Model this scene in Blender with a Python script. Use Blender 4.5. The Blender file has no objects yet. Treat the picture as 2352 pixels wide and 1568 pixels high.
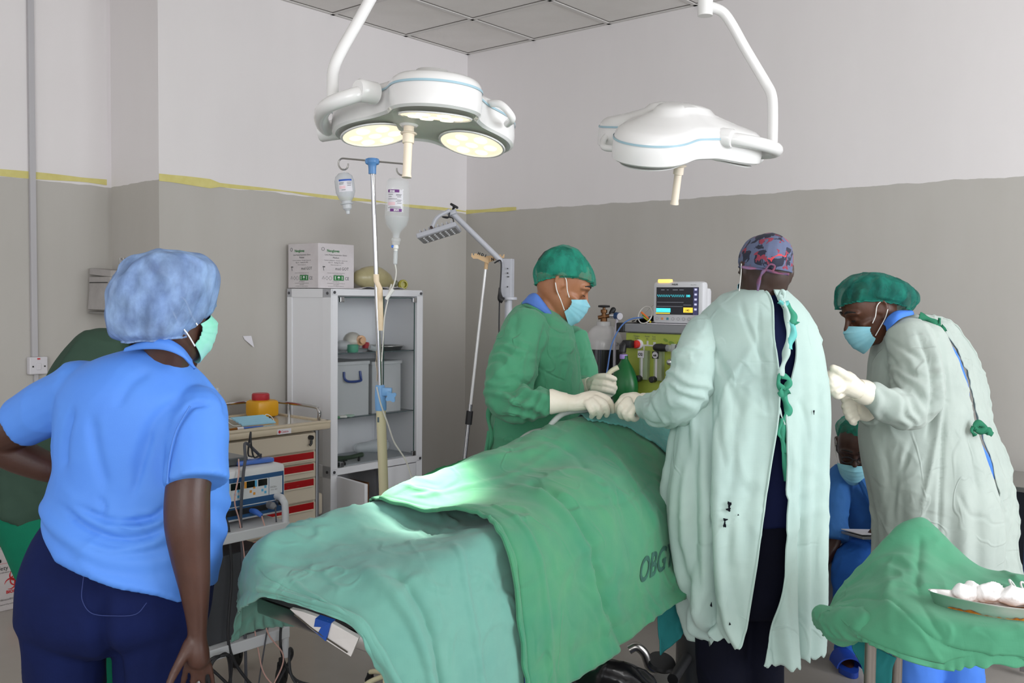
import bpy, bmesh, math, random
import numpy as np
from mathutils import Vector, Matrix
random.seed(5)
SC = bpy.context.scene
COL = SC.collection

# ------------------------------------------------------------ camera
FPX, PITCH, ROLL, HC = 2194.0, 0.0448, 0.010, 1.57
cam = bpy.data.cameras.new('camera')
cam.sensor_width = 36.0
cam.lens = 36.0 * FPX / 2352.0
cam.clip_start = 0.05
camo = bpy.data.objects.new('camera', cam)
COL.objects.link(camo)
_cp, _sp, _cr, _sr = math.cos(PITCH), math.sin(PITCH), math.cos(ROLL), math.sin(ROLL)
FW = np.array([0, _cp, -_sp])
_r0, _u0 = np.array([1.0, 0, 0]), np.array([0, _sp, _cp])
RT = _r0 * _cr + _u0 * _sr
UP = -_r0 * _sr + _u0 * _cr
EYE = np.array([0, 0, HC])
camo.matrix_world = Matrix(((RT[0], UP[0], -FW[0], 0), (RT[1], UP[1], -FW[1], 0), (RT[2], UP[2], -FW[2], HC), (0, 0, 0, 1)))
SC.camera = camo
cam.dof.use_dof = False

# ------------------------------------------------------------ light
SC.view_settings.view_transform = 'Standard'
SC.view_settings.look = 'None'
SC.view_settings.gamma = 1
SC.view_settings.use_curve_mapping = False
SC.view_settings.exposure = 0.42
world = bpy.data.worlds.new('world')
SC.world = world
world.use_nodes = True
world.node_tree.nodes['Background'].inputs[0].default_value = (0.94, 0.96, 1.0, 1)
world.node_tree.nodes['Background'].inputs[1].default_value = 0.9

def area(name, loc, target, sx, sy, power, col=(1, 1, 1)):
    l = bpy.data.lights.new(name, 'AREA')
    l.shape = 'RECTANGLE'; l.size = sx; l.size_y = sy; l.energy = power; l.color = col
    o = bpy.data.objects.new(name, l); COL.objects.link(o)
    o.location = loc
    o.rotation_euler = (Vector(target) - Vector(loc)).to_track_quat('-Z', 'Y').to_euler()
    return o
# daylight through the windows behind and right of the viewer
area('window_daylight', (4.3, 0.6, 2.2), (-0.6, 4.6, 1.3), 2.6, 1.9, 120, (0.93, 0.96, 1.0))
area('window_daylight_rear', (-0.6, -2.6, 2.2), (-0.2, 4.0, 1.3), 3.0, 1.8, 60, (1.0, 0.98, 0.95))

# ------------------------------------------------------------ maths helpers
def V(*a): return np.array(a, float)
def unit(v):
    v = np.asarray(v, float); n = np.linalg.norm(v)
    return v / n if n > 1e-12 else v
def at(px, py, Y):
    """the point at distance Y into the room seen at a place of the photograph"""
    d = FW * FPX + RT * (px - 1176.0) + UP * (784.0 - py)
    return EYE + d * (Y / d[1])
CORNER = V(-0.32987, 6.75615)
EX = V(0.76245, -0.64704)
EY = V(0.64704, 0.76245)
WROT = math.atan2(EX[1], EX[0])          # room's turn about z
def room(a, b, z=0.0):
    """a: metres from the left wall, b: metres from the back wall"""
    p = CORNER + EX * a - EY * b
    return V(p[0], p[1], z)
def mix(a, b, t): return np.asarray(a, float) * (1 - t) + np.asarray(b, float) * t

_rng = np.random.RandomState(3)
_perm = np.concatenate([_rng.permutation(256)] * 3)
_g3 = _rng.normal(size=(256, 3)); _g3 /= np.linalg.norm(_g3, axis=1)[:, None]
def noise(P, s=1.0, seed=0):
    """gradient noise, P (N,3) -> (N,) about -1..1"""
    P = np.asarray(P, float) * s + seed * 17.31
    I = np.floor(P).astype(int); Fq = P - I
    U = Fq * Fq * Fq * (Fq * (Fq * 6 - 15) + 10)
    out = 0
    for dx in (0, 1):
        for dy in (0, 1):
            for dz in (0, 1):
                h = _perm[(_perm[(_perm[(I[:, 0] + dx) & 255] + I[:, 1] + dy) & 255] + I[:, 2] + dz) & 255]
                g = _g3[h]
                d = Fq - np.array([dx, dy, dz])
                w = (U[:, 0] if dx else 1 - U[:, 0]) * (U[:, 1] if dy else 1 - U[:, 1]) * (U[:, 2] if dz else 1 - U[:, 2])
                out = out + w * (g * d).sum(1)
    return out * 1.6
def ridge(P, s, seed=0):
    """sharp crease lines, 0..1 with narrow peaks"""
    n = np.abs(noise(P, s, seed))
    return np.clip(1 - n * 2.6, 0, 1) ** 2 * np.clip(.15 + 1.7 * noise(P, s * .55, seed + 31), 0, 1)
def spline(pts, n):
    """Catmull-Rom through pts (k,d) sampled at n points"""
    pts = np.asarray(pts, float)
    k = len(pts)
    if k == 2:
        t = np.linspace(0, 1, n)[:, None]
        return pts[0] * (1 - t) + pts[1] * t
    ext = np.vstack([2 * pts[0] - pts[1], pts, 2 * pts[-1] - pts[-2]])
    u = np.linspace(0, k - 1 - 1e-9, n)
    i = np.floor(u).astype(int); t = (u - i)[:, None]
    p0, p1, p2, p3 = ext[i], ext[i + 1], ext[i + 2], ext[i + 3]
    return 0.5 * ((2 * p1) + (-p0 + p2) * t + (2 * p0 - 5 * p1 + 4 * p2 - p3) * t * t + (-p0 + 3 * p1 - 3 * p2 + p3) * t ** 3)

# ------------------------------------------------------------ materials
def lin(c):
    if isinstance(c, str):
        c = [int(c[i:i + 2], 16) for i in (0, 2, 4)]
    c = [x / 255.0 for x in c[:3]]
    return tuple(x / 12.92 if x <= 0.04045 else ((x + 0.055) / 1.055) ** 2.4 for x in c) + (1.0,)
MATS = {}
def mat(name, col, rough=0.5, metal=0.0, var=None, vs=3.0, bump=0.0, bs=60.0, crease=0.0, cs=9.0, sheen=0.0, trans=0.0,
        emit=None, es=1.0, alpha=1.0, coat=0.0, ior=None, weave=0.0, spec=None, stretch=(1, 1, 1)):
    if name in MATS: return MATS[name]
    m = bpy.data.materials.new(name); m.use_nodes = True
    nt = m.node_tree; b = nt.nodes['Principled BSDF']; L = nt.links.new
    b.inputs['Base Color'].default_value = lin(col)
    b.inputs['Roughness'].default_value = rough
    b.inputs['Metallic'].default_value = metal
    if sheen: b.inputs['Sheen Weight'].default_value = sheen; b.inputs['Sheen Roughness'].default_value = 0.6
    if trans: b.inputs['Transmission Weight'].default_value = trans
    if ior: b.inputs['IOR'].default_value = ior
    if coat: b.inputs['Coat Weight'].default_value = coat
    if weave or crease or (spec is None and rough >= .75): spec = .15
    if spec is not None: b.inputs['Specular IOR Level'].default_value = spec
    b.inputs['Alpha'].default_value = alpha
    if emit is not None:
        b.inputs['Emission Color'].default_value = lin(emit); b.inputs['Emission Strength'].default_value = es
    tc = nt.nodes.new('ShaderNodeTexCoord')
    mp = nt.nodes.new('ShaderNodeMapping'); mp.inputs['Scale'].default_value = stretch
    L(tc.outputs['Object'], mp.inputs['Vector'])
    if var:
        n = nt.nodes.new('ShaderNodeTexNoise'); n.inputs['Scale'].default_value = vs
        n.inputs['Detail'].default_value = 5; n.inputs['Roughness'].default_value = 0.6
        L(mp.outputs['Vector'], n.inputs['Vector'])
        r = nt.nodes.new('ShaderNodeMapRange'); r.inputs[1].default_value = 0.32; r.inputs[2].default_value = 0.68
        L(n.outputs['Fac'], r.inputs[0])
        x = nt.nodes.new('ShaderNodeMix'); x.data_type = 'RGBA'
        x.inputs[6].default_value = lin(col); x.inputs[7].default_value = lin(var)
        L(r.outputs[0], x.inputs[0]); L(x.outputs[2], b.inputs['Base Color'])
    prev = None
    def addbump(src, strength, dist):
        nonlocal prev
        bp = nt.nodes.new('ShaderNodeBump'); bp.inputs['Strength'].default_value = strength; bp.inputs['Distance'].default_value = dist
        L(src, bp.inputs['Height'])
        if prev is not None: L(prev.outputs['Normal'], bp.inputs['Normal'])
        prev = bp
    if crease:
        # fine cloth creases: sparse thin lines that come and go, over a soft crumple
        def nzt(scale, det, dist, loc, stv):
            q = nt.nodes.new('ShaderNodeMapping'); q.inputs['Location'].default_value = loc; q.inputs['Scale'].default_value = stv; L(mp.outputs['Vector'], q.inputs['Vector'])
            n = nt.nodes.new('ShaderNodeTexNoise'); n.inputs['Scale'].default_value = scale; n.inputs['Detail'].default_value = det; n.inputs['Distortion'].default_value = dist
            L(q.outputs['Vector'], n.inputs['Vector']); return n.outputs['Fac']
        def mth(op, a, b):
            m_ = nt.nodes.new('ShaderNodeMath'); m_.operation = op
            for k, x in enumerate((a, b)):
                if x is None: continue
                if isinstance(x, (int, float)): m_.inputs[k].default_value = x
                else: L(x, m_.inputs[k])
            return m_.outputs[0]
        def mr(src, a, b, c, d):
            r_ = nt.nodes.new('ShaderNodeMapRange'); r_.interpolation_type = 'SMOOTHSTEP'
            for k, x in enumerate((a, b, c, d)): r_.inputs[k + 1].default_value = x
            L(src, r_.inputs[0]); return r_.outputs[0]
        tot = mth('MULTIPLY', nzt(cs * 1.5, 4, .8, (0, 0, 0), (1, 1, 1)), .35)
        for k, stv in enumerate(((1, 1, .45), (.55, .55, 1.1), (1.6, 1.6, 1.2))):
            ln = mr(mth('ABSOLUTE', mth('SUBTRACT', nzt(cs * .55, 1.5, .35, (3.1 * k, 1.7, 5 * k), stv), .5), None), 0.0, .03, 1.0, 0.0)
            ms = mr(nzt(cs * .5, 1, 0, (7 * k, 4, 2), (1, 1, 1)), .5, .6, 0.0, 1.0)
            tot = mth('ADD', tot, mth('MULTIPLY', mth('MULTIPLY', ln, ms), -.45 if k == 1 else .45))
        addbump(tot, min(1, crease * 1.6), 0.009)
    if bump:
        n2 = nt.nodes.new('ShaderNodeTexNoise'); n2.inputs['Scale'].default_value = bs; n2.inputs['Detail'].default_value = 3
        L(mp.outputs['Vector'], n2.inputs['Vector'])
        addbump(n2.outputs['Fac'], bump, 0.004)
    if weave:
        for rot in ((1, 0.02, 0.02), (0.02, 0.02, 1)):
            w = nt.nodes.new('ShaderNodeTexNoise'); w.inputs['Scale'].default_value = 420; w.inputs['Detail'].default_value = 1
            m2 = nt.nodes.new('ShaderNodeMapping'); m2.inputs['Scale'].default_value = rot
            L(tc.outputs['Object'], m2.inputs['Vector']); L(m2.outputs['Vector'], w.inputs['Vector'])
            addbump(w.outputs['Fac'], weave, 0.001)
    if prev is not None: L(prev.outputs['Normal'], b.inputs['Normal'])
    MATS[name] = m
    return m

# ------------------------------------------------------------ mesh builder
def basis(d, ref=(0, 0, 1)):
    d = unit(d); ref = np.asarray(ref, float)
    if abs(d @ ref) > 0.98: ref = V(1, 0, 0) if abs(d[0]) < 0.9 else V(0, 1, 0)
    x = unit(np.cross(ref, d)); y = np.cross(d, x)
    return x, y, d
def rotz(a): return np.array([[math.cos(a), -math.sin(a), 0], [math.sin(a), math.cos(a), 0], [0, 0, 1.0]])
def roty(a): return np.array([[math.cos(a), 0, math.sin(a)], [0, 1.0, 0], [-math.sin(a), 0, math.cos(a)]])
def rotx(a): return np.array([[1.0, 0, 0], [0, math.cos(a), -math.sin(a)], [0, math.sin(a), math.cos(a)]])

class MB:
    def __init__(self): self.v = []; self.f = []; self.n = 0; self.M = None
    def add(self, verts, faces):
        verts = np.asarray(verts, float)
        self.v.append(verts); o = self.n
        self.f.extend([tuple(i + o for i in q) for q in faces]); self.n += len(verts)
        return self
    def box(self, c, s, R=None, bev=0.0):
        hx, hy, hz = np.asarray(s, float) / 2
        b = min(bev, hx * 0.9, hy * 0.9, hz * 0.9)
        if b <= 0:
            P = np.array([[x, y, z] for x in (-hx, hx) for y in (-hy, hy) for z in (-hz, hz)])
            Fc = [(0, 1, 3, 2), (4, 6, 7, 5), (0, 4, 5, 1), (2, 3, 7, 6), (0, 2, 6, 4), (1, 5, 7, 3)]
        else:
            bm = bmesh.new(); bmesh.ops.create_cube(bm, size=1)
            for q in bm.verts: q.co = Vector((q.co.x * 2 * hx, q.co.y * 2 * hy, q.co.z * 2 * hz))
            bmesh.ops.bevel(bm, geom=list(bm.edges), offset=b, segments=2, profile=0.5, affect='EDGES')
            bm.verts.index_update()
            P = np.array([q.co[:] for q in bm.verts]); Fc = [tuple(q.index for q in g.verts) for g in bm.faces]; bm.free()
        if R is not None: P = P @ np.asarray(R).T
        return self.add(P + np.asarray(c, float), Fc)
    def loft(self, rings, cap=True, closed=True):
        rings = [np.asarray(r, float) for r in rings]
        k, n = len(rings), len(rings[0])
        P = np.vstack(rings); Fc = []
        for i in range(k - 1):
            for j in range(n if closed else n - 1):
                j2 = (j + 1) % n
                Fc.append((i * n + j, i * n + j2, (i + 1) * n + j2, (i + 1) * n + j))
        if cap and closed:
            Fc.append(tuple(range(n - 1, -1, -1))); Fc.append(tuple((k - 1) * n + j for j in range(n)))
        return self.add(P, Fc)
    def tube(self, pts, r, n=12, cap=True, sm=0, rnd=False):
        """pts along a path, r radius (number or list); sm resamples smoothly; rnd rounds the ends"""
        pts = np.asarray(pts, float); r = np.ones(len(pts)) * r if np.isscalar(r) else np.asarray(r, float)
        if sm:
            q = spline(np.column_stack([pts, r]), sm); pts, r = q[:, :3], q[:, 3]
        if rnd:
            e0 = unit(pts[0] - pts[1]); e1 = unit(pts[-1] - pts[-2]); A, B = [], []
            for t in (90, 67, 45, 22):
                t = math.radians(t); A.append((pts[0] + e0 * r[0] * math.sin(t), max(r[0] * math.cos(t), r[0] * .03)))
            for t in (22, 45, 67, 90):
                t = math.radians(t); B.append((pts[-1] + e1 * r[-1] * math.sin(t), max(r[-1] * math.cos(t), r[-1] * .03)))
            if rnd == 'a': B = []
            pts = np.vstack([a[0] for a in A] + [pts] + [b[0] for b in B])
            r = np.concatenate([[a[1] for a in A], r, [b[1] for b in B]])
        T = np.gradient(pts, axis=0); T = np.array([unit(t) for t in T])
        x, y, _ = basis(T[0]); rings = []
        an = np.linspace(0, 2 * math.pi, n, endpoint=False)
        for i in range(len(pts)):
            x = unit(x - T[i] * (x @ T[i])); y = np.cross(T[i], x)
            rings.append(pts[i] + r[i] * (np.cos(an)[:, None] * x + np.sin(an)[:, None] * y))
        return self.loft(rings, cap)
    def cyl(self, p, q, r, n=20, r2=None):
        return self.tube([p, q], [r, r if r2 is None else r2], n)
    def lathe(self, prof, c=(0, 0, 0), axis=(0, 0, 1), n=28, cap=True):
        """prof: (radius, height) pairs"""
        x, y, d = basis(axis); an = np.linspace(0, 2 * math.pi, n, endpoint=False)
        ring = np.cos(an)[:, None] * x + np.sin(an)[:, None] * y
        return self.loft([np.asarray(c, float) + d * h + ring * max(r, 1e-5) for r, h in prof], cap)
    def ball(self, c, r, R=None, n=16):
        r = np.ones(3) * r if np.isscalar(r) else np.asarray(r, float)
        rings = []
        an = np.linspace(0, 2 * math.pi, n, endpoint=False)
        for t in np.linspace(-math.pi / 2, math.pi / 2, n // 2 + 1):
            q = np.column_stack([np.cos(an) * max(math.cos(t), 1e-3), np.sin(an) * max(math.cos(t), 1e-3), np.full(n, math.sin(t))]) * r
            if R is not None: q = q @ np.asarray(R).T
            rings.append(q + np.asarray(c, float))
        return self.loft(rings)
    def prism(self, poly, o, x, y, h):
        """flat outline poly (k,2) on the axes x, y at o, thickened by h along x cross y"""
        poly = np.asarray(poly, float); x, y = np.asarray(x, float), np.asarray(y, float)
        z = unit(np.cross(x, y)); P = np.asarray(o, float) + poly[:, :1] * x + poly[:, 1:] * y
        return self.loft([P, P + z * h])
    def grid(self, G, thick=0.0):
        """G (k,n,3) open surface, made a sheet of the given thickness"""
        G = np.asarray(G, float); k, n = G.shape[:2]
        idx = lambda i, j: i * n + j
        Fc = [(idx(i, j), idx(i, j + 1), idx(i + 1, j + 1), idx(i + 1, j)) for i in range(k - 1) for j in range(n - 1)]
        if not thick: return self.add(G.reshape(-1, 3), Fc)
        du = np.gradient(G, axis=0); dv = np.gradient(G, axis=1)
        N = np.cross(du, dv); N /= (np.linalg.norm(N, axis=2)[:, :, None] + 1e-12)
        o = k * n
        P = np.vstack([G.reshape(-1, 3), (G + N * thick).reshape(-1, 3)])
        Fc = [q[::-1] for q in Fc] + [tuple(i + o for i in q) for q in Fc]
        for i in range(k - 1):
            Fc.append((idx(i, 0), idx(i + 1, 0), idx(i + 1, 0) + o, idx(i, 0) + o)[::-1])
            Fc.append((idx(i, n - 1), idx(i + 1, n - 1), idx(i + 1, n - 1) + o, idx(i, n - 1) + o))
        for j in range(n - 1):
            Fc.append((idx(0, j), idx(0, j + 1), idx(0, j + 1) + o, idx(0, j) + o))
            Fc.append((idx(k - 1, j), idx(k - 1, j + 1), idx(k - 1, j + 1) + o, idx(k - 1, j) + o)[::-1])
        return self.add(P, Fc)
    def verts(self): return np.vstack(self.v)
    def xf(self, R=None, t=(0, 0, 0)):
        P = self.verts()
        if R is not None: P = P @ np.asarray(R).T
        self.v = [P + np.asarray(t, float)]; return self
    def mesh(self, name):
        P = self.verts(); me = bpy.data.meshes.new(name)
        me.from_pydata(P.tolist(), [], self.f); me.update(); return me
    def build(self, name, m, parent=None, smooth=True, ang=35, world=True):
        """links everything gathered as ONE mesh object; coordinates are world unless world=False"""
        me = self.mesh(name)
        return finish(me, name, m, parent, smooth, ang, world)

def root_of(o):
    while o.parent is not None: o = o.parent
    return o
def finish(me, name, m, parent=None, smooth=True, ang=35, world=True):
    if parent is not None and world:
        r = root_of(parent)
        Rm = Matrix.LocRotScale(r.location, r.rotation_euler, None).inverted()
        me.transform(Rm)
    for k in (m if isinstance(m, (list, tuple)) else [m]): me.materials.append(k)
    bm = bmesh.new(); bm.from_mesh(me)
    bmesh.ops.recalc_face_normals(bm, faces=bm.faces)
    if smooth:
        for f in bm.faces: f.smooth = True
        lim = math.radians(ang)
        for e in bm.edges:
            if len(e.link_faces) == 2 and e.calc_face_angle(0) > lim: e.smooth = False
    bm.to_mesh(me); bm.free()
    o = bpy.data.objects.new(name, me); COL.objects.link(o)
    if parent is not None: o.parent = parent
    return o
def remesh(mb, voxel=0.006, smooth=4, fac=0.5, disp=None, name='m'):
    """one continuous skin round everything in the builder"""
    me = mb.mesh(name)
    bm = bmesh.new(); bm.from_mesh(me); bmesh.ops.recalc_face_normals(bm, faces=bm.faces); bm.to_mesh(me); bm.free()
    o = bpy.data.objects.new(name, me); COL.objects.link(o)
    r = o.modifiers.new('r', 'REMESH'); r.mode = 'VOXEL'; r.voxel_size = voxel; r.adaptivity = 0
    if smooth:
        s = o.modifiers.new('s', 'SMOOTH'); s.iterations = smooth; s.factor = fac
    dg = bpy.context.evaluated_depsgraph_get()
    res = bpy.data.meshes.new_from_object(o.evaluated_get(dg))
    bpy.data.objects.remove(o); bpy.data.meshes.remove(me)
    if disp is not None:
        n = len(res.vertices); P = np.empty(n * 3); N = np.empty(n * 3)
        res.vertices.foreach_get('co', P); res.vertices.foreach_get('normal', N)
        P = P.reshape(-1, 3); N = N.reshape(-1, 3)
        P = disp(P, N); res.vertices.foreach_set('co', P.ravel()); res.update()
    return res
def organic(mb, name, m, parent=None, voxel=0.006, smooth=4, fac=0.5, disp=None):
    return finish(remesh(mb, voxel, smooth, fac, disp, name), name, m, parent, True, 180)

def tag(o, label, cat, group=None, kind=None):
    o['label'] = label; o['category'] = cat
    if group: o['group'] = group
    if kind: o['kind'] = kind
    return o
def thing(name, label, cat, loc=(0, 0, 0), rz=0.0, group=None):
    o = bpy.data.objects.new(name, None); COL.objects.link(o)
    o.empty_display_size = 0.1
    o.location = Vector([float(x) for x in loc]); o.rotation_euler = (0, 0, rz)
    return tag(o, label, cat, group)
def struct(o): o['kind'] = 'structure'; return o
def copytree(o, loc=None, label=None):
    c = o.copy(); COL.objects.link(c)
    if loc is not None: c.location = loc
    if label: c['label'] = label
    for ch in o.children:
        d = ch.copy(); COL.objects.link(d); d.parent = c
        for g in ch.children:
            e = g.copy(); COL.objects.link(e); e.parent = d
    return c
def lettering(parts, name, m, parent, o, x, y, lift=0.001, world=True):
    """parts: (text, u, v, size[, align]) written on the plane with axes x, y at o; one mesh for one surface"""
    x, y = unit(x), unit(y); z = np.cross(x, y); mb = MB()
    for t in parts:
        cu = bpy.data.curves.new('t', 'FONT'); cu.body = t[0]; cu.size = t[3]; cu.align_x = t[4] if len(t) > 4 else 'LEFT'
        cu.resolution_u = 2
        if len(t) > 5: cu.offset = t[5]
        ob = bpy.data.objects.new('t', cu); COL.objects.link(ob)
        dg = bpy.context.evaluated_depsgraph_get(); dg.update()
        me = bpy.data.meshes.new_from_object(ob.evaluated_get(dg))
        if len(me.vertices):
            P = np.empty(len(me.vertices) * 3); me.vertices.foreach_get('co', P); P = P.reshape(-1, 3)
            Q = np.asarray(o, float) + (P[:, :1] + t[1]) * x + (P[:, 1:2] + t[2]) * y + z * lift
            mb.add(Q, [tuple(p.vertices) for p in me.polygons])
        bpy.data.objects.remove(ob); bpy.data.curves.remove(cu); bpy.data.meshes.remove(me)
    return mb.build(name, m, parent, smooth=False, world=world)
def wire(pts, r, name, m, parent=None, n=8, sm=None):
    pts = np.asarray(pts, float)
    return MB().tube(pts, r, n, sm=sm or len(pts) * 8).build(name, m, parent)
# ------------------------------------------------------------ room
def wall_mat(name, up, low, zline):
    """white paint above, grey dado below with a hand-cut wavy edge"""
    m = bpy.data.materials.new(name); m.use_nodes = True; nt = m.node_tree; L = nt.links.new
    b = nt.nodes['Principled BSDF']; b.inputs['Roughness'].default_value = 0.55
    g = nt.nodes.new('ShaderNodeNewGeometry'); sx = nt.nodes.new('ShaderNodeSeparateXYZ'); L(g.outputs['Position'], sx.inputs[0])
    n = nt.nodes.new('ShaderNodeTexNoise'); n.inputs['Scale'].default_value = 5; n.inputs['Detail'].default_value = 5
    L(g.outputs['Position'], n.inputs['Vector'])
    a = nt.nodes.new('ShaderNodeMath'); a.operation = 'MULTIPLY_ADD'; a.inputs[1].default_value = 0.035
    L(n.outputs['Fac'], a.inputs[0]); L(sx.outputs['Z'], a.inputs[2])
    c = nt.nodes.new('ShaderNodeMath'); c.operation = 'GREATER_THAN'; c.inputs[1].default_value = zline + 0.017
    L(a.outputs[0], c.inputs[0])
    # faint roller streaks and patches in the paint
    mp = nt.nodes.new('ShaderNodeMapping'); mp.inputs['Scale'].default_value = (2.2, 2.2, 0.45); L(g.outputs['Position'], mp.inputs['Vector'])
    n2 = nt.nodes.new('ShaderNodeTexNoise'); n2.inputs['Scale'].default_value = 2.4; n2.inputs['Detail'].default_value = 4
    L(mp.outputs['Vector'], n2.inputs['Vector'])
    def two(c1, c2):
        x = nt.nodes.new('ShaderNodeMix'); x.data_type = 'RGBA'; x.inputs[6].default_value = lin(c1); x.inputs[7].default_value = lin(c2)
        L(n2.outputs['Fac'], x.inputs[0]); return x
    lo, hi = two(*low), two(*up)
    x = nt.nodes.new('ShaderNodeMix'); x.data_type = 'RGBA'
    L(c.outputs[0], x.inputs[0]); L(lo.outputs[2], x.inputs[6]); L(hi.outputs[2], x.inputs[7]); L(x.outputs[2], b.inputs['Base Color'])
    n3 = nt.nodes.new('ShaderNodeTexNoise'); n3.inputs['Scale'].default_value = 4; n3.inputs['Detail'].default_value = 6
    L(g.outputs['Position'], n3.inputs['Vector'])
    bp = nt.nodes.new('ShaderNodeBump'); bp.inputs['Strength'].default_value = 0.12; bp.inputs['Distance'].default_value = 0.02
    L(n3.outputs['Fac'], bp.inputs['Height']); L(bp.outputs['Normal'], b.inputs['Normal'])
    return m
WM = wall_mat('wall_paint', ('e4e0e0', 'dedada'), ('b0aca5', 'bbb8b3'), 2.166)
ZC = 3.274
def slab(name, p, q, out, z0, z1, m, th=0.12):
    """a wall from plan point p to q, thickened away from the room"""
    p, q = np.asarray(p, float), np.asarray(q, float); o = unit(out) * th
    G = []
    mb = MB()
    P = [V(p[0], p[1], z0), V(q[0], q[1], z0), V(q[0], q[1], z1), V(p[0], p[1], z1)]
    B = [k + V(o[0], o[1], 0) for k in P]
    mb.loft([np.array(P), np.array(B)])
    return struct(mb.build(name, m, smooth=False))
slab('wall_back', room(0, 0)[:2], room(8.2, 0)[:2], EY, 0, 3.6, WM)
slab('wall_left', room(0, 2.33)[:2], room(0, -0.12)[:2], -EX, 0, 3.6, WM, 0.5)
slab('wall_recess', room(-0.545, 8.0)[:2], room(-0.545, 2.3)[:2], -EX, 0, 3.6, WM)
fl = mat('floor_screed', 'a8a29b', 0.2, var='9d9790', vs=1.3, bump=0.02, bs=8)
c4 = [room(-0.7, -0.15), room(8.3, -0.15), room(8.3, 9.0), room(-0.7, 9.0)]
struct(MB().loft([np.array(c4) + V(0, 0, -0.1), np.array(c4)]).build('floor', fl, smooth=False))
# suspended ceiling: mineral tiles on a T-bar grid, one object
tm = mat('ceiling_tile', 'ebe8e5', 0.9, var='e2dfdb', vs=2.0, bump=0.25, bs=180)
gm = mat('ceiling_grid', 'd2cfcc', 0.5)
c5 = [room(-0.7, -0.15), room(8.3, -0.15), room(8.3, 6.6), room(-0.7, 6.6)]
ce = struct(MB().loft([np.array(c5) + V(0, 0, ZC), np.array(c5) + V(0, 0, ZC + 0.2)]).build('ceiling', tm, smooth=False))
mb = MB(); Rw = rotz(WROT)
for i in range(0, 14):
    mb.box(room(i * 0.6 + (0.011 if i == 0 else 0), 3.2, ZC - 0.004), (0.024, 6.6, 0.009), Rw)
for j in range(0, 11):
    mb.box(room(4.0, j * 0.6 + (0.011 if j == 0 else 0), ZC - 0.004), (8.4, 0.024, 0.009), Rw)
mb.build('grid', gm, ce, smooth=False)
mb = MB()
dk = mat('gap_shadow', '6e6a66', 0.9)
for i in range(0, 14):
    mb.box(room(i * 0.6 + 0.0145 + (0.011 if i == 0 else 0), 3.2, ZC - 0.0005), (0.006, 6.6, 0.004), Rw)
for j in range(0, 11):
    mb.box(room(4.0, j * 0.6 + 0.0145 + (0.011 if j == 0 else 0), ZC - 0.0005), (8.4, 0.006, 0.004), Rw)
mb.build('joint', dk, ce, smooth=False)
# yellow masking tape left along the dado edge
tp = mat('masking_tape', 'd8cf86', 0.7, var='cfc477', vs=14)
def tape(name, label, pts, wid):
    """torn strip on a wall: pts (plan point, z), outward normal 2D"""
    mb = MB(); P, nrm = pts
    top, bot = [], []
    for i, p in enumerate(P):
        w = wid[i]
        top.append(p + V(nrm[0], nrm[1], 0) * 0.002 + V(0, 0, w * 0.5)); bot.append(p + V(nrm[0], nrm[1], 0) * 0.002 - V(0, 0, w * 0.5))
    mb.grid(np.array([top, bot]), 0.0008)
    return tag(mb.build(name, tp, smooth=False), label, 'tape')
bs_ = np.linspace(2.33, 0, 40)
tape('masking_tape', 'long yellow masking tape strip on left wall from its outer edge to the corner', ([room(0, b, 2.177 + 0.003 * math.sin(b * 9)) for b in bs_], EX), [0.006 + 0.030 * (b > 2.0) + 0.016 * abs(math.sin(b * 4.1)) for b in bs_])
bs_ = np.linspace(0, 0.46, 12)
tape('masking_tape', 'short yellow masking tape strip on back wall starting at the corner', ([room(a, 0, 2.175) for a in bs_], -EY), [0.03 - 0.01 * abs(math.sin(a * 9)) for a in bs_])
bs_ = np.linspace(3.5, 2.335, 24)
tape('masking_tape', 'yellow masking tape strip on recessed wall crossed by the white conduit', ([room(-0.545, b, 2.189 - 0.003 * math.sin(b * 7)) for b in bs_], EX), [0.022 + 0.016 * abs(math.sin(b * 5.1)) for b in bs_])
# ------------------------------------------------------------ furniture along the left wall (room coordinates a, b, z)
RW = rotz(WROT)
D3 = lambda v: V(v[0], v[1], 0)
EX3, EY3, EZ = D3(EX), D3(EY), V(0, 0, 1)
def bx(mb, a0, a1, b0, b1, z0, z1, bev=0.003):
    return mb.box(room((a0 + a1) / 2, (b0 + b1) / 2, (z0 + z1) / 2), (abs(a1 - a0), abs(b1 - b0), abs(z1 - z0)), RW, bev)
white = mat('white_powder_coat', 'e9eaee', 0.35, bump=0.03, bs=220)
chrome = mat('chrome', 'c8c8ca', 0.14, 1.0)
steel = mat('brushed_steel', 'b9b7b4', 0.28, 1.0)
black = mat('black_plastic', '1b1b1d', 0.45)
blackrub = mat('black_rubber', '151516', 0.7)
glass = mat('clear_glass', 'f4fbf8', 0.02, trans=1.0, ior=1.03, alpha=0.16, spec=0.6)
glassedge = mat('green_glass_edge', '38544f', 0.1)
greyshelf = mat('smoked_glass_shelf', '5d6a6e', 0.12, alpha=0.75)
clearp = mat('clear_plastic', 'dfe6ea', 0.18, alpha=0.38)
cloudy = mat('cloudy_plastic', 'd5d9dc', 0.3, alpha=0.55)
paper = mat('white_paper', 'dedce2', 0.8)
carton = mat('white_carton', 'd8d3d5', 0.75, var='cfc9cb', vs=9, bump=0.08, bs=40)
ink_g = mat('green_ink', '2e7d43', 0.7); ink_k = mat('dark_ink', '5b5c5e', 0.7); ink_b = mat('black_ink', '1c1c1e', 0.7); ink_r = mat('red_ink', 'c3232b', 0.7)
ink_w = mat('white_ink', 'eeeeee', 0.7); ink_bl = mat('blue_ink', '2f57b0', 0.6)
beige = mat('beige_plastic', 'cdc0a8', 0.4, bump=0.02, bs=150)
beige2 = mat('beige_drawer', 'c9beab', 0.38)
redp = mat('red_label_strip', 'a10d12', 0.22, coat=0.4)
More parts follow.
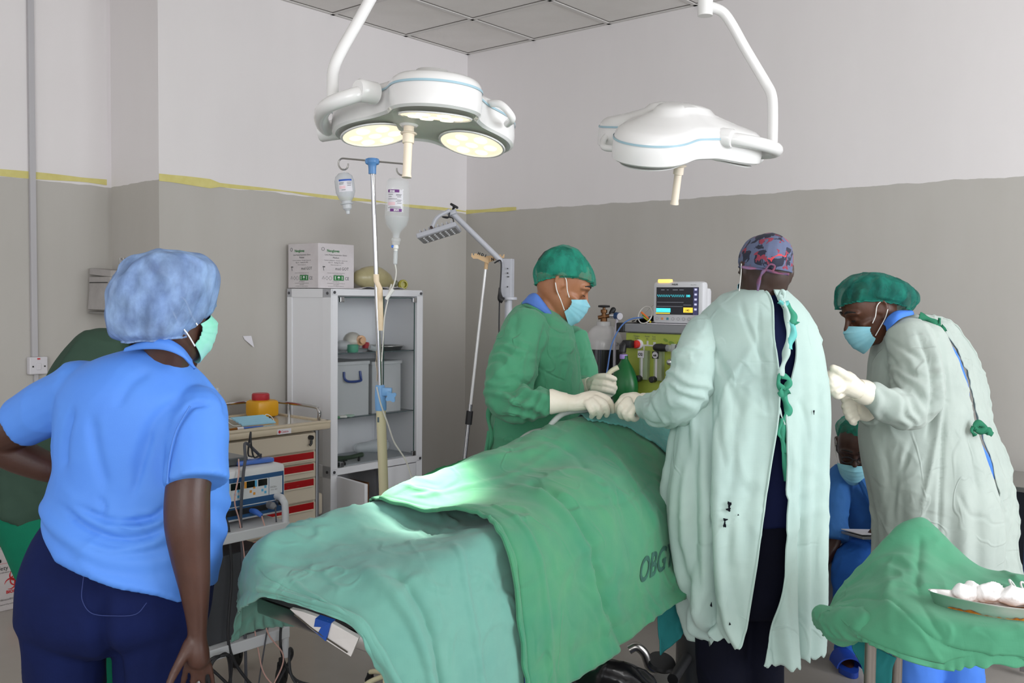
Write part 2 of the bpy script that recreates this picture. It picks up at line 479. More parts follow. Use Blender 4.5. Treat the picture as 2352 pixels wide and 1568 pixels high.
greyp = mat('grey_plastic', '8b8c90', 0.4)
brown = mat('brown_cardboard', '6e4a30', 0.8)

# glass-fronted instrument cabinet
cab = thing('instrument_cabinet', 'white metal cabinet with sliding glass doors in the corner beside the drip stand', 'cabinet', room(.22, 1.185))
mb = MB(); A0, A1, B0, B1, ZT = .02, .42, .83, 1.54, 1.615
bx(mb, A0, A0 + .012, B0, B1, .06, ZT); bx(mb, A0, A1, B0, B1, ZT - .035, ZT); bx(mb, A0, A1, B0, B1, .06, .09)
bx(mb, A0, A1, B0, B0 + .012, .06, ZT); bx(mb, A0, A1, B1 - .012, B1 - .004, .06, ZT)
for b0, b1 in ((B0, B0 + .048), (B1 - .048, B1)): bx(mb, A1 - .03, A1, b0, b1, .0, ZT); bx(mb, A0, A0 + .03, b0, b1, 0, ZT)
bx(mb, A1 - .03, A1, B0, B1, ZT - .038, ZT); bx(mb, A1 - .03, A1, B0, B1, .565, .605); bx(mb, A0, A1, B0, B1, .575, .6)
# raised frame on the end panel
for a0, a1, z0, z1 in ((A0, A0 + .045, .06, ZT), (A1 - .075, A1, .06, ZT), (A0, A1, ZT - .05, ZT), (A0, A1, .55, .62), (A0, A1, .06, .1)):
    bx(mb, a0, a1, B1 - .006, B1 + .002, z0, z1, .0015)
mb.build('cabinet_body', white, cab, smooth=False)
boltm = mat('dark_bolt', '6a6b70', 0.3, 0.8)
for a, z in ((A0 + .02, ZT - .025), (A1 - .03, ZT - .025), (A1 - .03, .585), (A0 + .02, .585)): MB().cyl(room(a, B1 + .001, z), room(a, B1 + .006, z), .0085, 12).build('bolt', boltm, cab)
for b, z in ((B0 + .02, ZT - .02), (B1 - .022, ZT - .02), (B0 + .02, .585), (B1 - .022, .585)): MB().cyl(room(A1 - .001, b, z), room(A1 + .004, b, z), .0085, 12).build('bolt', boltm, cab)
for b0, b1, a in ((1.14, B1 - .05, A1 - .012), (B0 + .05, 1.17, A1 - .024)):
    g = bx(MB(), a - .002, a + .002, b0, b1, .61, ZT - .045, 0).build('glass_door', glass, cab, smooth=False)
    e = MB(); bx(e, a - .0025, a + .0025, b0 - .002, b0 + .002, .61, ZT - .045, 0); bx(e, a - .0025, a + .0025, b1 - .002, b1 + .002, .61, ZT - .045, 0)
    bx(e, a - .0025, a + .0025, b0, b1, ZT - .05, ZT - .046, 0)
    e.build('glass_edge', glassedge, g, smooth=False)
for b in (B1 - .075, B0 + .075):
    for z in (ZT - .06, .622): bx(MB(), A1 - .01, A1 + .006, b - .014, b + .014, z - .014, z + .014, .002).build('door_clip', chrome, cab, smooth=False)
for z in (1.25, .88):
    bx(MB(), A0 + .02, A1 - .05, B0 + .03, B1 - .03, z - .006, z, 0).build('shelf', greyshelf, cab, smooth=False)
bx(MB(), A0 + .02, A1 - .04, B0 + .014, B1 - .014, .602, .608, 0).build('liner', mat('liner', 'a9aeb3', .5), cab, smooth=False)
# lower doors: left ajar, right shut
bx(MB(), A1 - .018, A1 - .002, B0 + .05, 1.165, .1, .56).build('door', white, cab, smooth=False)
hinge = room(A1 - .004, B1 - .052, 0); th = math.radians(99); dv = EX3 * math.sin(th) + EY3 * math.cos(th); nv = EX3 * math.cos(th) - EY3 * math.sin(th)
mb = MB(); mb.box(hinge + dv * .15 + EZ * .33 + nv * .0, (.3, .02, .46), np.column_stack([dv, -nv, EZ]), .003)
mb.build('door', white, cab, smooth=False)
t = bx(MB(), .06, .33, 1.18, 1.46, .1, .47).build('cardboard_box', brown, smooth=False); tag(t, 'brown cardboard box inside the open lower cupboard of the white cabinet', 'box')

# what stands in the cabinet
def P3(a, b, z=0.0): return room(a, b, z)
t = thing('resuscitator_bag', 'cloudy white resuscitator bag behind cabinet glass beside the steel tray', 'resuscitator', P3(.24, 1.230, 1.25))
MB().ball(P3(.24, 1.235, 1.308), (.058, .07, .056)).build('bag', mat('silicone', 'c6c4bd', .3, var='b9b5ab', vs=20), t)
MB().lathe([(.03, 0), (.03, .02), (.018, .022), (.018, .045)], P3(.29, 1.220, 1.315), EX3 - EY3 * .3).build('valve', mat('orange_valve', 'c79a72', .4), t)
t = MB().ball(P3(.27, 1.330, 1.285), (.05, .06, .033)).build('face_mask', cloudy); tag(t, 'cloudy clear breathing mask lying leftmost on the upper cabinet shelf', 'mask')
t = MB().lathe([(.001, 0), (.03, 0), (.034, .012), (.034, .04), (.03, .045), (.001, .046)], P3(.33, 1.310, 1.25)).build('tub', mat('green_tub', '57a287', .3, alpha=.8)); tag(t, 'small green tub in front of the clear mask in the cabinet', 'tub')
t = MB().tube([P3(.33, 1.180, 1.275), P3(.34, 1.140, 1.265), P3(.345, 1.120, 1.29)], .017, 12, sm=10).build('mask_connector', clearp); tag(t, 'clear plastic elbow connector lying right of the cloudy resuscitator bag', 'connector')
t = MB().lathe([(.001, 0), (.022, 0), (.022, .03), (.016, .036), (.001, .037)], P3(.22, 1.115, 1.2625)).build('bottle_cap', mat('red_cap', 'b32a35', .4)); tag(t, 'small red cap on the upper cabinet shelf behind the drip stand', 'cap')
t = MB().lathe([(.001, 0), (.1, 0), (.115, .022), (.122, .024), (.122, .027), (.112, .025), (.098, .004), (.001, .004)], P3(.24, .985, 1.25), n=40).build('steel_tray', steel); tag(t, 'round shallow steel tray on the upper glass shelf of the cabinet', 'tray')
def bin_(name, lab, a0, a1, b0, b1, z0, z1, hand=None):
    t = thing(name, lab, 'storage box', P3((a0 + a1) / 2, (b0 + b1) / 2, z0))
    mb = MB(); bx(mb, a0, a1, b0, b1, z0, z0 + .004, 0); w = .004
    for q in ((a0, a0 + w, b0, b1), (a1 - w, a1, b0, b1), (a0, a1, b0, b0 + w), (a0, a1, b1 - w, b1)): bx(mb, *q, z0, z1, 0)
    mb.build('tub', cloudy, t, smooth=False)
    l = MB(); bx(l, a0 - .006, a1 + .006, b0 - .006, b1 + .006, z1 - .012, z1 + .008, .003); l.build('lid', cloudy, t, smooth=False)
    if hand:
        y = (b0 + b1) / 2
        MB().tube([P3(a1 + .004, y + .06, z1 - .05), P3(a1 + .012, y + .06, z1 - .09), P3(a1 + .03, y + .04, z1 - .105), P3(a1 + .03, y - .04, z1 - .105), P3(a1 + .012, y - .06, z1 - .09), P3(a1 + .004, y - .06, z1 - .05)], .007, 8, sm=30).build('handle', mat('navy_plastic', '223a78', .4), t)
    return t
bin_('storage_box', 'clear storage box with blue handle on the lower glass shelf, left', .08, .345, 1.2, 1.46, .88, 1.19, True)
bin_('storage_box', 'clear storage box without handle on the lower glass shelf, right', .08, .33, .93, 1.16, .88, 1.18)
t = bx(MB(), .13, .3, 1.27, 1.36, .885, 1.03).build('carton', mat('dark_carton', '4a5058', .6), smooth=False); tag(t, 'dark carton showing through the clear box with the blue handle', 'carton')
t = bx(MB(), .27, .32, 1.3, 1.36, .885, .915).build('carton', mat('red_cap', 'b32a35', .4), smooth=False); tag(t, 'small red pack at the bottom of the clear box with blue handle', 'pack')
t = thing('glove_pack', 'white pack with dark blue panels inside the right clear storage box', 'pack', P3(.28, 1.05, .885))
bx(MB(), .24, .318, .96, 1.13, .885, 1.1).build('pack', paper, t, smooth=False)
mb = MB()
for z0, z1 in ((.92, .975), (.985, 1.04)): bx(mb, .317, .3195, 1.02, 1.1, z0, z1, 0)
mb.build('panel_print', mat('slate_print', '5d6a7c', .5), t, smooth=False)
for k, (b, c, l) in enumerate(((1.49, '4f8a63', 'green packet lying at the front of the lower glass shelf'), (1.43, 'c9c9c4', 'white packet lying between the green packet and the clear box'), (1.38, '9db6a8', 'pale green packet lying in front of the blue-handled box'))):
    t = MB().box(P3(.36, b - .02, .8865), (.05, .05, .012), RW @ rotz(k), .004).build('packet', mat('packet_%d' % k, c, .4)); tag(t, l, 'packet')
t = MB().tube([P3(.3, 1.46, .632), P3(.27, 1.38, .628), P3(.25, 1.27, .62), P3(.25, 1.17, .625)], [.018, .016, .013, .015], 12, sm=18, rnd=True).build('breathing_hose', mat('dark_green_hose', '39493a', .5)); tag(t, 'dark green hose lying on the cabinet floor', 'hose')
t = thing('clear_bottle', 'crumpled clear bottle on the cabinet floor behind the right glass door', 'bottle', P3(.2, .99, .608))
MB().tube([P3(.16, 1.12, .65), P3(.17, 1.05, .65), P3(.18, .98, .65), P3(.19, .94, .65)], [.03, .034, .045, .04], 12, sm=12, rnd=True).build('bottle', clearp, t)
clip0 = None
for k in range(7):
    a, b = .385 - .02 * (k % 3), 1.475 - .017 * k
    if k == 6: a, b = .33, 1.26
    if clip0 is None:
        mb = MB(); mb.box((0, 0, .008), (.03, .012, .016), None, .003); mb.tube([(-.01, 0, .012), (.022, .004, .02)], .004, 8)
        clip0 = mb.build('clip', black)
        c = clip0
    else: c = clip0.copy(); COL.objects.link(c)
    c.location = P3(a, b, .608); c.rotation_euler = (0, 0, k * 1.3)
    tag(c, 'small black clip in the heap at the front corner of the cabinet floor' if k < 6 else 'single black clip lying alone in mid floor of the cabinet', 'clip', 'black clips on the cabinet floor' if k < 6 else None)

# glove carton and things on top of the cabinet
t = thing('glove_carton', 'white glove carton with green print on top of the cabinet', 'carton', P3(.16, 1.405, ZT))
bx(MB(), .02, .3, 1.275, 1.535, ZT + .003, ZT + .258, .004).build('carton', carton, t, smooth=False)
def glovetext(o, x, w, nm):
    s = w / .26
    L = [('Neogloves', .105 * s, .207, .021, 'CENTER', .0006)]
    lettering(L, 'lettering', ink_g, t, o, x, EZ)
    K = [('Latex Medical Examination Gloves', .125 * s, .187, .0115, 'CENTER'), ('Medium', .125 * s, .171, .014, 'CENTER'), ('Powdered - Ambidextrous - Non-sterile - Single use only', .125 * s, .157, .0072, 'CENTER'),
         ('AQL 1.5    Packing 10 x 100\'s', .125 * s, .144, .0095, 'CENTER'), ('Website: www.neogloves.co.uk', .125 * s, .132, .006, 'CENTER'), ('msd GOT', .12 * s, .105, .024, 'LEFT'),
         ('Temperature storage and humidity to be kept dry and', .125 * s, .086, .0058, 'CENTER'), ('away from direct sunlight', .14 * s, .077, .0058, 'CENTER'), ('CE', .19 * s, .049, .026, 'LEFT'),
         ('Model: MDD Class', .125 * s, .036, .0065, 'CENTER'), ('manufactured for the use of hospitals and clinics only', .125 * s, .027, .006, 'CENTER'), ('LATEX GLOVES', .125 * s, .019, .006, 'CENTER'), ('lot 10 cartons of 10 x 100 pieces, medium size', .125 * s, .01, .006, 'CENTER')]
    lettering(K, 'lettering', ink_k, t, o, x, EZ)
    mb = MB(); z = np.cross(x, EZ)
    mb.prism([(.108 * s, .045), (.182 * s, .045), (.182 * s, .075), (.108 * s, .075)], o + z * .0006, x, EZ, .0006)
    mb.build('green_panel', ink_g, t, smooth=False)
    for u in (.0, .025, .05):
        mb = MB(); c = o + x * (.12 + u) * s + EZ * .06 + z * .0016
        if u == .025: mb.prism([(.009 * math.cos(q), .009 * math.sin(q)) for q in np.linspace(0, math.pi, 12)], c, x, EZ, .0004); mb.prism([(-.0008, -.011), (.0008, -.011), (.0008, .001), (-.0008, .001)], c, x, EZ, .0004)
        else: mb.prism([(-.002, -.01), (.002, -.01), (.002, .004), (.004, .009), (-.004, .009), (-.002, .004)], c, x, EZ, .0004)
        mb.build('symbol', ink_w, t, smooth=False)
    o2 = o + z * .0006
    for u, sh in ((.035, 3), (.06, 4), (.085, 16)):   # small outline marks
        q = np.linspace(0, 2 * math.pi, sh, endpoint=False) + math.pi / 2
        pts = np.array([o2 + x * (u * s + .0105 * math.cos(k)) + EZ * (.058 + .0105 * math.sin(k)) for k in q] + [o2 + x * (u * s + .0105 * math.cos(q[0])) + EZ * (.058 + .0105 * math.sin(q[0]))])
        MB().tube(pts, .0007, 4).build('symbol', ink_k, t, smooth=False)
    mb = MB(); q = np.linspace(0, 2 * math.pi, 20)
    mb.tube([o2 + x * (.032 * s + .0095 * math.cos(k)) + EZ * (.222 + .0095 * math.sin(k)) for k in q], .0012, 4)
    mb.tube([o2 + x * .035 * s + EZ * .119, o2 + x * .038 * s + EZ * .1], .0015, 4); mb.tube([o2 + x * .03 * s + EZ * .122, o2 + x * .046 * s + EZ * .122], .003, 4)
    mb.build('symbol', ink_k, t, smooth=False)
glovetext(P3(.3, 1.535, ZT + .003), EY3, .26, 'r')
glovetext(P3(.02, 1.535, ZT + .003), EX3, .27, 'l')
for k, (b, l) in enumerate(((1.24, 'white paper sheet hanging over the cabinet top edge beside the glove carton'), (1.1, 'creased white paper sheet on the cabinet top behind the drip stand'))):
    G = np.array([[P3(.44 - .1 * u, b + .1 - .2 * v, ZT + .003 + .012 * abs(math.sin(5 * v + k)) * (1 - u * .7)) for v in np.linspace(0, 1, 10)] for u in np.linspace(0, 1, 5)])
    tag(MB().grid(G, .0008).build('paper_sheet', paper), l, 'paper')
t = thing('resuscitator_bag', 'yellowish rubber resuscitator bag on top of the cabinet behind the drip pole', 'resuscitator', P3(.2, 1.03, ZT))
bagm = mat('aged_rubber', 'b5ac86', .35, var='a89e74', vs=10, alpha=.93)
MB().tube([P3(.23, 1.165, ZT + .07), P3(.23, 1.13, ZT + .071), P3(.23, 1.05, ZT + .074), P3(.23, .97, ZT + .06), P3(.235, .935, ZT + .045)], [.05, .064, .069, .05, .028], 20, sm=26, rnd=True).build('bag', bagm, t)
MB().tube([P3(.235, .94, ZT + .045), P3(.245, .91, ZT + .042), P3(.25, .895, ZT + .04)], [.021, .019, .021], 14).build('neck', mat('grey_neck', '6f7260', .4), t)
MB().lathe([(.016, -.03), (.024, -.02), (.03, .0), (.03, .02), (.024, .026), (.024, .03), (.019, .03), (.019, .012), (.001, .012)], P3(.27, .865, ZT + .035), EX3 - EY3 * .35).build('valve', mat('olive_valve', 'a9a33a', .3), t)

# emergency trolley with red-striped drawers
crt = thing('crash_cart', 'beige emergency drawer trolley with red label strips beside the cabinet', 'trolley', P3(.35, 2.05))
mb = MB(); bx(mb, .1, .585, 1.775, 2.4, .16, .86, .012); mb.build('cart_body', beige2, crt, smooth=False)
mb = MB(); bx(mb, .06, .62, 1.70, 2.47, .868, .905, .012)
for q in ((.06, .09, 1.7, 2.47), (.59, .62, 1.7, 2.47), (.06, .62, 1.7, 1.73), (.06, .62, 2.44, 2.47)): bx(mb, *q, .9, .916, .006)
mb.build('cart_top', beige, crt)
bx(MB(), .1, .58, 1.74, 2.43, .9055, .908, 0).build('top_sheet', mat('glossy_top', 'b9b3a4', .08), crt, smooth=False)
for z0, z1, band in ((.765, .86, 0), (.703, .762, 1), (.622, .7, 1), (.5, .62, 1), (.355, .495, 1), (.19, .35, 1)):
    d = bx(MB(), .58, .604, 1.79, 2.385, z0, z1 - .003, .006).build('drawer', beige2, crt, smooth=False)
    if band:
        h = .036
        bx(MB(), .6, .6075, 1.805, 2.37, z1 - .005 - h, z1 - .005, .002).build('label_strip', redp, d, smooth=False)
        MB().box(P3(.6, 2.09, z1 - .008 - h), (.022, .56, .008), RW, .003).build('drawer_lip', beige2, d, smooth=False)
for b in (1.776, 2.4):
    MB().cyl(P3(.575, b - (.012 if b < 2 else -.012), .1), P3(.575, b - (.012 if b < 2 else -.012), .868), .014, 14).build('corner_post', mat('alu_post', 'a6a8ac', .3, .9), crt)
l = MB().cyl(P3(.6, 1.83, .835), P3(.625, 1.83, .835), .012, 16).build('lock', black, crt)
MB().tube([P3(.618, 1.83, .822), P3(.62, 1.832, .805), P3(.62, 1.842, .795)], .007, 8).build('key', black, l)
o_ = P3(.6205, 2.07, .87)
bx(MB(), .6195, .6207, 1.96, 2.045, .872, .898, 0).build('badge', paper, crt, smooth=False)
lettering([('Castra', .022, .007, .017, 'LEFT')], 'lettering', ink_r, crt, P3(.621, 2.045, .872), EY3, EZ)
MB().prism([(.004, .003), (.008, 0), (.012, .003), (.016, .009), (.012, .015), (.008, .018), (.004, .015), (0, .009)], P3(.6215, 2.04, .876), EY3, EZ, .0006).build('emblem', ink_r, crt, smooth=False)
rail = [P3(.56, 1.735, .91), P3(.56, 1.735, .965), P3(.5, 1.735, .982), P3(.2, 1.735, .982), P3(.1, 1.77, .982), P3(.085, 1.9, .982), P3(.085, 2.3, .982), P3(.11, 2.42, .982), P3(.2, 2.43, .982), P3(.5, 2.43, .982), P3(.56, 2.43, .965), P3(.56, 2.43, .91)]
rl = wire(rail, .0095, 'guard_rail', chrome, crt, 10, 90)
for a, b in ((.12, 1.76), (.085, 2.0), (.085, 2.25), (.3, 1.735)): MB().cyl(P3(a, b, .908), P3(a, b, .98), .008, 10).build('rail_post', chrome, rl)
bx(MB(), .16, .45, 1.62, 1.772, .37, .49, .012).build('side_bin', beige2, crt)
bx(MB(), .12, .62, 1.74, 2.42, .1, .16, .02).build('cart_base', beige, crt)
def caster(mb, p, r=.045, ax=(1, 0, 0)):
    ax = unit(ax); p = np.asarray(p, float)
    mb.lathe([(r * .25, -.014), (r * .8, -.014), (r, -.008), (r, .008), (r * .8, .014), (r * .25, .014)], p + EZ * r, ax, 22)
    mb.tube([p + EZ * r * .9 + ax * .018, p + EZ * (r * 2.1) + ax * .012, p + EZ * (r * 2.2)], .006, 6)
    mb.tube([p + EZ * r * .9 - ax * .018, p + EZ * (r * 2.1) - ax * .012, p + EZ * (r * 2.2)], .006, 6)
    mb.cyl(p + EZ * r * 2.0, p + EZ * r * 2.5, .012, 10)
for a in (.17, .56):
    for b in (1.8, 2.37):
        mb = MB(); caster(mb, P3(a, b, 0), .042); mb.build('caster', blackrub, crt)
# things on the trolley top
t = thing('saline_bottle', 'clear plastic fluid bottle with purple label standing on the beige trolley', 'bottle', P3(.5, 2.315, .908))
MB().lathe([(.001, 0), (.036, 0), (.038, .006), (.038, .13), (.033, .15), (.018, .168), (.014, .172), (.014, .19), (.018, .191), (.018, .198), (.013, .2), (.013, .21), (.001, .211)], P3(.5, 2.315, .9085), n=24).build('bottle', clearp, t)
mb = MB(); mb.lathe([(.0385, .03), (.0388, .03), (.0388, .12), (.0385, .12)], P3(.5, 2.315, .908), n=24, cap=False); mb.build('label', paper, t)
mb = MB()
for z in (.03, .105): mb.lathe([(.0388, z), (.0392, z), (.0392, z + .015), (.0388, z + .015)], P3(.5, 2.315, .908), n=24, cap=False)
mb.build('label_band', mat('purple_ink', '6b2a7c', .5), t)
maskb = mat('blue_mask_cloth', '9fd0e6', .75, bump=.1, bs=120)
t = thing('face_mask', 'folded pale blue face mask lying flat on the beige trolley top', 'mask', P3(.42, 2.06, .909))
G = np.array([[P3(.42 + .11 * (u - .5) + .015 * v, 2.15 - .19 * v, .911 + .03 * (1 - u) + .004 * ((int(u * 12) % 3) == 1)) for v in np.linspace(0, 1, 12)] for u in np.linspace(0, 1, 14)])
MB().grid(G, .006).build('mask_body', maskb, t)
for b, s in ((1.965, 1), (2.15, -1)):
    wire([P3(.385, b, .938), P3(.38, b - .03 * s, .945), P3(.41, b - .04 * s, .93), P3(.44, b - .028 * s, .914), P3(.46, b - .0 * s, .914)], .0022, 'ear_loop', mat('white_elastic', 'e6e6e2', .7), t, 6)
t = thing('sharps_container', 'yellow sharps container with round red lid at the trolley back corner', 'container', P3(.2, 1.84, .908))
mb = MB(); R8 = RW
for k in range(1): mb.box(P3(.2, 1.84, .956), (.13, .14, .094), RW, .02)
mb.build('container_body', mat('yellow_plastic', 'e0a31c', .35), t)
MB().lathe([(.001, 0), (.046, 0), (.048, .006), (.047, .03), (.042, .036), (.001, .036)], P3(.2, 1.85, 1.003), n=28).build('lid', mat('red_lid', 'b02832', .4), t)
t = thing('brush', 'blue handled paint brush with white ferrule lying along the trolley edge', 'brush', P3(.57, 2.2, .917))
MB().tube([P3(.575, 2.22, .918), P3(.575, 2.1, .918)], [.006, .003], 8, rnd=True).build('handle', mat('blue_handle', '4a72c4', .4), t)
MB().cyl(P3(.575, 2.25, .918), P3(.575, 2.215, .918), .0075, 10).build('ferrule', paper, t)
MB().cyl(P3(.575, 2.29, .918), P3(.575, 2.25, .918), .005, 10, .007).build('bristle', mat('bristle', '8a5a2c', .8), t)
t = MB().lathe([(.001, -.02), (.022, -.02), (.024, -.01), (.024, .012), (.014, .016), (.001, .016)], P3(.12, 2.06, .934), EX3).build('gauge', mat('grey_gauge', '55565a', .35, .4)); tag(t, 'small round grey gauge standing behind the folded mask on the trolley', 'gauge')

# conduit, switch, dispenser, scrap on the walls
t = bx(MB(), -.545, -.523, 2.725, 2.755, 1.24, ZC, .002).build('cable_conduit', mat('conduit', 'b3b1b4', .5), smooth=False); tag(t, 'white plastic cable conduit running down to the red-lamp switch', 'conduit')
t = bx(MB(), -.545, -.527, 2.722, 2.744, .2, 1.148, .002).build('cable_conduit', mat('conduit', 'b3b1b4', .5), smooth=False); tag(t, 'lower white cable conduit running from the switch towards the floor', 'conduit')
t = thing('light_switch', 'white square wall switch with red indicator below the conduit', 'switch', P3(-.53, 2.73, 1.15))
bx(MB(), -.545, -.505, 2.683, 2.777, 1.148, 1.24, .006).build('switch_plate', mat('switch_white', 'cfcdd2', .35), t, smooth=False)
bx(MB(), -.506, -.5, 2.72, 2.742, 1.172, 1.208, .002).build('rocker', mat('switch_white', 'cfcdd2', .35), t, smooth=False)
bx(MB(), -.506, -.5025, 2.724, 2.738, 1.226, 1.234, 0).build('indicator', mat('red_lamp', 'c0262c', .3), t, smooth=False)
for b in (2.7, 2.76): MB().cyl(P3(-.506, b, 1.19), P3(-.503, b, 1.19), .0045, 10).build('screw', black, t)
t = thing('glove_dispenser', 'stack of open white glove boxes in a wire holder on the recess wall', 'dispenser', P3(-.4, 2.4, 1.46))
cb = mat('worn_white_card', 'aeaaa8', .8, var='a09c9a', vs=12)
MB().box(P3(-.41, 2.395, 1.689), (.24, .1, .035), RW @ roty(.06), .003).build('box', cb, t, smooth=False)
MB().box(P3(-.41, 2.395, 1.625), (.235, .105, .08), RW, .003).build('box', cb, t, smooth=False)
MB().box(P3(-.41, 2.395, 1.535), (.24, .115, .105), RW @ rotx(-.1), .003).build('box', cb, t, smooth=False)
bx(MB(), -.52, -.32, 2.447, 2.4495, 1.632, 1.637, 0).build('slot', black, t, smooth=False)
mb = MB()
for z in (1.472, ): mb.tube([P3(-.52, 2.335, z), P3(-.52, 2.45, z), P3(-.3, 2.45, z), P3(-.3, 2.335, z)], .006, 8)
for a in (-.4, -.36): mb.cyl(P3(a, 2.336, 1.3), P3(a, 2.336, 1.77), .006, 8)
mb.build('wire_holder', mat('holder_wire', '9b9a98', .35, .6), t)
t = MB().box(P3(-.392, 2.333, 1.727), (.03, .012, .07), RW, .004).build('wall_bracket', mat('conduit', 'b3b1b4', .5)); tag(t, 'small white plastic bracket on recess wall above the glove boxes', 'bracket')
G = np.array([[P3(.004 + .012 * u * v, 1.83 - .055 * v - .01 * u, 1.345 - .065 * u * (.3 + .7 * v) ) for v in np.linspace(0, 1, 6)] for u in np.linspace(0, 1, 6)])
tag(MB().grid(G, .0008).build('paper_scrap', paper, smooth=False), 'torn scrap of white paper stuck on the grey wall', 'paper')
# biohazard box on the floor
t = thing('biohazard_box', 'white cardboard biohazard safety box standing on the floor in the recess', 'box', P3(-.4, 3.0))
bx(MB(), -.53, -.303, 2.86, 3.12, 0, .305, .003).build('carton', mat('safety_card', 'cfc9ca', .6, var='c6c0c1', vs=9), t, smooth=False)
mb = MB(); mb.lathe([(.035, 0), (.035, .002), (.03, .002), (.03, 0)], P3(-.4, 2.95, .305), n=20); mb.build('opening', black, t)
bx(MB(), -.47, -.36, 2.98, 2.985, .305, .345, 0).build('flap', brown, t, smooth=False)
o_ = P3(-.302, 3.02, 0)
lettering([('timSafe', -.09, .245, .034, 'LEFT', .0012), ('Safety Box', -.03, .205, .03, 'LEFT'), ('for sharps and waste only', -.03, .19, .009, 'LEFT'), ('Wilkinson/EU Kappe', -.01, .052, .013, 'LEFT'), ('dispose of by incineration', 0, .03, .008, 'LEFT')], 'lettering', ink_b, t, o_, EY3, EZ)
bx(MB(), -.3029, -.302, 2.87, 3.11, .236, .2385, 0).build('rule', mat('pink_rule', 'c7868b', .6), t, smooth=False)
lettering([('BIOHAZARD', .03, .085, .021, 'LEFT', .0008)], 'lettering', ink_r, t, o_, EY3, EZ)
mb = MB(); cc = P3(-.3015, 2.945, .145); k_ = .034
for a in (90, 210, 330):      # three open crescents and a ring
    a = math.radians(a); c2 = cc + EY3 * .026 * math.cos(a) + EZ * .026 * math.sin(a)
    po, pi_ = [], []
    for q in np.linspace(a + .55, a + 2 * math.pi - .55, 26):
        wd = .008 * (1 - abs((q - a - math.pi) / (math.pi - .5)) ** 2) + .0012
        po.append(c2 + (EY3 * math.cos(q) + EZ * math.sin(q)) * .029); pi_.append(c2 + (EY3 * math.cos(q) + EZ * math.sin(q)) * (.029 - wd))
    mb.grid([po, pi_], .0005)
q = np.linspace(0, 2 * math.pi, 30)
mb.grid([[cc + (EY3 * math.cos(k) + EZ * math.sin(k)) * r for k in q] for r in (.027, .021)], .0005)
mb.build('emblem', ink_r, t, smooth=False)
# ------------------------------------------------------------ diathermy trolley and its unit
trw = mat('trolley_white', 'd6d8dc', .35)
A0, A1, B0, B1 = 1.12, 1.5, 2.62, 3.02
t = thing('equipment_trolley', 'white steel two-shelf trolley carrying the blue and white diathermy unit', 'trolley', P3(1.31, 2.82))
bx(MB(), A0, A1, B0, B1, .632, .672, .004).build('shelf', trw, t, smooth=False)
bx(MB(), A0, A1, B0, B1, .2, .245, .004).build('shelf', trw, t, smooth=False)
for b in (B0 + .012, B1 - .012):
    wire([P3(A1 - .015, b, .12), P3(A1 - .015, b, .5), P3(A1 - .015, b, .715), P3(A1 - .03, b, .752), P3(A1 - .07, b, .765), P3(A0 + .07, b, .765), P3(A0 + .03, b, .752), P3(A0 + .015, b, .715), P3(A0 + .015, b, .5), P3(A0 + .015, b, .12)], .0145, 'frame', trw, t, 12, 60)
for a in (A0 + .05, A1 - .015):
    for b in (B0 + .03, B1 - .03):
        mb = MB(); caster(mb, P3(a, b, 0), .048, unit(EX3 + EY3 * .7)); mb.build('caster', blackrub, t)
# the unit: white case, blue front panels, keys, sockets
dark_bl = mat('panel_blue', '2a5584', .4); lcd = mat('dark_display', '15181c', .15); key_o = mat('orange_key', 'e09a3a', .5); key_c = mat('cyan_key', '5bb2dc', .5)
u = thing('diathermy_unit', 'white diathermy unit with blue panel and orange keys on the trolley', 'medical unit', P3(1.22, 2.78, .675))
Z0, Z1, F, BR, BL = .69, .893, 1.425, 2.585, 2.97
bx(MB(), 1.14, F, BR, BL, Z0, Z1, .016).build('case', mat('unit_white', 'dcdde0', .4), u)
f = bx(MB(), F - .002, F + .002, BR + .012, BL - .012, Z0 + .012, Z1 - .03, .001).build('front_panel', dark_bl, u, smooth=False)
wp = mat('panel_white', 'd7dade', .5)
for b0, b1 in ((BR + .02, BR + .082), (BR + .085, BR + .205), (BR + .21, BR + .33)):
    bx(MB(), F, F + .003, b0, b1, Z0 + .085, Z1 - .048, 0).build('panel_field', wp, f, smooth=False)
for q in (BR + .085, BR + .21):
    for dz0, b0, b1, mm in ((0, q + .008, q + .05, lcd), (0, q + .056, q + .066, key_c), (0, q + .066, q + .104, lcd), (0, q + .104, q + .114, key_o)):
        bx(MB(), F + .002, F + .0045, b0, b1, Z1 - .076, Z1 - .05, 0).build('display' if mm is lcd else 'key', mm, f, smooth=False)
    for db, dz, mm in ((.012, .03, key_c), (.026, .018, key_c), (.012, .008, key_c), (.064, .035, key_o), (.08, .02, key_o), (.064, .01, key_o)):
        bx(MB(), F + .002, F + .0045, q + db, q + db + .009, Z0 + .086 + dz, Z0 + .096 + dz, 0).build('key', mm, f, smooth=False)
lettering([('EXCELL', .032, .112, .009, 'LEFT'), ('MCDSe  400W', .034, .102, .005, 'LEFT'), ('CUT', .115, .1, .005), ('BLEND', .115, .092, .005), ('COAG', .16, .1, .005)], 'lettering', ink_k, f, P3(F + .0032, BR + .11, Z0), EY3, EZ)
bx(MB(), F, F + .004, BR + .012, BL - .012, Z0 + .058, Z0 + .061, 0).build('panel_line', wp, f, smooth=False)
bx(MB(), F - .001, F + .005, BR + .09, BL - .02, Z0 + .026, Z0 + .05, .002).build('socket_strip', black, u, smooth=False)
grp = mat('grey_plug', '7b7d82', .45)
MB().tube([P3(F, BR + .085, Z0 + .045), P3(F + .03, BR + .085, Z0 + .045), P3(F + .04, BR + .08, Z0 + .038)], [.015, .015, .009], 14).build('plug', grp, u)
MB().tube([P3(F, BR + .045, Z0 + .05), P3(F + .025, BR + .045, Z0 + .05)], .011, 14).build('plug', steel, u)
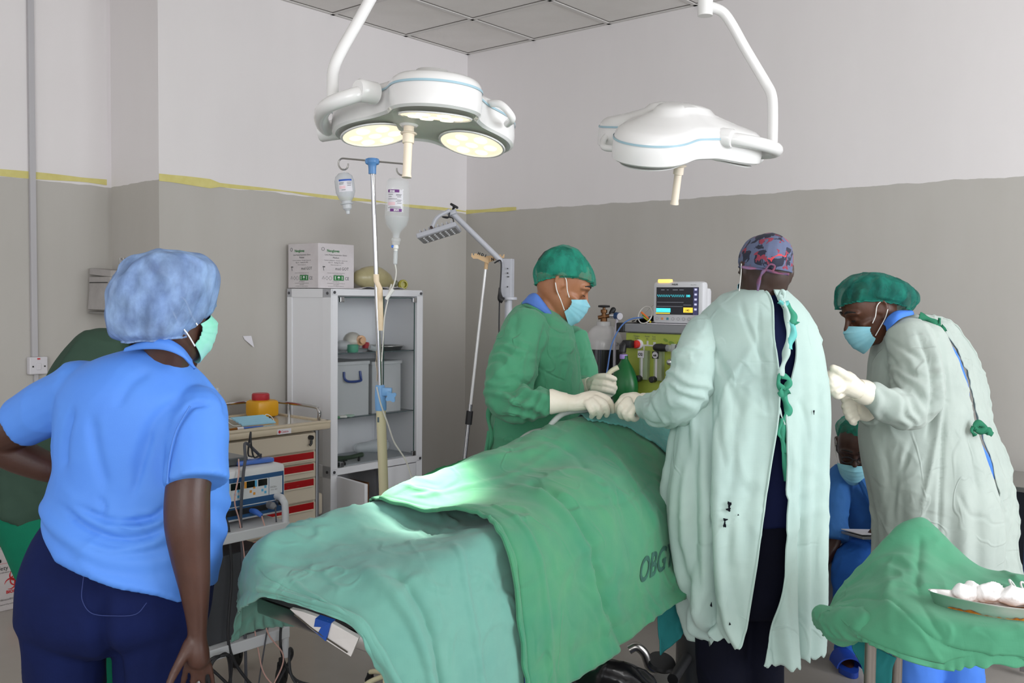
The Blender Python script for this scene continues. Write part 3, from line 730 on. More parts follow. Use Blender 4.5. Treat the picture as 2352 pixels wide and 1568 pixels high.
MB().tube([P3(F + .025, BR + .045, Z0 + .05), P3(F + .04, BR + .044, Z0 + .05), P3(F + .055, BR + .04, Z0 + .03)], [.009, .009, .006], 12, sm=10).build('plug', black, u)
MB().tube([P3(F, BR + .17, Z0 + .036), P3(F + .03, BR + .165, Z0 + .034), P3(F + .055, BR + .155, Z0 + .02)], [.009, .011, .008], 12, sm=10).build('plug', mat('blue_plug', '3b6ecb', .45), u)
t = bx(MB(), 1.22, 1.36, 2.72, 2.92, .9, .93, .004).build('flat_case', mat('steel_grey_case', '6d7074', .3, .5), smooth=False); tag(t, 'flat dark grey case lying on top of the diathermy unit', 'case')
t = MB().box(P3(1.36, 2.69, .905), (.04, .16, .018), RW @ rotz(-.1), .006).build('diathermy_pencil_tray', mat('blue_handle', '4a72c4', .4)); tag(t, 'blue plastic handle rest lying on top of the diathermy unit', 'holder')
t = bx(MB(), 1.15, 1.46, 2.7, 2.98, .246, .58, .006).build('suction_unit', mat('dark_grey_case', '43454a', .5), smooth=False); tag(t, 'large dark grey unit on the lower trolley shelf beside the nurse in blue', 'medical unit')
cab_k = mat('black_cable', '232428', .5); cab_g = mat('grey_cable', '4c4d54', .5); cab_p = mat('pink_cable', 'c9a096', .5)
def cable(lab, pts, r, m):
    o = wire(pts, r, 'cable', m); tag(o, lab, 'cable'); return o
cable('thick black cable hanging from the rightmost plug of the diathermy unit', [P3(F + .055, BR + .04, Z0 + .03), P3(F + .07, BR + .04, Z0 - .05), P3(F + .09, BR + .06, .45), P3(F + .1, BR + .1, .2), P3(F + .12, BR + .05, .05), P3(F + .2, BR - .02, .012), P3(F + .3, BR + .06, .012), P3(F + .22, BR + .2, .012), P3(F + .1, BR + .12, .03), P3(F + .12, BR + .06, .14), P3(F + .16, BR + .1, .19), P3(F + .2, BR + .12, .1), P3(F + .3, BR + .1, .012), P3(F + .5, BR + .2, .012)], .0055, cab_k)
cable('thin grey lead hanging from the grey plug of the diathermy unit', [P3(F + .04, BR + .08, Z0 + .038), P3(F + .055, BR + .085, Z0 - .06), P3(F + .07, BR + .1, .45), P3(F + .08, BR + .16, .2), P3(F + .09, BR + .2, .02), P3(F + .25, BR + .3, .01)], .003, cab_g)
cable('pinkish lead hanging from the blue plug of the diathermy unit', [P3(F + .055, BR + .155, Z0 + .02), P3(F + .07, BR + .14, Z0 - .06), P3(F + .08, BR + .12, .5), P3(F + .09, BR + .16, .28), P3(F + .12, BR + .1, .15), P3(F + .14, BR + .17, .05), P3(F + .2, BR + .25, .012)], .003, cab_p)
cable('dark grey twin lead looped over the diathermy unit and down its front', [P3(1.33, 2.64, .915), P3(1.38, 2.7, .95), P3(1.4, 2.76, .99), P3(F - .01, 2.77, .93), P3(F + .02, 2.8, .87), P3(F + .025, 2.815, .7), P3(F + .04, 2.815, .5), P3(F + .06, 2.82, .25), P3(F + .08, 2.83, .05), P3(F + .18, 2.9, .012)], .006, cab_g)
cable('thin black lead looped high above the diathermy unit', [P3(1.3, 2.66, .912), P3(1.36, 2.72, .94), P3(1.4, 2.735, 1.03), P3(1.41, 2.74, .99), P3(1.4, 2.72, .93), P3(1.36, 2.66, .93), P3(1.3, 2.62, .91)], .0035, cab_k)
cable('pale pink lead running down the left of the diathermy front', [P3(1.4, 2.79, .93), P3(F + .02, 2.82, .88), P3(F + .03, 2.845, .78), P3(F + .03, 2.82, .68), P3(F + .05, 2.8, .45), P3(F + .07, 2.77, .2), P3(F + .1, 2.75, .08), P3(F + .2, 2.7, .012)], .0028, cab_p)
cable('black cable looping to the floor in front of the trolley middle', [P3(F + .01, 2.88, .73), P3(F + .05, 2.885, .68), P3(F + .06, 2.88, .5), P3(F + .07, 2.9, .25), P3(F + .1, 2.84, .1), P3(F + .14, 2.76, .02), P3(F + .3, 2.74, .012)], .006, cab_k)
cable('coil of black cable hanging at the left end of the trolley lower shelf', [P3(A1 + .03, 2.96 + .05 * math.cos(q), .15 + .09 * math.sin(q) + .01 * math.sin(q * 3)) + EX3 * .012 * math.sin(q * 1.7) for q in np.linspace(0, 13, 40)] + [P3(A1 + .06, 2.85, .02), P3(A1 + .14, 2.8, .012)], .006, cab_k)

# ------------------------------------------------------------ drip stand with two bottles
ivx, ivy = -.5, 3.75
cream = mat('cream_tube', 'd9d2ae', .35); blue_pl = mat('light_blue_plastic', '7db2e6', .35); blue_t = mat('mid_blue_plastic', '5f93cd', .3)
iv = thing('drip_stand', 'chrome and cream drip stand with blue fittings behind the foot of the operating table', 'stand', (ivx, ivy, 0))
pv = lambda z: V(ivx - .052 * (z - .756) / 1.352 - .0, ivy, z)
MB().cyl(pv(.05), pv(1.13), .019, 24).build('lower_tube', cream, iv)
MB().cyl(pv(1.1), pv(2.075), .0092, 18).build('upper_tube', chrome, iv)
c = MB(); c.tube([pv(1.125), pv(1.13), pv(1.18), pv(1.222), pv(1.225)], [.021, .0225, .0225, .0185, .016], 22); c.build('collar', blue_pl, iv)
k = MB(); k.box(pv(1.2) + V(.028, -.012, 0), (.04, .022, .032), None, .004)
k.build('clamp', blue_pl, iv)
kx = pv(1.183) + V(.047, -.03, 0)
pts = [((.019 + .0045 * math.cos(4 * q)) * math.cos(q + .6), (.019 + .0045 * math.cos(4 * q)) * math.sin(q + .6)) for q in np.linspace(0, 2 * math.pi, 40, endpoint=False)]
MB().prism(pts, kx + V(0, 0, 0), V(1, 0, .0), V(0, 0, 1), .016).build('knob', blue_pl, iv)
for a in range(5):
    an = 2 * math.pi * a / 5
    b_ = V(ivx + .02, ivy, .0)
    leg = MB().tube([pv(.07), pv(.065) + V(.08 * math.cos(an), .08 * math.sin(an), -.005), pv(.055) + V(.11 * math.cos(an), .11 * math.sin(an), -.005)], .010, 12, sm=10); lo = leg.build('leg', cream, iv)
    m2 = MB(); caster(m2, V(pv(.1)[0] + .11 * math.cos(an), ivy + .11 * math.sin(an), 0), .018, (-math.sin(an), math.cos(an), 0)); m2.build('caster', blackrub, lo)
top = pv(2.09)
MB().tube([top + V(0, 0, -.04), top + V(0, 0, -.01), top + V(0, 0, .006), top + V(0, 0, .02)], [.015, .016, .023, .02], 18, sm=10).build('head', blue_t, iv)
MB().box(top + V(0, 0, .008), (.056, .03, .026), None, .01).build('head_block', blue_t, iv)
hd = unit(V(1, -.15, -.1))
def hook(s):
    p = [top + hd * .03 * s + V(0, 0, .01), top + hd * .1 * s + V(0, 0, .01)]
    c0 = top + hd * .118 * s + V(0, 0, -.012)
    for q in np.linspace(90, -190, 14): p.append(c0 + hd * s * .02 * math.cos(math.radians(q)) + V(0, 0, .022 * math.sin(math.radians(q))))
    wire(p, .0034, 'hook', steel, iv, 8, 60)
    return c0 + V(0, 0, -.022)
hl, hr = hook(-1), hook(1)
tapem = mat('old_paper_tape', 'f0dcc0', .8, var='e6cfae', vs=20)
MB().grid(np.array([[pv(z) + V(.012 * math.cos(q) + .012 * (z < 1.62), -.012 * math.sin(q) - .004, 0) for q in np.linspace(2.4, -.4, 7)] for z in np.linspace(1.44, 1.66, 9)]), .001).build('paper_tape', tapem, iv)
MB().grid(np.array([[pv(z) + V(-.0105 + .002 * math.sin(z * 90), -.006 + .01 * k, 0) for k in (0, 1)] for z in np.linspace(1.24, 1.36, 10)]), .001).build('paper_tape', tapem, iv)
MB().box(pv(1.09) + V(-.009, -.0175, 0), (.007, .003, .02)).build('sticker', mat('blue_sticker', '48606f', .5), iv)
# the two bottles hang from the hooks
liq = mat('clear_bottle', 'e9eef0', .05, alpha=.22, spec=.8)
dim = mat('milky_bottle', 'd3d7dc', .25, alpha=.62)
def bottle(name, lab, p, s, m, tilt, prof):
    t = thing(name, lab, 'bottle', p)
    ax = unit(V(tilt, 0, -1)); b = MB().lathe([(r * s, h * s) for r, h in prof], p, ax, 30); b.build('bottle_body', m, t)
    return t, ax
t, ax = bottle('fluid_bottle', 'smaller cloudy fluid bottle with blue edged label hanging from the left hook', hl + V(0, 0, -.012), 1.0, dim, .12,
               [(.001, 0), (.02, .002), (.033, .014), (.038, .03), (.038, .075), (.03, .098), (.019, .112), (.019, .118), (.025, .12), (.025, .123), (.018, .125), (.017, .14), (.008, .15), (.007, .162), (.001, .163)])
c0 = hl + V(0, 0, -.012)
q = np.linspace(-.4, .8, 9)
def wrap(c, ax, r, h0, h1, q0, q1, lift=.0008, n=10):
    x, y, d = unit(V(1, 0, ax[0])), V(0, -1, 0), ax
    return np.array([[c + d * h + (x * math.sin(q) + y * math.cos(q)) * (r + lift) for q in np.linspace(q0, q1, n)] for h in (h0, h1)])
lb = MB().grid(wrap(c0, ax, .038, .03, .078, -.5, .95), .0004).build('label', paper, t)
MB().grid(wrap(c0, ax, .0388, .03, .037, -.4, .95), .0003).build('label_band', ink_bl, lb)
MB().grid(wrap(c0, ax, .0388, .055, .066, -.4, .2), .0003).build('label_patch', mat('pink_patch', 'e7c4cb', .6), lb)
for h, q0, q1 in ((.042, -.4, .1), (.047, -.4, .05), (.042, .4, .9), (.048, .4, .85), (.054, .4, .8), (.07, -.2, .2)): MB().grid(wrap(c0, ax, .0388, h, h + .0018, q0, q1), .0003).build('print_line', ink_k, lb)
wire([hl + V(0, 0, .004), hl + V(.003, 0, -.006), c0], .0025, 'hanger', clearp, t, 6)
c1 = hr + V(-.012, -.01, -.018)
t, ax = bottle('fluid_bottle', 'large clear fluid bottle with purple label hanging from the right hook', c1, 1.0, liq, -.03,
               [(.001, .001), (.036, 0), (.043, .01), (.045, .03), (.0475, .07), (.0475, .15), (.04, .178), (.02, .2), (.014, .21), (.0135, .225), (.018, .227), (.018, .238), (.0155, .24), (.0145, .252), (.001, .253)])
lb = MB().grid(wrap(c1, ax, .0475, .044, .128, -.75, .55), .0004).build('label', paper, t)
for h, q0, q1 in ((.044, -.7, .25), (.117, -.45, .5)): MB().grid(wrap(c1, ax, .0482, h, h + .011, q0, q1), .0003).build('label_band', MATS['purple_ink'], lb)
MB().grid(wrap(c1, ax, .0482, .092, .104, -.65, -.05), .0003).build('label_patch', mat('pink_patch', 'e7c4cb', .6), lb)
for h, q0, q1 in ((.062, -.65, -.25), (.07, -.6, -.35), (.079, -.65, .1), (.062, .0, .45), (.066, .0, .4), (.071, .1, .4), (.083, .1, .45), (.088, .0, .4), (.095, .1, .45), (.109, -.5, .4), (.113, -.65, .45)): MB().grid(wrap(c1, ax, .0482, h, h + .0016, q0, q1), .0003).build('print_line', ink_k, lb)
lettering([('DNS', 0, 0, .0095, 'CENTER', .0004)], 'lettering', ink_w, lb, c1 + ax * .0535 + V(-.0145, -.0497, 0), V(1, .2, 0), EZ)
lettering([('DNS', 0, 0, .010, 'CENTER', .0004)], 'lettering', ink_w, lb, c1 + ax * .119 + V(.003, -.0494, 0), V(-1, 0.05, 0), V(0, 0, -1))
MB().lathe([(.044, .142), (.0455, .146), (.038, .174), (.019, .197), (.012, .21), (.012, .225)], c1, ax, 26).build('liquid', mat('fluid', 'cfd4d6', .05, alpha=.25), t)
p = c1 + ax * .253
MB().lathe([(.009, 0), (.011, .006), (.011, .014), (.008, .016), (.008, .024)], p, ax, 16).build('cap', mat('white_elastic', 'e6e6e2', .7), t)
MB().box(p + ax * .006 + V(-.012, -.003, 0), (.01, .008, .01), None, .002).build('vent_cap', mat('blue_sticker2', '2f6fd0', .4), t)
MB().lathe([(.001, .0), (.0085, .0), (.0085, .05), (.005, .054), (.001, .054)], p + ax * .022, ax, 16).build('drip_chamber', clearp, t)
pe = p + ax * .076
tb = [pe, pe + V(.004, 0, -.03), pe + V(-.004, 0, -.075), pe + V(-.03, -.0, -.13), pv(1.62) + V(.06, -.01, 0), pv(1.5) + V(.03, -.013, 0), pv(1.4) + V(.02, -.013, 0), pv(1.32) + V(.012, -.015, 0)]
o = wire(tb, .0028, 'infusion_line', mat('clear_line', 'e3e1da', .3, alpha=.8), None, 8, 70); tag(o, 'clear infusion line running from the large bottle down past the taped drip pole', 'tube')
MB().tube([tb[2] + V(-.003, -.006, -.02), tb[3] + V(-.004, -.006, -.005)], [.009, .007], 10).build('roller_clamp', mat('white_elastic', 'e6e6e2', .7), o)
o = wire([pv(1.22) + V(-.01, -.024, 0), pv(1.15) + V(.005, -.026, 0), pv(1.07) + V(.03, -.022, 0), pv(1.0) + V(.05, -.01, 0), pv(.93) + V(.09, 0, 0), pv(.85) + V(.115, 0, 0), pv(.74) + V(.14, .02, 0), pv(.6) + V(.2, .05, 0)], .0032, 'infusion_line', mat('clear_line', 'e3e1da', .3, alpha=.8), None, 8, 60)
tag(o, 'pale thin line curling off the cream drip pole down behind the drape', 'tube')

# ------------------------------------------------------------ examination floodlight on its stand, and a second thin drip stand
sx, sy = -.022, 5.3
lg = mat('lamp_grey', 'bcbec6', .4); lgd = mat('lamp_grey_dark', '7e8084', .5)
fl = thing('flood_lamp_stand', 'grey floodlight on a white post with slanting boom standing in the room corner', 'lamp', (sx, sy, 0))
MB().cyl((sx, sy, .08), (sx, sy, 1.58), .021, 20).build('post', lg, fl)
bm_ = MB().box((sx - .006, sy, 1.682), (.062, .05, .215), rotz(-.35), .003).build('bracket', lg, fl, smooth=False)
for z, r in ((1.71, .0045), (1.635, .004), (1.735, .0035)): MB().cyl(V(sx - .006, sy - .027, z), V(sx - .006, sy - .033, z), r, 10).build('bolt', black, bm_)
MB().box((sx + .002, sy - .028, 1.69), (.022, .004, .006)).build('slot', black, bm_)
MB().lathe([(.02, 0), (.043, .002), (.043, .016), (.026, .018)], (sx + .005, sy, 1.562), n=20).build('flange', lg, fl)
b0, b1 = V(sx - .03, sy, 1.765), V(-.335, sy - .05, 2.035)
MB().cyl(b0, b1, .0155, 16).build('boom', lg, fl)
for an in (0.3, 2.4, 4.5):
    l = MB().tube([(sx, sy, .09), (sx + .3 * math.cos(an), sy + .3 * math.sin(an), .05)], .016, 10).build('leg', lg, fl)
    m2 = MB(); caster(m2, V(sx + .28 * math.cos(an), sy + .28 * math.sin(an), 0), .022, (-math.sin(an), math.cos(an), 0)); m2.build('caster', blackrub, l)
hc = V(-.405, sy - .06, 1.925); hx = unit(V(.96, -.1, .30)); hz = unit(V(-.25, .18, .9)); hz = unit(hz - hx * (hz @ hx)); hy = np.cross(hz, hx); HR = np.column_stack([hx, hy, hz])
hd_ = MB().box(hc, (.225, .15, .026), HR, .005).build('lamp_head', lg, fl, smooth=False)
MB().box(hc - hz * .0145, (.205, .135, .004), HR).build('lens', mat('led_lens', '8f9092', .25, var='a2a3a5', vs=60), hd_, smooth=False)
for k in range(8): MB().box(hc + hz * .022 + hx * (-.09 + .0255 * k), (.006, .11, .022), HR, .001).build('fin', lg, hd_, smooth=False)
for i in range(6):
    for j in range(4): MB().lathe([(.0065, 0), (.005, .004), (.001, .005)], hc - hz * .0165 + hx * (-.08 + .031 * i) + hy * (-.046 + .03 * j), -hz, 10).build('led', mat('led_dot', 'c9cacb', .2), hd_)
yk = hc + hz * .02
wire([yk + hx * -.02 - hy * .07, hc + hz * .07 + hx * .02 - hy * .05, b1 + V(-.012, -.02, .012)], .011, 'yoke', lg, fl, 8, 14)
MB().cyl(yk + hx * -.02 - hy * .066, yk + hx * -.02 - hy * .08, .008, 10).build('yoke_bolt', mat('brown_bolt', '3c2c2a', .5), fl)
MB().box(b1 + V(0, 0, 0), (.05, .04, .03), HR, .006).build('elbow', lg, fl)
kb = MB(); kb.cyl(b1 + V(.005, -.01, .012), b1 + V(.012, -.02, .032), .007, 10); kb.box(b1 + V(.013, -.02, .036), (.05, .018, .014), roty(.5), .006); kb.build('thumb_knob', black, fl)
cable('black power cord sagging from floodlight head to its boom', [hc + hx * .1 + hz * .01 - hy * .05, hc + hx * .1 + hz * .04 - hy * .06, hc + hx * .05 + hz * .065 - hy * .05, b1 + V(-.02, -.03, -.03), b1 + V(-.012, -.02, .0)], .0035, cab_k)
cable('black power cord with plug hanging down the floodlight post', [b0 + V(-.05, -.03, .0), b0 + V(-.015, -.035, .012), b0 + V(-.012, -.04, -.06), b0 + V(-.018, -.04, -.17), b0 + V(-.02, -.04, -.3), b0 + V(-.02, -.04, -.42)], .004, cab_k)
pg = MB(); pp = b0 + V(-.018, -.045, -.165); pg.tube([pp + V(0, 0, .03), pp, pp + V(.004, 0, -.03), pp + V(.02, 0, -.042)], [.006, .009, .017, .017], 12, sm=12); o = pg.build('power_plug', black); tag(o, 'black power plug hanging beside the floodlight bracket', 'plug')
for dx in (-.006, .006): MB().cyl(pp + V(.022, dx, -.042), pp + V(.042, dx, -.043), .002, 8).build('pin', steel, o)
s2 = thing('drip_stand', 'thin leaning drip stand with a cardboard-coloured lettered hook bar in the corner', 'stand', (-.31, 5.35, 0))
q0, q1 = V(-.146, 5.35, 1.79), V(-.3, 5.35, .28)
lw = lambda t: q0 * (1 - t) + q1 * t
MB().cyl(lw(.03), lw(.56), .0085, 14).build('upper_tube', mat('pale_tube', 'dcdcdc', .25, .3), s2)
MB().cyl(lw(.54), lw(.96), .0115, 14).build('lower_tube', chrome, s2)
MB().cyl(lw(.565), lw(.615), .019, 16).build('collar', black, s2)
for a, b_, mm in ((.84, .855, black), (.87, .885, black), (.9, .905, black)): MB().cyl(lw(a), lw(b_), .0135, 12).build('tape_band', mm, s2)
MB().cyl(lw(.955), V(-.3, 5.35, .05), .014, 12).build('base_tube', lg, s2)
for an in (0.5, 2.6, 4.7): MB().tube([(-.3, 5.35, .1), (-.3 + .22 * math.cos(an), 5.35 + .22 * math.sin(an), .012)], .012, 10).build('leg', lg, s2)
tan = mat('tan_plastic', 'd9b78c', .6)
MB().cyl(lw(0) + V(.002, 0, .005), lw(.03) + V(0, 0, -.012), .011, 14).build('hub', tan, s2)
h0 = q0 + V(0, -.004, 0)
bar = [(.012, .01), (.012, -.028), (-.05, .0), (-.074, .0), (-.086, .012), (-.084, .03), (-.079, .031), (-.077, .02), (-.068, .018), (-.07, .028), (-.058, .03), (-.012, .012)]
MB().prism(bar, h0 + V(0, -.004, 0), V(1, 0, 0), EZ, .008).build('hook_arm', tan, s2)
MB().prism([(-.02, .014), (-.01, -.024), (.04, -.006), (.088, .006), (.09, .026), (.084, .024), (.08, .014), (.07, .016), (.07, .024), (.05, .024)], h0 + V(.012, .0, 0), unit(V(1, -.2, 0)), EZ, .008).build('hook_arm', tan, s2)
lettering([('H D 1', -.056, .006, .02, 'LEFT', .001)], 'lettering', ink_b, s2, h0 + V(0, -.0132, .001), unit(V(1, 0, -.33)), unit(V(.33, 0, 1)))
lettering([('N', .026, -.012, .022, 'LEFT', .001)], 'lettering', ink_b, s2, h0 + V(0, -.0155, 0), unit(V(1, -.2, .05)), EZ)
# ------------------------------------------------------------ oxygen cylinder and anaesthesia machine on the back wall
cyl_w = mat('cylinder_white', 'c9c8c8', .25, coat=.3); cyl_b = mat('cylinder_black', '141416', .22, coat=.4)
brass = mat('old_brass', '7a5638', .4, .8)
ox = thing('oxygen_cylinder', 'tall black gas cylinder with white shoulder beside the anaesthesia machine', 'gas cylinder', P3(1.36, .25))
oc = P3(1.36, .25)
MB().lathe([(.1, 0), (.115, .01), (.115, 1.278)], oc, n=40).build('cylinder_body', cyl_b, ox)
MB().lathe([(.1152, 1.277), (.1152, 1.3), (.112, 1.335), (.1, 1.365), (.078, 1.395), (.055, 1.412), (.044, 1.416), (.044, 1.438), (.036, 1.44), (.02, 1.441)], oc, n=40).build('shoulder', cyl_w, ox)
lettering([('KNH', -.005, 0, .03, 'LEFT')], 'lettering', ink_k, ox, oc + V(.055, -.099, 1.3), unit(V(1, .55, -.08)), unit(V(.1, .15, 1)), .004)
vb = MB(); vb.lathe([(.02, 1.44), (.02, 1.46), (.014, 1.465), (.014, 1.49), (.02, 1.492), (.02, 1.51), (.008, 1.512), (.008, 1.525)], oc, n=18); vb.cyl(oc + V(-.035, 0, 1.462), oc + V(.04, 0, 1.475), .012, 14)
vb.build('valve', brass, ox)
mb = MB(); mb.lathe([(.005, 1.522), (.034, 1.524), (.036, 1.53), (.034, 1.536), (.005, 1.538)], oc, n=24); mb.build('hand_wheel', black, ox)
rg = MB().cyl(oc + V(.035, -.01, 1.475), oc + V(.075, -.025, 1.475), .016, 16).build('regulator', chrome, ox)
MB().cyl(oc + V(.07, -.02, 1.475), oc + V(.088, -.05, 1.472), .022, 22).build('gauge_body', mat('gauge_blue', '2b4f80', .35), ox)
MB().cyl(oc + V(.088, -.05, 1.472), oc + V(.09, -.0535, 1.4715), .0205, 22).build('gauge_face', paper, ox)
MB().tube([oc + V(.045, .0, 1.49), oc + V(.055, 0, 1.51)], .016, 14, rnd=True).build('knob', black, ox)
o = wire([oc + V(.075, -.04, 1.46), oc + V(.07, -.06, 1.43), oc + V(.055, -.12, 1.36), oc + V(.052, -.135, 1.25), oc + V(.05, -.14, 1.0), oc + V(.03, -.14, .75), oc + V(.02, -.14, .4)], .0085, 'oxygen_hose', mat('pale_hose', 'b9b6c0', .4), None, 10, 60)
tag(o, 'pale hose hanging from the regulator down the black gas cylinder', 'hose')

lime = mat('lime_panel', 'a9b84c', .45); lime_d = mat('leaf_green', '7d9a38', .5); mgrey = mat('machine_grey', '8d8f93', .4)
am = thing('anaesthesia_machine', 'grey anaesthesia machine with lime green panel and grey top shelf behind the surgeons', 'medical machine', P3(2.05, .4))
Fb = .6
bx(MB(), 1.7, 2.55, .18, .6, 1.397, 1.442, .006).build('top_shelf', mgrey, am, smooth=False)
for a in (1.692, 2.515): bx(MB(), a, a + .05, .17, .612, 1.394, 1.446, .006).build('corner_cap', black, am, smooth=False)
bx(MB(), 1.735, 2.5, .2, .57, .35, 1.397, .01).build('cabinet_body', mat('machine_light', 'b4b6ba', .4), am, smooth=False)
bx(MB(), 1.74, 2.48, .57, .585, .98, 1.392, .003).build('panel', lime, am, smooth=False)
bx(MB(), 1.74, 2.48, .57, .59, .55, .97, .003).build('drawer', mgrey, am, smooth=False)
bx(MB(), 1.72, 2.52, .18, .68, .12, .34, .02).build('machine_base', mgrey, am)
for a in (1.78, 2.46):
    for b in (.24, .62):
        m2 = MB(); caster(m2, P3(a, b, 0), .05); m2.build('caster', blackrub, am)
pz = .585   # panel face
for a, z, s in ((1.985, 1.325, 1.2), (2.03, 1.343, 1), (2.03, 1.31, .9), (2.075, 1.345, .8), (2.12, 1.34, .9), (2.16, 1.32, 1), (2.085, 1.322, .5), (2.11, 1.32, .5), (2.14, 1.355, .8), (1.99, 1.36, .7), (2.03, 1.25, 1), (2.24, 1.33, 1), (2.3, 1.34, .8), (2.36, 1.32, 1)):
    q = np.linspace(0, 2 * math.pi, 18, endpoint=False)
    MB().prism([(.02 * s * math.cos(k) , .011 * s * math.sin(k) - .007 * s * math.cos(k)) for k in q], P3(a, pz + .0008, z), EX3, EZ, .0006).build('leaf_print', lime_d, am, smooth=False)
pl_o = P3(1.74, pz, .98)
lettering([('Oxygen', .07, .392, .0125, 'CENTER'), ('Flush', .07, .379, .0125, 'CENTER'), ('Room', .137, .392, .012, 'CENTER'), ('Air', .137, .379, .012, 'CENTER'), ('5cm', .178, .392, .012, 'CENTER'), ('H2O', .178, .379, .012, 'CENTER'),
           ('Glostavent', .225, .038, .04, 'LEFT'), ('diamedica', .085, .0, .026, 'LEFT'), ('Helix', .085, -.02, .014, 'LEFT'), ('ventilator', .085, -.038, .014, 'LEFT')], 'lettering', ink_k, am, pl_o, EX3, EZ)
MB().box(P3(1.83, .588, .93), (.2, .004, .1), RW).build('lower_panel', lime, am, smooth=False)
MB().lathe([(.021, 0), (.023, .012), (.02, .03), (.001, .034)], P3(1.818, pz, 1.332), -EY3, 24).build('flush_button', mat('red_button', 'd2261f', .35), am)
MB().lathe([(.026, 0), (.026, .01), (.022, .012)], P3(1.826, pz, 1.332), -EY3, 24).build('button_ring', paper, am)
mb = MB()
for a0, a1, z0, z1 in ((1.84, 1.94, 1.324, 1.332), (1.874, 1.884, 1.332, 1.352), (1.915, 1.93, 1.332, 1.347), (1.853, 1.861, 1.28, 1.326)): bx(mb, a0, a1, pz, pz + .002, z0, z1, 0)
mb.build('flow_line', mat('pale_line', 'cfd0cf', .5), am, smooth=False)
fm = mat('flow_tube', 'c8d6b0', .1, alpha=.5)
for a, txt, sh in ((1.845, 'O2', 0), (1.935, 'AIR', 1)):
    g = bx(MB(), a, a + .052, pz, pz + .03, 1.145, 1.302, .004).build('flowmeter', fm, am, smooth=False)
    bx(MB(), a + .012, a + .024, pz + .029, pz + .032, 1.16, 1.265, .002).build('scale_tube', paper, g, smooth=False)
    bx(MB(), a + .03, a + .04, pz + .012, pz + .02, 1.16, 1.28, .002).build('tube', mat('teal_tube', '6d9a86', .2) if not sh else greyp, g, smooth=False)
    bx(MB(), a - .006, a + .032, pz + .03, pz + .034, 1.262, 1.3, .001).build('badge', paper if not sh else black, g, smooth=False)
    if sh: MB().cyl(P3(a + .013, pz + .034, 1.281), P3(a + .013, pz + .036, 1.281), .017, 20).build('badge_disc', paper, g)
    lettering([(txt, 0, 0, .021 if not sh else .014, 'CENTER', .0006)], 'lettering', ink_b, g, P3(a + .013, pz + .0372, 1.274), EX3, EZ)
    MB().lathe([(.017, 0), (.017, .03), (.013, .034), (.001, .034)], P3(a + .008, pz + .03, 1.152), -EY3, 18).build('flow_knob', black, g)
mb = MB(); mb.tube([P3(1.772, pz, 1.335), P3(1.772, pz + .06, 1.335), P3(1.772, pz + .075, 1.32), P3(1.772, pz + .08, 1.29)], .02, 16); mb.box(P3(1.79, pz + .05, 1.333), (.05, .05, .04), RW, .006); mb.build('bag_mount', black, am)
t = thing('breathing_bag', 'dark green rubber breathing bag hanging on the anaesthesia machine', 'breathing bag', P3(1.772, .665, 1.02))
gb = mat('green_rubber', '0e6b33', .35, var='0d5f2e', vs=12)
rb = []
prof = [(.018, 1.272), (.019, 1.255), (.03, 1.235), (.052, 1.2), (.07, 1.155), (.078, 1.11), (.074, 1.065), (.058, 1.02), (.034, .99), (.012, .98)]
for i, (r, z) in enumerate(spline(prof, 40)):
    q = np.linspace(0, 2 * math.pi, 36, endpoint=False)
    wv = 1 + .02 * math.sin(z * 260) * math.exp(-((q - 4.6) ** 2) * 3)[:, None] if False else np.ones((36, 1))
    fold = 1 + .035 * np.sin(z * 300) * np.exp(-((q - 5.0) ** 2) * 6) * (z < 1.2)
    rb.append(P3(1.79, .668, z) + (r * fold)[:, None] * (np.cos(q)[:, None] * EX3 + np.sin(q)[:, None] * -EY3 * -.8 * -1))
MB().loft(rb).build('bag', gb, t)
MB().lathe([(.0205, 0), (.0215, .003), (.0215, .02), (.0195, .024)], P3(1.782, .667, 1.255), EZ, 20).build('neck_band', mat('lilac_band', 'a48cd0', .4), t)
mb = MB(); mb.tube([P3(1.965, pz, 1.322), P3(1.965, pz + .05, 1.322), P3(1.99, pz + .06, 1.322), P3(2.035, pz + .06, 1.322)], .02, 16, sm=14); mb.build('hose_port', black, am)
mb = MB(); mb.tube([P3(2.03, pz + .06, 1.322), P3(2.09, pz + .06, 1.322)], .018, 16); mb.tube([P3(2.085, pz + .06, 1.345), P3(2.085, pz + .06, 1.25)], .024, 20); mb.build('clear_connector', clearp, am)
MB().lathe([(.03, 0), (.034, .02), (.034, .09), (.02, .1)], P3(2.12, pz + .06, 1.25), EZ, 24).build('vaporiser_head', chrome, am)
mb = MB(); bx(mb, 2.06, 2.15, pz, pz + .07, 1.14, 1.24, .008); mb.build('vaporiser', mat('dark_metal', '3a3b3f', .35, .6), am)
MB().ball(P3(2.075, pz + .1, 1.252), .016).build('valve_dome', chrome, am)
g = MB().lathe([(.036, 0), (.036, .012), (.03, .014)], P3(1.965, pz, .98 + .018), -EY3, 28).build('pressure_gauge', mat('gauge_rim', '4a4b4e', .4), am)
MB().cyl(P3(1.965, pz + .012, .998), P3(1.965, pz + .0155, .998), .03, 26).build('dial', paper, g)
mb = MB(); mb.tube([P3(1.95, pz + .017, .99), P3(1.985, pz + .017, 1.002)], .0015, 6)
for q in np.linspace(-.6, 3.8, 10): mb.tube([P3(1.965 + .022 * math.cos(q), pz + .0165, .998 + .022 * math.sin(q)), P3(1.965 + .028 * math.cos(q), pz + .0165, .998 + .028 * math.sin(q))], .0009, 4)
mb.build('needle', ink_k and mat('dark_ink', '5b5c5e'), g)
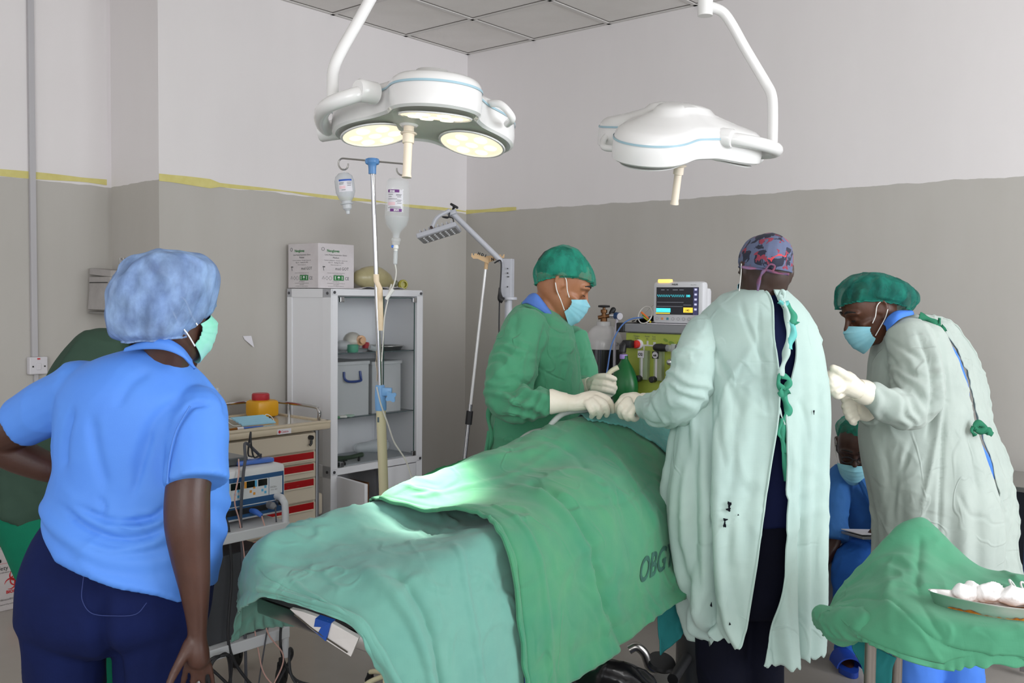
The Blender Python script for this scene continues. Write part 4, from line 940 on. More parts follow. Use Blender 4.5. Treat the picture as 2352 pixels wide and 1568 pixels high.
t = MB().tube([P3(1.97, .66, .955), P3(2.0, .665, .985), P3(2.06, .67, .985), P3(2.1, .67, .97)], [.008, .022, .026, .02], 14, sm=16, rnd=True).build('orange_pouch', mat('orange_rubber', 'e07a3c', .5)); tag(t, 'small orange rubber piece in front of the pressure gauge', 'pouch')

# patient monitor on the shelf
mo = thing('patient_monitor', 'white patient monitor with lit screen on top of the anaesthesia machine', 'monitor', P3(2.06, .47, 1.442))
mw = mat('monitor_white', 'd5d6da', .35); scr = mat('screen_dark', '14151b', .15)
a0, a1, z0, z1, fb = 1.905, 2.205, 1.447, 1.668, .585
tl = rotx(.07)
mb = MB(); bx(mb, a0, a1, fb - .06, fb, z0, z1, .018); mb.build('monitor_front', mw, mo)
mb = MB(); bx(mb, a0 + .03, a1 - .01, fb - .12, fb - .05, z0 + .004, z1 - .03, .02); mb.build('monitor_back', mw, mo)
sc_ = bx(MB(), a0 + .024, a1 - .024, fb - .001, fb + .002, z0 + .048, z1 - .03, .001).build('screen', mat('screen_lit', '121319', .2, emit='2a2c36', es=.25), mo, smooth=False)
so = P3(a0 + .024, fb + .0025, z0 + .048)
cy_ = mat('screen_cyan', '3cc8d8', .4, emit='46d6e2', es=.9); yl_ = mat('screen_yellow', 'e8c640', .4, emit='e8c640', es=.7); gr_ = mat('screen_grey', '8a8f98', .4, emit='9aa0a8', es=.5); lv_ = mat('screen_lilac', 'b9bbd6', .4, emit='c2c4e0', es=.5)
X3 = lambda u, v: so + EX3 * u + EZ * v
wv2 = [X3(.09 + .00088 * i, .098 + .006 * math.sin(i * .5)) for i in range(92)]
MB().tube([X3(.006 + .00088 * i, .098 + .006 * math.sin(i * .5)) for i in range(92)], .0005, 4).build('trace', cy_, sc_, smooth=False)
MB().tube(wv2, .0005, 4).build('trace', cy_, sc_, smooth=False)
def sq(u0, u1, v0, v1, m, nm): MB().prism([(u0, v0), (u1, v0), (u1, v1), (u0, v1)], so + EY3 * -.0002, EX3, EZ, .0008).build(nm, m, sc_, smooth=False)
sq(.002, .088, .012, .033, cy_, 'readout_block'); sq(.0, .085, .004, .009, yl_, 'alarm_bar'); sq(.165, .22, .012, .038, yl_, 'readout_block')
sq(.006, .165, .064, .0652, gr_, 'screen_line'); sq(.006, .16, .042, .0432, gr_, 'screen_line'); sq(.165, .21, .05, .0512, gr_, 'screen_line')
for u, w in ((.03, .02), (.065, .01), (.1, .03), (.14, .025)): sq(u, u + w, .128, .1298, gr_, 'screen_line')
sq(.222, .2495, .0, .14, mat('screen_strip', '3a3b5e', .4, emit='3a3b5e', es=.4), 'side_bar')
for k in range(5):
    v = .024 + .0255 * k
    MB().prism([(.229, v), (.243, v), (.243, v + .01), (.229, v + .01)], so - EY3 * .0012, EX3, EZ, .0006).build('icon', lv_, sc_, smooth=False)
lettering([('100', .178, .092, .017, 'LEFT', .0006)], 'lettering', cy_, sc_, so, EX3, EZ)
lettering([('140', .177, .018, .016, 'LEFT', .0002), ('-?-', .03, .018, .012, 'LEFT')], 'lettering', mat('screen_ink', '3a3210', .6), sc_, so, EX3, EZ, .0016)
lettering([('PHILIPS', .135, .0, .0115, 'CENTER', .0005), ('Efficia CM100', .245, .0, .006, 'CENTER')], 'lettering', ink_k, mo, P3(a0, fb, z1 - .02), EX3, EZ)
for k in range(7):
    c = P3(a0 + .03 + .032 * k, fb + .0006, z0 + .026); q = np.linspace(0, 2 * math.pi, 16)
    if k in (1, 2): MB().box(c, (.013, .003, .013), RW, .001).build('button', mat('btn_o', 'd99a6a', .5) if k == 1 else mat('btn_t', '4f8fa0', .5), mo, smooth=False)
    else: MB().tube([c + (EX3 * math.cos(j) + EZ * math.sin(j)) * .008 for j in q], .0007, 5).build('button', greyp, mo)
MB().lathe([(.016, 0), (.016, .012), (.014, .015), (.001, .015)], P3(a1 - .032, fb, z0 + .028), -EY3, 24).build('dial_knob', mat('knob_grey', 'a0a0a3', .3), mo)
bx(MB(), a0 + .03, a0 + .105, fb - .03, fb + .001, z1 - .006, z1 + .012, .005).build('alarm_lamp', mat('alarm_amber', 'ffd27a', .4, emit='ffc04a', es=1.6), mo)
bx(MB(), 1.88, 2.28, .42, .6, 1.4425, 1.447, 0).build('papers', paper, smooth=False)
tag(bpy.data.objects['papers'], 'white paper sheets lying under the patient monitor', 'paper')
# leads lying beside the monitor
G = np.array([[P3(1.72 + .19 * u, .3 + .2 * v, 1.452 + .06 * u * (1 - .3 * v) + .006 * math.sin(9 * v)) for v in np.linspace(0, 1, 8)] for u in np.linspace(0, 1, 10)])
tag(MB().grid(G, .006).build('blood_pressure_cuff', mat('black_fabric', '1f2024', .8)), 'black pressure cuff lying left of the patient monitor', 'cuff')
c_ = P3(1.855, .575, 1.49)
o = MB().tube([c_ + EX3 * .042 * math.cos(q) + EZ * .045 * math.sin(q) + EY3 * .02 * math.sin(q) for q in np.linspace(0, 2 * math.pi, 30)] + [c_ + EX3 * .03 - EZ * .02], .0032, 8).build('cable_coil', mat('pale_cable', 'd5d3cd', .5)); tag(o, 'round coil of white cable standing beside the patient monitor', 'cable')
for k, (c, l) in enumerate((('e8762c', 'orange lead plug inside the white cable coil'), ('2f8f4a', 'green lead plug inside the white cable coil'), ('d8c23a', 'yellow lead plug inside the white cable coil'))):
    o = MB().tube([c_ + EX3 * (-.022 + .008 * k) + EZ * (.012 - .012 * k), c_ + EX3 * (.02 + .006 * k) + EZ * (-.02 - .008 * k)], .006, 8, rnd=True).build('lead_plug', mat('plug_%d' % k, c, .45)); tag(o, l, 'plug')
cable('blue thin cable falling from the monitor leads across the breathing bag', [P3(1.87, .55, 1.475), P3(1.8, .61, 1.47), P3(1.76, .66, 1.43), P3(1.74, .72, 1.33), P3(1.735, .75, 1.2), P3(1.725, .78, 1.08), P3(1.72, .8, .9), P3(1.715, .82, .6)], .004, mat('blue_cable', '4d72ad', .45))
cable('thin grey lead arching from the monitor side to the cuff', [P3(1.905, .5, 1.55), P3(1.86, .5, 1.545), P3(1.82, .5, 1.515), P3(1.79, .52, 1.48), P3(1.76, .53, 1.452)], .0025, mat('pale_cable', 'd5d3cd', .5))
# grey equipment on the floor between surgeon and nurse, and steel trolley at the right edge
t = thing('equipment_cabinet', 'low dark grey equipment cabinet on casters behind the standing surgeon', 'cabinet', P3(2.75, .42))
bx(MB(), 2.585, 2.87, .25, .62, .1, .4, .008).build('cabinet_body', mat('dark_grey_case', '43454a', .5), t, smooth=False)
bx(MB(), 2.585, 2.87, .25, .62, .401, .415, .003).build('cabinet_top', mat('maroon_top', '6a4b4b', .5), t, smooth=False)
for a in (2.625, 2.83):
    for b in (.3, .58):
        m2 = MB(); caster(m2, P3(a, b, 0), .038); m2.build('caster', blackrub, t)
t = thing('steel_trolley', 'tall stainless steel trolley frame against the back wall at the right edge', 'trolley', P3(3.55, .3))
for a in (3.36, 3.72):
    for b in (.12, .5): bx(MB(), a - .02, a + .02, b - .02, b + .02, 0.02, .8, .004).build('post', steel, t, smooth=False)
for z in (.3, .78): bx(MB(), 3.34, 3.74, .1, .52, z, z + .022, .003).build('shelf', steel, t, smooth=False)
bx(MB(), 3.38, 3.7, .11, .125, .32, .78, .002).build('back_panel', mat('dark_panel', '33363b', .3, .5), t, smooth=False)

# ------------------------------------------------------------ operating lights
lw_ = mat('lamp_enamel', 'e6e5e4', .22, coat=.3); lstripe = mat('lamp_stripe', '9fbfcc', .4); lunder = mat('lamp_underside', 'cfd2c6', .35); lcream = mat('lamp_handle', 'f0e2cf', .4)
def surgical_lamp(lab, c, n, lobes, lit, handle, knobs, yoke, arm, hub, loop):
    c = np.asarray(c, float); zz = -unit(n); xx = unit(V(1, 0, 0) - zz * zz[0]); yy = np.cross(zz, xx)
    W_ = lambda x, y, z: c + xx * x + yy * y + zz * (z - .17 * max(math.hypot(x, y) - .06, 0))
    t = thing('operating_light', lab, 'surgical light', (hub[0], hub[1], ZC))
    an = np.linspace(0, 2 * math.pi, 180, endpoint=False); R = np.full(180, .19)
    for lx, ly in lobes:
        d = lx * np.cos(an) + ly * np.sin(an); q = .142 ** 2 - (lx * lx + ly * ly - d * d)
        rr = np.where(q > 0, d + np.sqrt(np.maximum(q, 0)), 0); R = np.maximum(R, rr)
    for _ in range(26): R = (np.roll(R, 1) + 2 * R + np.roll(R, -1)) / 4
    ring = lambda z, ins, k=1: np.array([W_((r * k - ins) * math.cos(a), (r * k - ins) * math.sin(a), z) for r, a in zip(R, an)])
    MB().loft([ring(-.05, 0, .02), ring(-.05, 0, .3), ring(-.05, 0, .6), ring(-.05, .03), ring(-.056, .014), ring(-.048, .003), ring(-.02, 0), ring(.02, .002), ring(.034, .006), ring(.046, .016), ring(.054, .034), ring(.062, .02, .75), ring(.073, .0, .5), ring(.078, 0, .42), ring(.092, 0, .36), ring(.097, 0, .25), ring(.098, 0, .02)]).build('lamp_housing', lw_, t)
    MB().loft([ring(-.052, 0, .02), ring(-.052, 0, .3), ring(-.052, 0, .6), ring(-.052, .028), ring(-.05, .027)]).build('underside', lunder, t)
    MB().loft([ring(.017, -.0006), ring(.017, -.0014), ring(.024, -.0010), ring(.024, -.0002)], cap=False).build('stripe', lstripe, t)
    for lx, ly in lobes:
        la = unit(-zz - .17 * unit(xx * lx + yy * ly))
        b = MB().lathe([(.113, 0), (.111, .004), (.105, .004), (.105, .001)], W_(lx * .98, ly * .98, -.069), la, 44).build('lens_rim', lw_, t)
        if lit: m_ = mat('led_glow', 'fff4dc', .3, emit='fff0cf', es=.6)
        else: m_ = mat('lens_off', 'd8d8d2', .2)
        l = MB().lathe([(.105, .001), (.08, .004), (.001, .005)], W_(lx * .98, ly * .98, -.069), la, 44).build('lens', m_, t)
        for k in range(7):
            q = k * 2 * math.pi / 6; rr = 0 if k == 6 else .062
            MB().lathe([(.022, .0035), (.02, .006), (.001, .0075)], W_(lx * .98 + rr * math.cos(q), ly * .98 + rr * math.sin(q), -.069), la, 18).build('led', mat('led_core', 'ffffff', .2, emit='fff6e0', es=.85) if lit else m_, l)
    MB().lathe([(.06, 0), (.058, .012), (.045, .016), (.001, .016)], W_(0, .0, -.054), -zz, 30).build('centre_cap', lunder, t)
    h0 = W_(handle[0], handle[1], -.05)
    MB().lathe([(.034, 0), (.03, .03), (.024, .036)], h0, -zz, 24).build('handle_base', lw_, t)
    MB().lathe([(.0165, .03), (.0165, .052), (.024, .054), (.027, .057), (.024, .06), (.0185, .06), (.0185, .088), (.0135, .09), (.0135, .185), (.0155, .195), (.0155, .198), (.001, .198)], h0, -zz, 24).build('handle', lcream, t)
    for p, q in knobs: MB().lathe([(.024, -.035), (.034, -.03), (.034, .03), (.03, .036), (.001, .037)], p, unit(np.asarray(p) - np.asarray(q)), 28).build('pivot', lw_, t)
    MB().tube(yoke, .0235, 16, sm=40).build('yoke', lw_, t)
    MB().tube(arm, .0185, 18, sm=60).build('arm', lw_, t)
    MB().tube(loop, .012, 12, sm=24).build('grip', lw_, t)
    MB().cyl(V(hub[0], hub[1], hub[2] - .035), V(hub[0], hub[1], hub[2] + .2), .027, 26).build('hub', lw_, t)
    mt = V(hub[2] * 0 + (.05 if hub[0] < .3 else .3), 3.45, 0)
    MB().tube([V(hub[0], hub[1], hub[2] + .17), V(mt[0], mt[1], hub[2] + .17 + .06)], .03, 16).build('spring_arm', lw_, t)
    MB().cyl(V(mt[0], mt[1], hub[2] + .1), V(mt[0], mt[1], ZC), .04, 20).build('ceiling_column', lw_, t)
    MB().lathe([(.11, -.05), (.11, 0), (.06, -.09)][::-1], (mt[0], mt[1], ZC), n=30).build('ceiling_cover', lw_, t)
    if lit:
        for k, (lx, ly) in enumerate(lobes):
            l = bpy.data.lights.new('lamp_beam', 'SPOT'); l.energy = 300; l.color = (1, .96, .86); l.spot_size = math.radians(17); l.spot_blend = .8; l.shadow_soft_size = .08
            o = bpy.data.objects.new('lamp_beam', l); COL.objects.link(o)
            src = W_(lx, ly, -.075); o.location = Vector(src - V(hub[0], hub[1], ZC)); o.parent = t
            o.rotation_euler = Vector(V(-.23, 2.48, 1.04) - src).to_track_quat('-Z', 'Y').to_euler()
    return t
c1 = V(-.275, 3.1, 2.19)
surgical_lamp('lit three-lobed white operating light above the foot of the table', c1, (-.03, -.10, -1), [(.04, -.185), (.14, .127), (-.18, .058)], True, (-.055, -.045),
              [(at(843, 211, 2.93), c1), (at(757, 300, 3.26), c1 + V(.1, .1, 0))],
              [at(842, 212, 2.93), at(805, 222, 2.9), at(757, 240, 2.93), at(738, 262, 3.02), at(742, 286, 3.16), at(757, 300, 3.26)],
              [at(764, 245, 2.97), at(764, 200, 3.0), at(766, 160, 3.03), at(785, 115, 3.06), at(825, 45, 3.1), at(870, -35, 3.12), at(892, -62, 3.13), at(915, -68, 3.13)],
              at(918, -60, 3.13), [at(1118, 238, 3.1), at(1150, 240, 3.05), at(1176, 270, 3.05), at(1165, 285, 3.1)])
c2 = V(.585, 3.5, 2.185)
surgical_lamp('three-lobed white operating light seen from above, tilted away behind the table', c2, (-.06, .31, -1), [(-.10, -.155), (.19, .02), (-.125, .15)], False, (.015, -.085),
              [(at(1662, 316, 3.4), c2), (at(1730, 352, 3.62), c2)],
              [at(1662, 318, 3.4), at(1700, 322, 3.38), at(1752, 332, 3.4), at(1783, 343, 3.47), at(1770, 350, 3.55), at(1730, 352, 3.62)],
              [at(1774, 335, 3.45), at(1775, 260, 3.47), at(1772, 218, 3.48), at(1756, 186, 3.49), at(1712, 112, 3.5), at(1682, 58, 3.5), at(1662, 30, 3.5), at(1640, 18, 3.5), at(1622, 14, 3.5)],
              at(1620, 14, 3.5), [at(1398, 308, 3.6), at(1386, 322, 3.56), at(1388, 338, 3.5), at(1418, 342, 3.45)])
# ------------------------------------------------------------ operating table and its drapes
TO, TA, TN = V(-.49, 2.13), V(.64, .768), V(-.768, .64)     # foot end, along the table, across it away from the viewer
def tb_(s, t, z): p = TO + TA * s + TN * t; return V(p[0], p[1], z)
TR = np.column_stack([D3(TA), D3(TN), EZ])
ot = thing('operating_table', 'operating table under green drapes with white padded foot end showing', 'operating table', tb_(1.0, 0, 0))
pad = mat('white_pad', 'dcd9d6', .55, var='d2cecb', vs=9)
MB().box(tb_(1.02, -.02, .86), (1.96, .44, .05), TR, .02).build('mattress', mat('dark_mattress', '2a2c30', .5), ot)
MB().box(tb_(1.0, -.02, .815), (1.9, .46, .04), TR, .008).build('table_frame', steel, ot)
MB().lathe([(.13, .1), (.13, .4), (.1, .42), (.1, .8)], tb_(1.95, -.02, 0), EZ, 24).build('column', mat('dark_steel_column', '55575a', .35, .7), ot)
MB().box(tb_(1.95, 0, .06), (.6, .4, .09), TR, .03).build('table_base', steel, ot)
MB().cyl(at(893, 1440, 2.6), V(at(893, 1440, 2.6)[0], 2.6, .02), .016, 16).build('leg', mat('cream_tube', 'd9d2ae', .35), ot)
def net(rows, nu=90, nv=70, drop=None):
    """smooth surface through rows of (px, py, distance) set out over the table"""
    G = np.array([[at(*p) for p in r] for r in rows])
    A = np.array([spline(r, nu) for r in G])
    return np.stack([spline(A[:, j], nv) for j in range(nu)], axis=1)
def normals(G):
    n = np.cross(np.gradient(G, axis=1), np.gradient(G, axis=0)); n /= np.linalg.norm(n, axis=2)[:, :, None] + 1e-12
    if (n[:, :, 2] - n[:, :, 1]).mean() < 0: n = -n
    return n
def crumple(G, amp=.006, s=5.0, seed=0, fine=.002, hem=None, folds=None, aniso=(1, 1, 1)):
    """folds and creases along the cloth normal; hem: list of sides (0..3) whose border is gathered"""
    N = normals(G); P = G.reshape(-1, 3) * np.asarray(aniso)
    wv = P + .06 * np.stack([noise(P, 4, seed + 9), noise(P, 4, seed + 10), noise(P, 4, seed + 11)], 1)
    d = amp * noise(wv, s, seed) + amp * 1.5 * ridge(wv, s * .8, seed + 3) + amp * ridge(wv * [1, .4, 1], s * 1.3, seed + 13) + fine * 2.4 * ridge(wv, s * 2.6, seed + 5) + fine * noise(P, s * 4, seed + 7)
    d = d.reshape(G.shape[:2])
    k, n = d.shape; U, Vv = np.meshgrid(np.linspace(0, 1, n), np.linspace(0, 1, k))
    for side in hem or ():
        e = {0: Vv, 1: 1 - Vv, 2: U, 3: 1 - U}[side]
        tpos = {0: U, 1: U, 2: Vv, 3: Vv}[side]
        w = np.exp(-(e / .035) ** 2)
        d += w * (.0022 * np.sin(tpos * 95 + 4 * np.sin(tpos * 17 + seed)) + .004) + np.exp(-((e - .05) / .012) ** 2) * -.003
    for (pts, dep, wid) in folds or ():      # explicit fold lines, in (u, v) of the sheet
        pts = np.asarray(pts, float); q = spline(pts, 60)
        dist = np.min(np.hypot(U[:, :, None] - q[:, 0], Vv[:, :, None] - q[:, 1]), axis=2)
        d += dep * np.exp(-(dist / wid) ** 2)
    return G + N * d[:, :, None]
def sheet(name, lab, G, m, th=.004, parent=None, cat='surgical drape'):
    o = MB().grid(G, th).build(name, m, parent, ang=180)
    return tag(o, lab, cat) if parent is None else o
drape_b = mat('drape_blue_green', '689c8e', .85, var='5c9186', vs=5, crease=.3, cs=7, weave=.15, sheen=.15)
drape_g = mat('drape_green', '387e60', .85, var='468862', vs=6, crease=.3, cs=6, weave=.15, sheen=.15)
drape_t = mat('drape_teal', '5c9d97', .85, var='52948c', vs=5, crease=.3, cs=8, weave=.15, sheen=.1)
drape_d = mat('drape_dark_teal', '2c7d80', .85, crease=.4, cs=9)
foot = net([
    [(533, 1478, 2.30), (602, 1446, 2.38), (720, 1432, 2.55), (860, 1380, 2.75), (960, 1330, 2.9), (1090, 1280, 3.05)],
    [(546, 1415, 2.24), (572, 1310, 2.25), (700, 1232, 2.37), (860, 1188, 2.53), (955, 1143, 2.66), (1085, 1090, 2.84)],
    [(562, 1398, 2.16), (594, 1246, 2.16), (700, 1203, 2.26), (860, 1160, 2.425), (950, 1124, 2.53), (1080, 1078, 2.70)],
    [(580, 1388, 2.08), (606, 1290, 2.09), (705, 1272, 2.16), (870, 1232, 2.27), (990, 1215, 2.37), (1120, 1180, 2.52)],
    [(608, 1372, 2.02), (630, 1335, 2.02), (735, 1335, 2.02), (930, 1302, 2.06), (1060, 1255, 2.15), (1160, 1215, 2.27)],
    [(690, 1393, 1.95), (715, 1378, 1.95), (800, 1392, 1.95), (965, 1390, 1.99), (1075, 1375, 2.08), (1180, 1350, 2.22)],
    [(802, 1434, 1.90), (818, 1424, 1.90), (872, 1460, 1.92), (988, 1500, 1.97), (1092, 1500, 2.06), (1195, 1480, 2.2)],
    [(850, 1492, 1.89), (900, 1545, 1.89), (935, 1610, 1.92), (1015, 1660, 1.97), (1112, 1660, 2.06), (1210, 1640, 2.2)],
    [(920, 1590, 1.92), (965, 1660, 1.92), (1000, 1770, 1.95), (1050, 1800, 1.99), (1135, 1800, 2.08), (1225, 1780, 2.22)]], 190, 150)
foot = crumple(foot, .006, 6, 2, .0032, hem=(2, 0), folds=[([(.52, .5), (.56, .7), (.6, 1.0)], .012, .02), ([(.57, .53), (.62, .75), (.66, 1.0)], -.010, .016), ([(.78, .5), (.8, .7), (.82, 1)], .006, .012), ([(.3, .52), (.25, .7), (.2, .85)], .005, .02), ([(.12, .3), (.3, .42), (.55, .42), (.8, .4)], -.003, .012), ([(.08, .45), (.14, .6), (.18, .7)], .006, .018), ([(.15, .38), (.2, .52), (.26, .66)], -.004, .012)])
sheet('foot_drape', 'pale blue-green drape over the foot end of the operating table', foot, drape_b)
main = net([
    [(872, 1215, 2.75), (1010, 1180, 3.0), (1190, 1120, 3.25), (1335, 1050, 3.5), (1425, 1010, 3.65), (1530, 1010, 3.75)],
    [(868, 1180, 2.53), (1000, 1120, 2.74), (1182, 1048, 3.02), (1332, 992, 3.3), (1420, 975, 3.45), (1525, 988, 3.55)],
    [(866, 1158, 2.42), (960, 1113, 2.53), (1180, 1028, 2.853), (1335, 968, 3.12), (1420, 962, 3.24), (1525, 985, 3.42)],
    [(975, 1188, 2.36), (1075, 1145, 2.5), (1240, 1080, 2.75), (1370, 1035, 2.98), (1470, 1020, 3.14), (1550, 1045, 3.3)],
    [(1095, 1197, 2.26), (1168, 1180, 2.36), (1305, 1135, 2.6), (1420, 1105, 2.85), (1500, 1100, 3.03), (1570, 1110, 3.2)],
    [(1146, 1250, 2.19), (1215, 1250, 2.27), (1340, 1225, 2.5), (1450, 1195, 2.74), (1535, 1180, 2.95), (1600, 1185, 3.1)],
    [(1176, 1390, 2.18), (1240, 1400, 2.25), (1362, 1370, 2.47), (1475, 1330, 2.72), (1560, 1300, 2.93), (1620, 1290, 3.05)],
    [(1203, 1625, 2.19), (1246, 1605, 2.26), (1384, 1505, 2.47), (1500, 1415, 2.71), (1580, 1365, 2.92), (1640, 1340, 3.02)]], 190, 150)
# the drape stands a little proud of the one below
main = main + normals(main) * .010
main = crumple(main, .0075, 5, 21, .003, hem=(2, 1), folds=[([(.3, .5), (.36, .7), (.42, 1.0)], .010, .014), ([(.33, .5), (.39, .7), (.45, 1.0)], -.012, .012), ([(.12, .36), (.3, .42), (.5, .38)], .005, .014), ([(.35, .62), (.55, .66), (.75, .6)], -.004, .01), ([(.62, .45), (.68, .7), (.74, .98)], .006, .014), ([(.16, .55), (.2, .75), (.22, 1)], .007, .012), ([(.42, .28), (.5, .42), (.5, .5)], -.006, .012), ([(.28, .3), (.45, .36), (.62, .32)], .004, .012)])
md = sheet('body_drape', 'green drape over the patient with stamped letters, between the two surgeons', main, drape_g)
MB().tube([main[int(k), 1] + V(0, -.004, .004) for k in np.linspace(45, 149, 60)], .0055, 8).build('rolled_hem', drape_g, md)
# stamped letters, laid on the hanging side of the drape
st = mat('stamp_ink', '33524c', .9, var='3f6a5c', vs=30)
fo = bpy.data.curves.new('t', 'FONT'); fo.body = 'OBGYN'; fo.size = 1; fo.offset = .02
ob = bpy.data.objects.new('t', fo); COL.objects.link(ob); bpy.context.evaluated_depsgraph_get().update()
me = bpy.data.meshes.new_from_object(ob.evaluated_get(bpy.context.evaluated_depsgraph_get())); bpy.data.objects.remove(ob)
bm = bmesh.new(); bm.from_mesh(me); bmesh.ops.triangulate(bm, faces=bm.faces[:])
bmesh.ops.subdivide_edges(bm, edges=[e for e in bm.edges if e.calc_length() > .12], cuts=3); bmesh.ops.triangulate(bm, faces=bm.faces[:])
lp = np.array([v.co[:2] for v in bm.verts]); lf = [tuple(v.index for v in f.verts) for f in bm.faces]; bm.verts.index_update(); lf = [tuple(v.index for v in f.verts) for f in bm.faces]; bm.free()
def project_px(G):
    d = G - EYE; return 1176 + FPX * (d @ RT) / (d @ FW), 784 - FPX * (d @ UP) / (d @ FW)
gx, gy = project_px(main); Nn = normals(main)
t0, tx, ty = V(1463, 1340), V(29, -16), V(8, -80)
ii = []
for x, y in lp * [1.0, 1.0]:
    p = t0 + tx * x * 1.0 + ty * y
    i = np.argmin((gx - p[0]) ** 2 + (gy - p[1]) ** 2 + 1e6 * (np.arange(main.shape[0]) < 60)[:, None]); a, b = np.unravel_index(i, gx.shape)
    a = min(max(a, 1), gx.shape[0] - 2); b = min(max(b, 1), gx.shape[1] - 2)
    J = np.array([[gx[a, b + 1] - gx[a, b - 1], gx[a + 1, b] - gx[a - 1, b]], [gy[a, b + 1] - gy[a, b - 1], gy[a + 1, b] - gy[a - 1, b]]]) / 2
    du = np.linalg.lstsq(J, p - [gx[a, b], gy[a, b]], rcond=None)[0]; du = np.clip(du, -1.2, 1.2)
    P = main[a, b] + du[0] * (main[a, b + 1] - main[a, b - 1]) / 2 + du[1] * (main[a + 1, b] - main[a - 1, b]) / 2
    ii.append(P + Nn[a, b] * .0062)
MB().add(np.array(ii), lf).build('stamp_lettering', st, md)
gx, gy = project_px(main); ex_ = [1300, 1335, 1385, 1440, 1500, 1545, 1620]; ey_ = [955, 968, 973, 987, 1022, 1062, 1125]
cr = np.argmin(gy[:80], axis=0); cols = [j for j in range(main.shape[1]) if gx[cr[j], j] > 1333]
top = []
for j in cols:
    e = [i for i in range(cr[j], main.shape[0]) if gy[i, j] <= np.interp(gx[i, j], ex_, ey_)]
    top.append(spline(main[8:(e[-1] if e else cr[j]) + 2, j] + Nn[8:(e[-1] if e else cr[j]) + 2, j] * .009, 40))
top = np.stack(top, axis=1)
top = crumple(top, .002, 7, 33, .0012)
sheet('small_drape', 'small blue-green drape across the top of the patient under the gloved hands', top, drape_t)
side = net([
    [(932, 1160, 2.72), (1010, 1130, 2.9), (1110, 1090, 3.1), (1195, 1050, 3.3)],
    [(936, 1128, 2.76), (985, 1095, 2.98), (1105, 1055, 3.18), (1195, 1030, 3.35)],
    [(948, 1122, 2.74), (1000, 1088, 2.96), (1112, 1050, 3.15), (1190, 1030, 3.3)],
    [(955, 1150, 2.7), (1040, 1110, 2.86), (1130, 1075, 3.0), (1190, 1060, 3.15)]], 50, 40)
sheet('side_drape', 'dark green drape edge on the far side of the table before the drip stand', crumple(side, .004, 6, 41), mat('drape_deep_green', '2f7d52', .85, crease=.5, cs=7))
hang = net([
    [(1505, 1340, 3.02), (1535, 1330, 3.05), (1585, 1320, 3.08)], [(1508, 1395, 2.98), (1540, 1385, 3.0), (1590, 1370, 3.05)],
    [(1512, 1450, 2.98), (1538, 1445, 3.0), (1575, 1430, 3.03)], [(1516, 1504, 2.98), (1530, 1490, 3.0), (1562, 1465, 3.02)]], 24, 30)
sheet('under_drape', 'dark teal drape corner hanging below the green drape beside the surgeon', crumple(hang, .003, 9, 51), drape_d)
# padded foot section peeping out with its blue strap
pp = [(672, 1393, 2.06), (700, 1399, 2.03), (760, 1420, 1.98), (830, 1460, 1.93), (812, 1502, 1.97), (750, 1462, 2.02), (712, 1432, 2.07)]
q = [at(*p) for p in pp]
nrm = unit(np.cross(q[2] - q[0], q[5] - q[0])); nrm = nrm if nrm[2] > 0 else -nrm
o = MB().loft([np.array(q) - nrm * .008, np.array([mix(p, np.mean(q, 0), .02) for p in q])]).build('foot_pad', pad, ot, smooth=False)
s1 = [at(733, 1413, 1.998), at(768, 1424, 1.972), at(756, 1465, 2.012), at(728, 1440, 2.04)]
MB().loft([np.array(s1) - nrm * .011, np.array(s1) + nrm * .003]).build('blue_strap', mat('strap_blue', '1d4fa8', .6), o, smooth=False)
wire([at(684, 1405, 2.05) - nrm * .01, at(735, 1440, 2.03) - nrm * .013, at(806, 1490, 1.97) - nrm * .011], .0016, 'stitching', mat('stitch', '4a463f', .8), o, 6)
# things under the table
bagk = mat('black_bin_bag', '17171a', .25, bump=.6, bs=14)
t = thing('waste_bag', 'shiny black plastic bag lying on the floor under the table', 'bag', (.36, 3.2, 0))
mb = MB(); mb.ball((.36, 3.2, .16), (.2, .15, .17)); mb.ball((.52, 3.14, .12), (.14, .12, .14)); mb.ball((.2, 3.18, .14), (.16, .13, .15)); mb.tube([(.3, 3.2, .28), (.34, 3.16, .34), (.42, 3.14, .3), (.56, 3.1, .22)], .035, 10, sm=16, rnd=True)
def dbag(P, N): return P + N * (.022 * noise(P, 9, 3) + .03 * (ridge(P, 7, 5) - .2))[:, None]
organic(mb, 'bag_body', bagk, t, .009, 2, .5, dbag)
t = thing('wheeled_stool', 'chrome tube base with black pedal and blue foot bar under the table', 'stool', (.52, 3.45, 0))
wire([at(1445, 1492, 3.5), at(1462, 1485, 3.5), at(1480, 1500, 3.5), at(1492, 1530, 3.5), at(1508, 1535, 3.5), at(1515, 1520, 3.5)] , .017, 'tube', steel, t, 12, 40)
MB().lathe([(.001, -.012), (.05, -.01), (.055, 0), (.05, .01), (.001, .012)], at(1519, 1521, 3.5), (.15, -.35, 1), 24).build('pedal', black, t)
MB().cyl(at(1590, 1492, 3.6), at(1545, 1560, 3.35), .02, 14).build('strut', black, t)
MB().box(V(.62, 3.32, .06), (.3, .12, .05), rotz(.1), .012).build('foot_bar', mat('foot_blue', '1c3f7c', .5), t)
MB().tube([(.5, 3.45, .03), (.7, 3.5, .03)], .02, 12, rnd=True).build('base', steel, t)
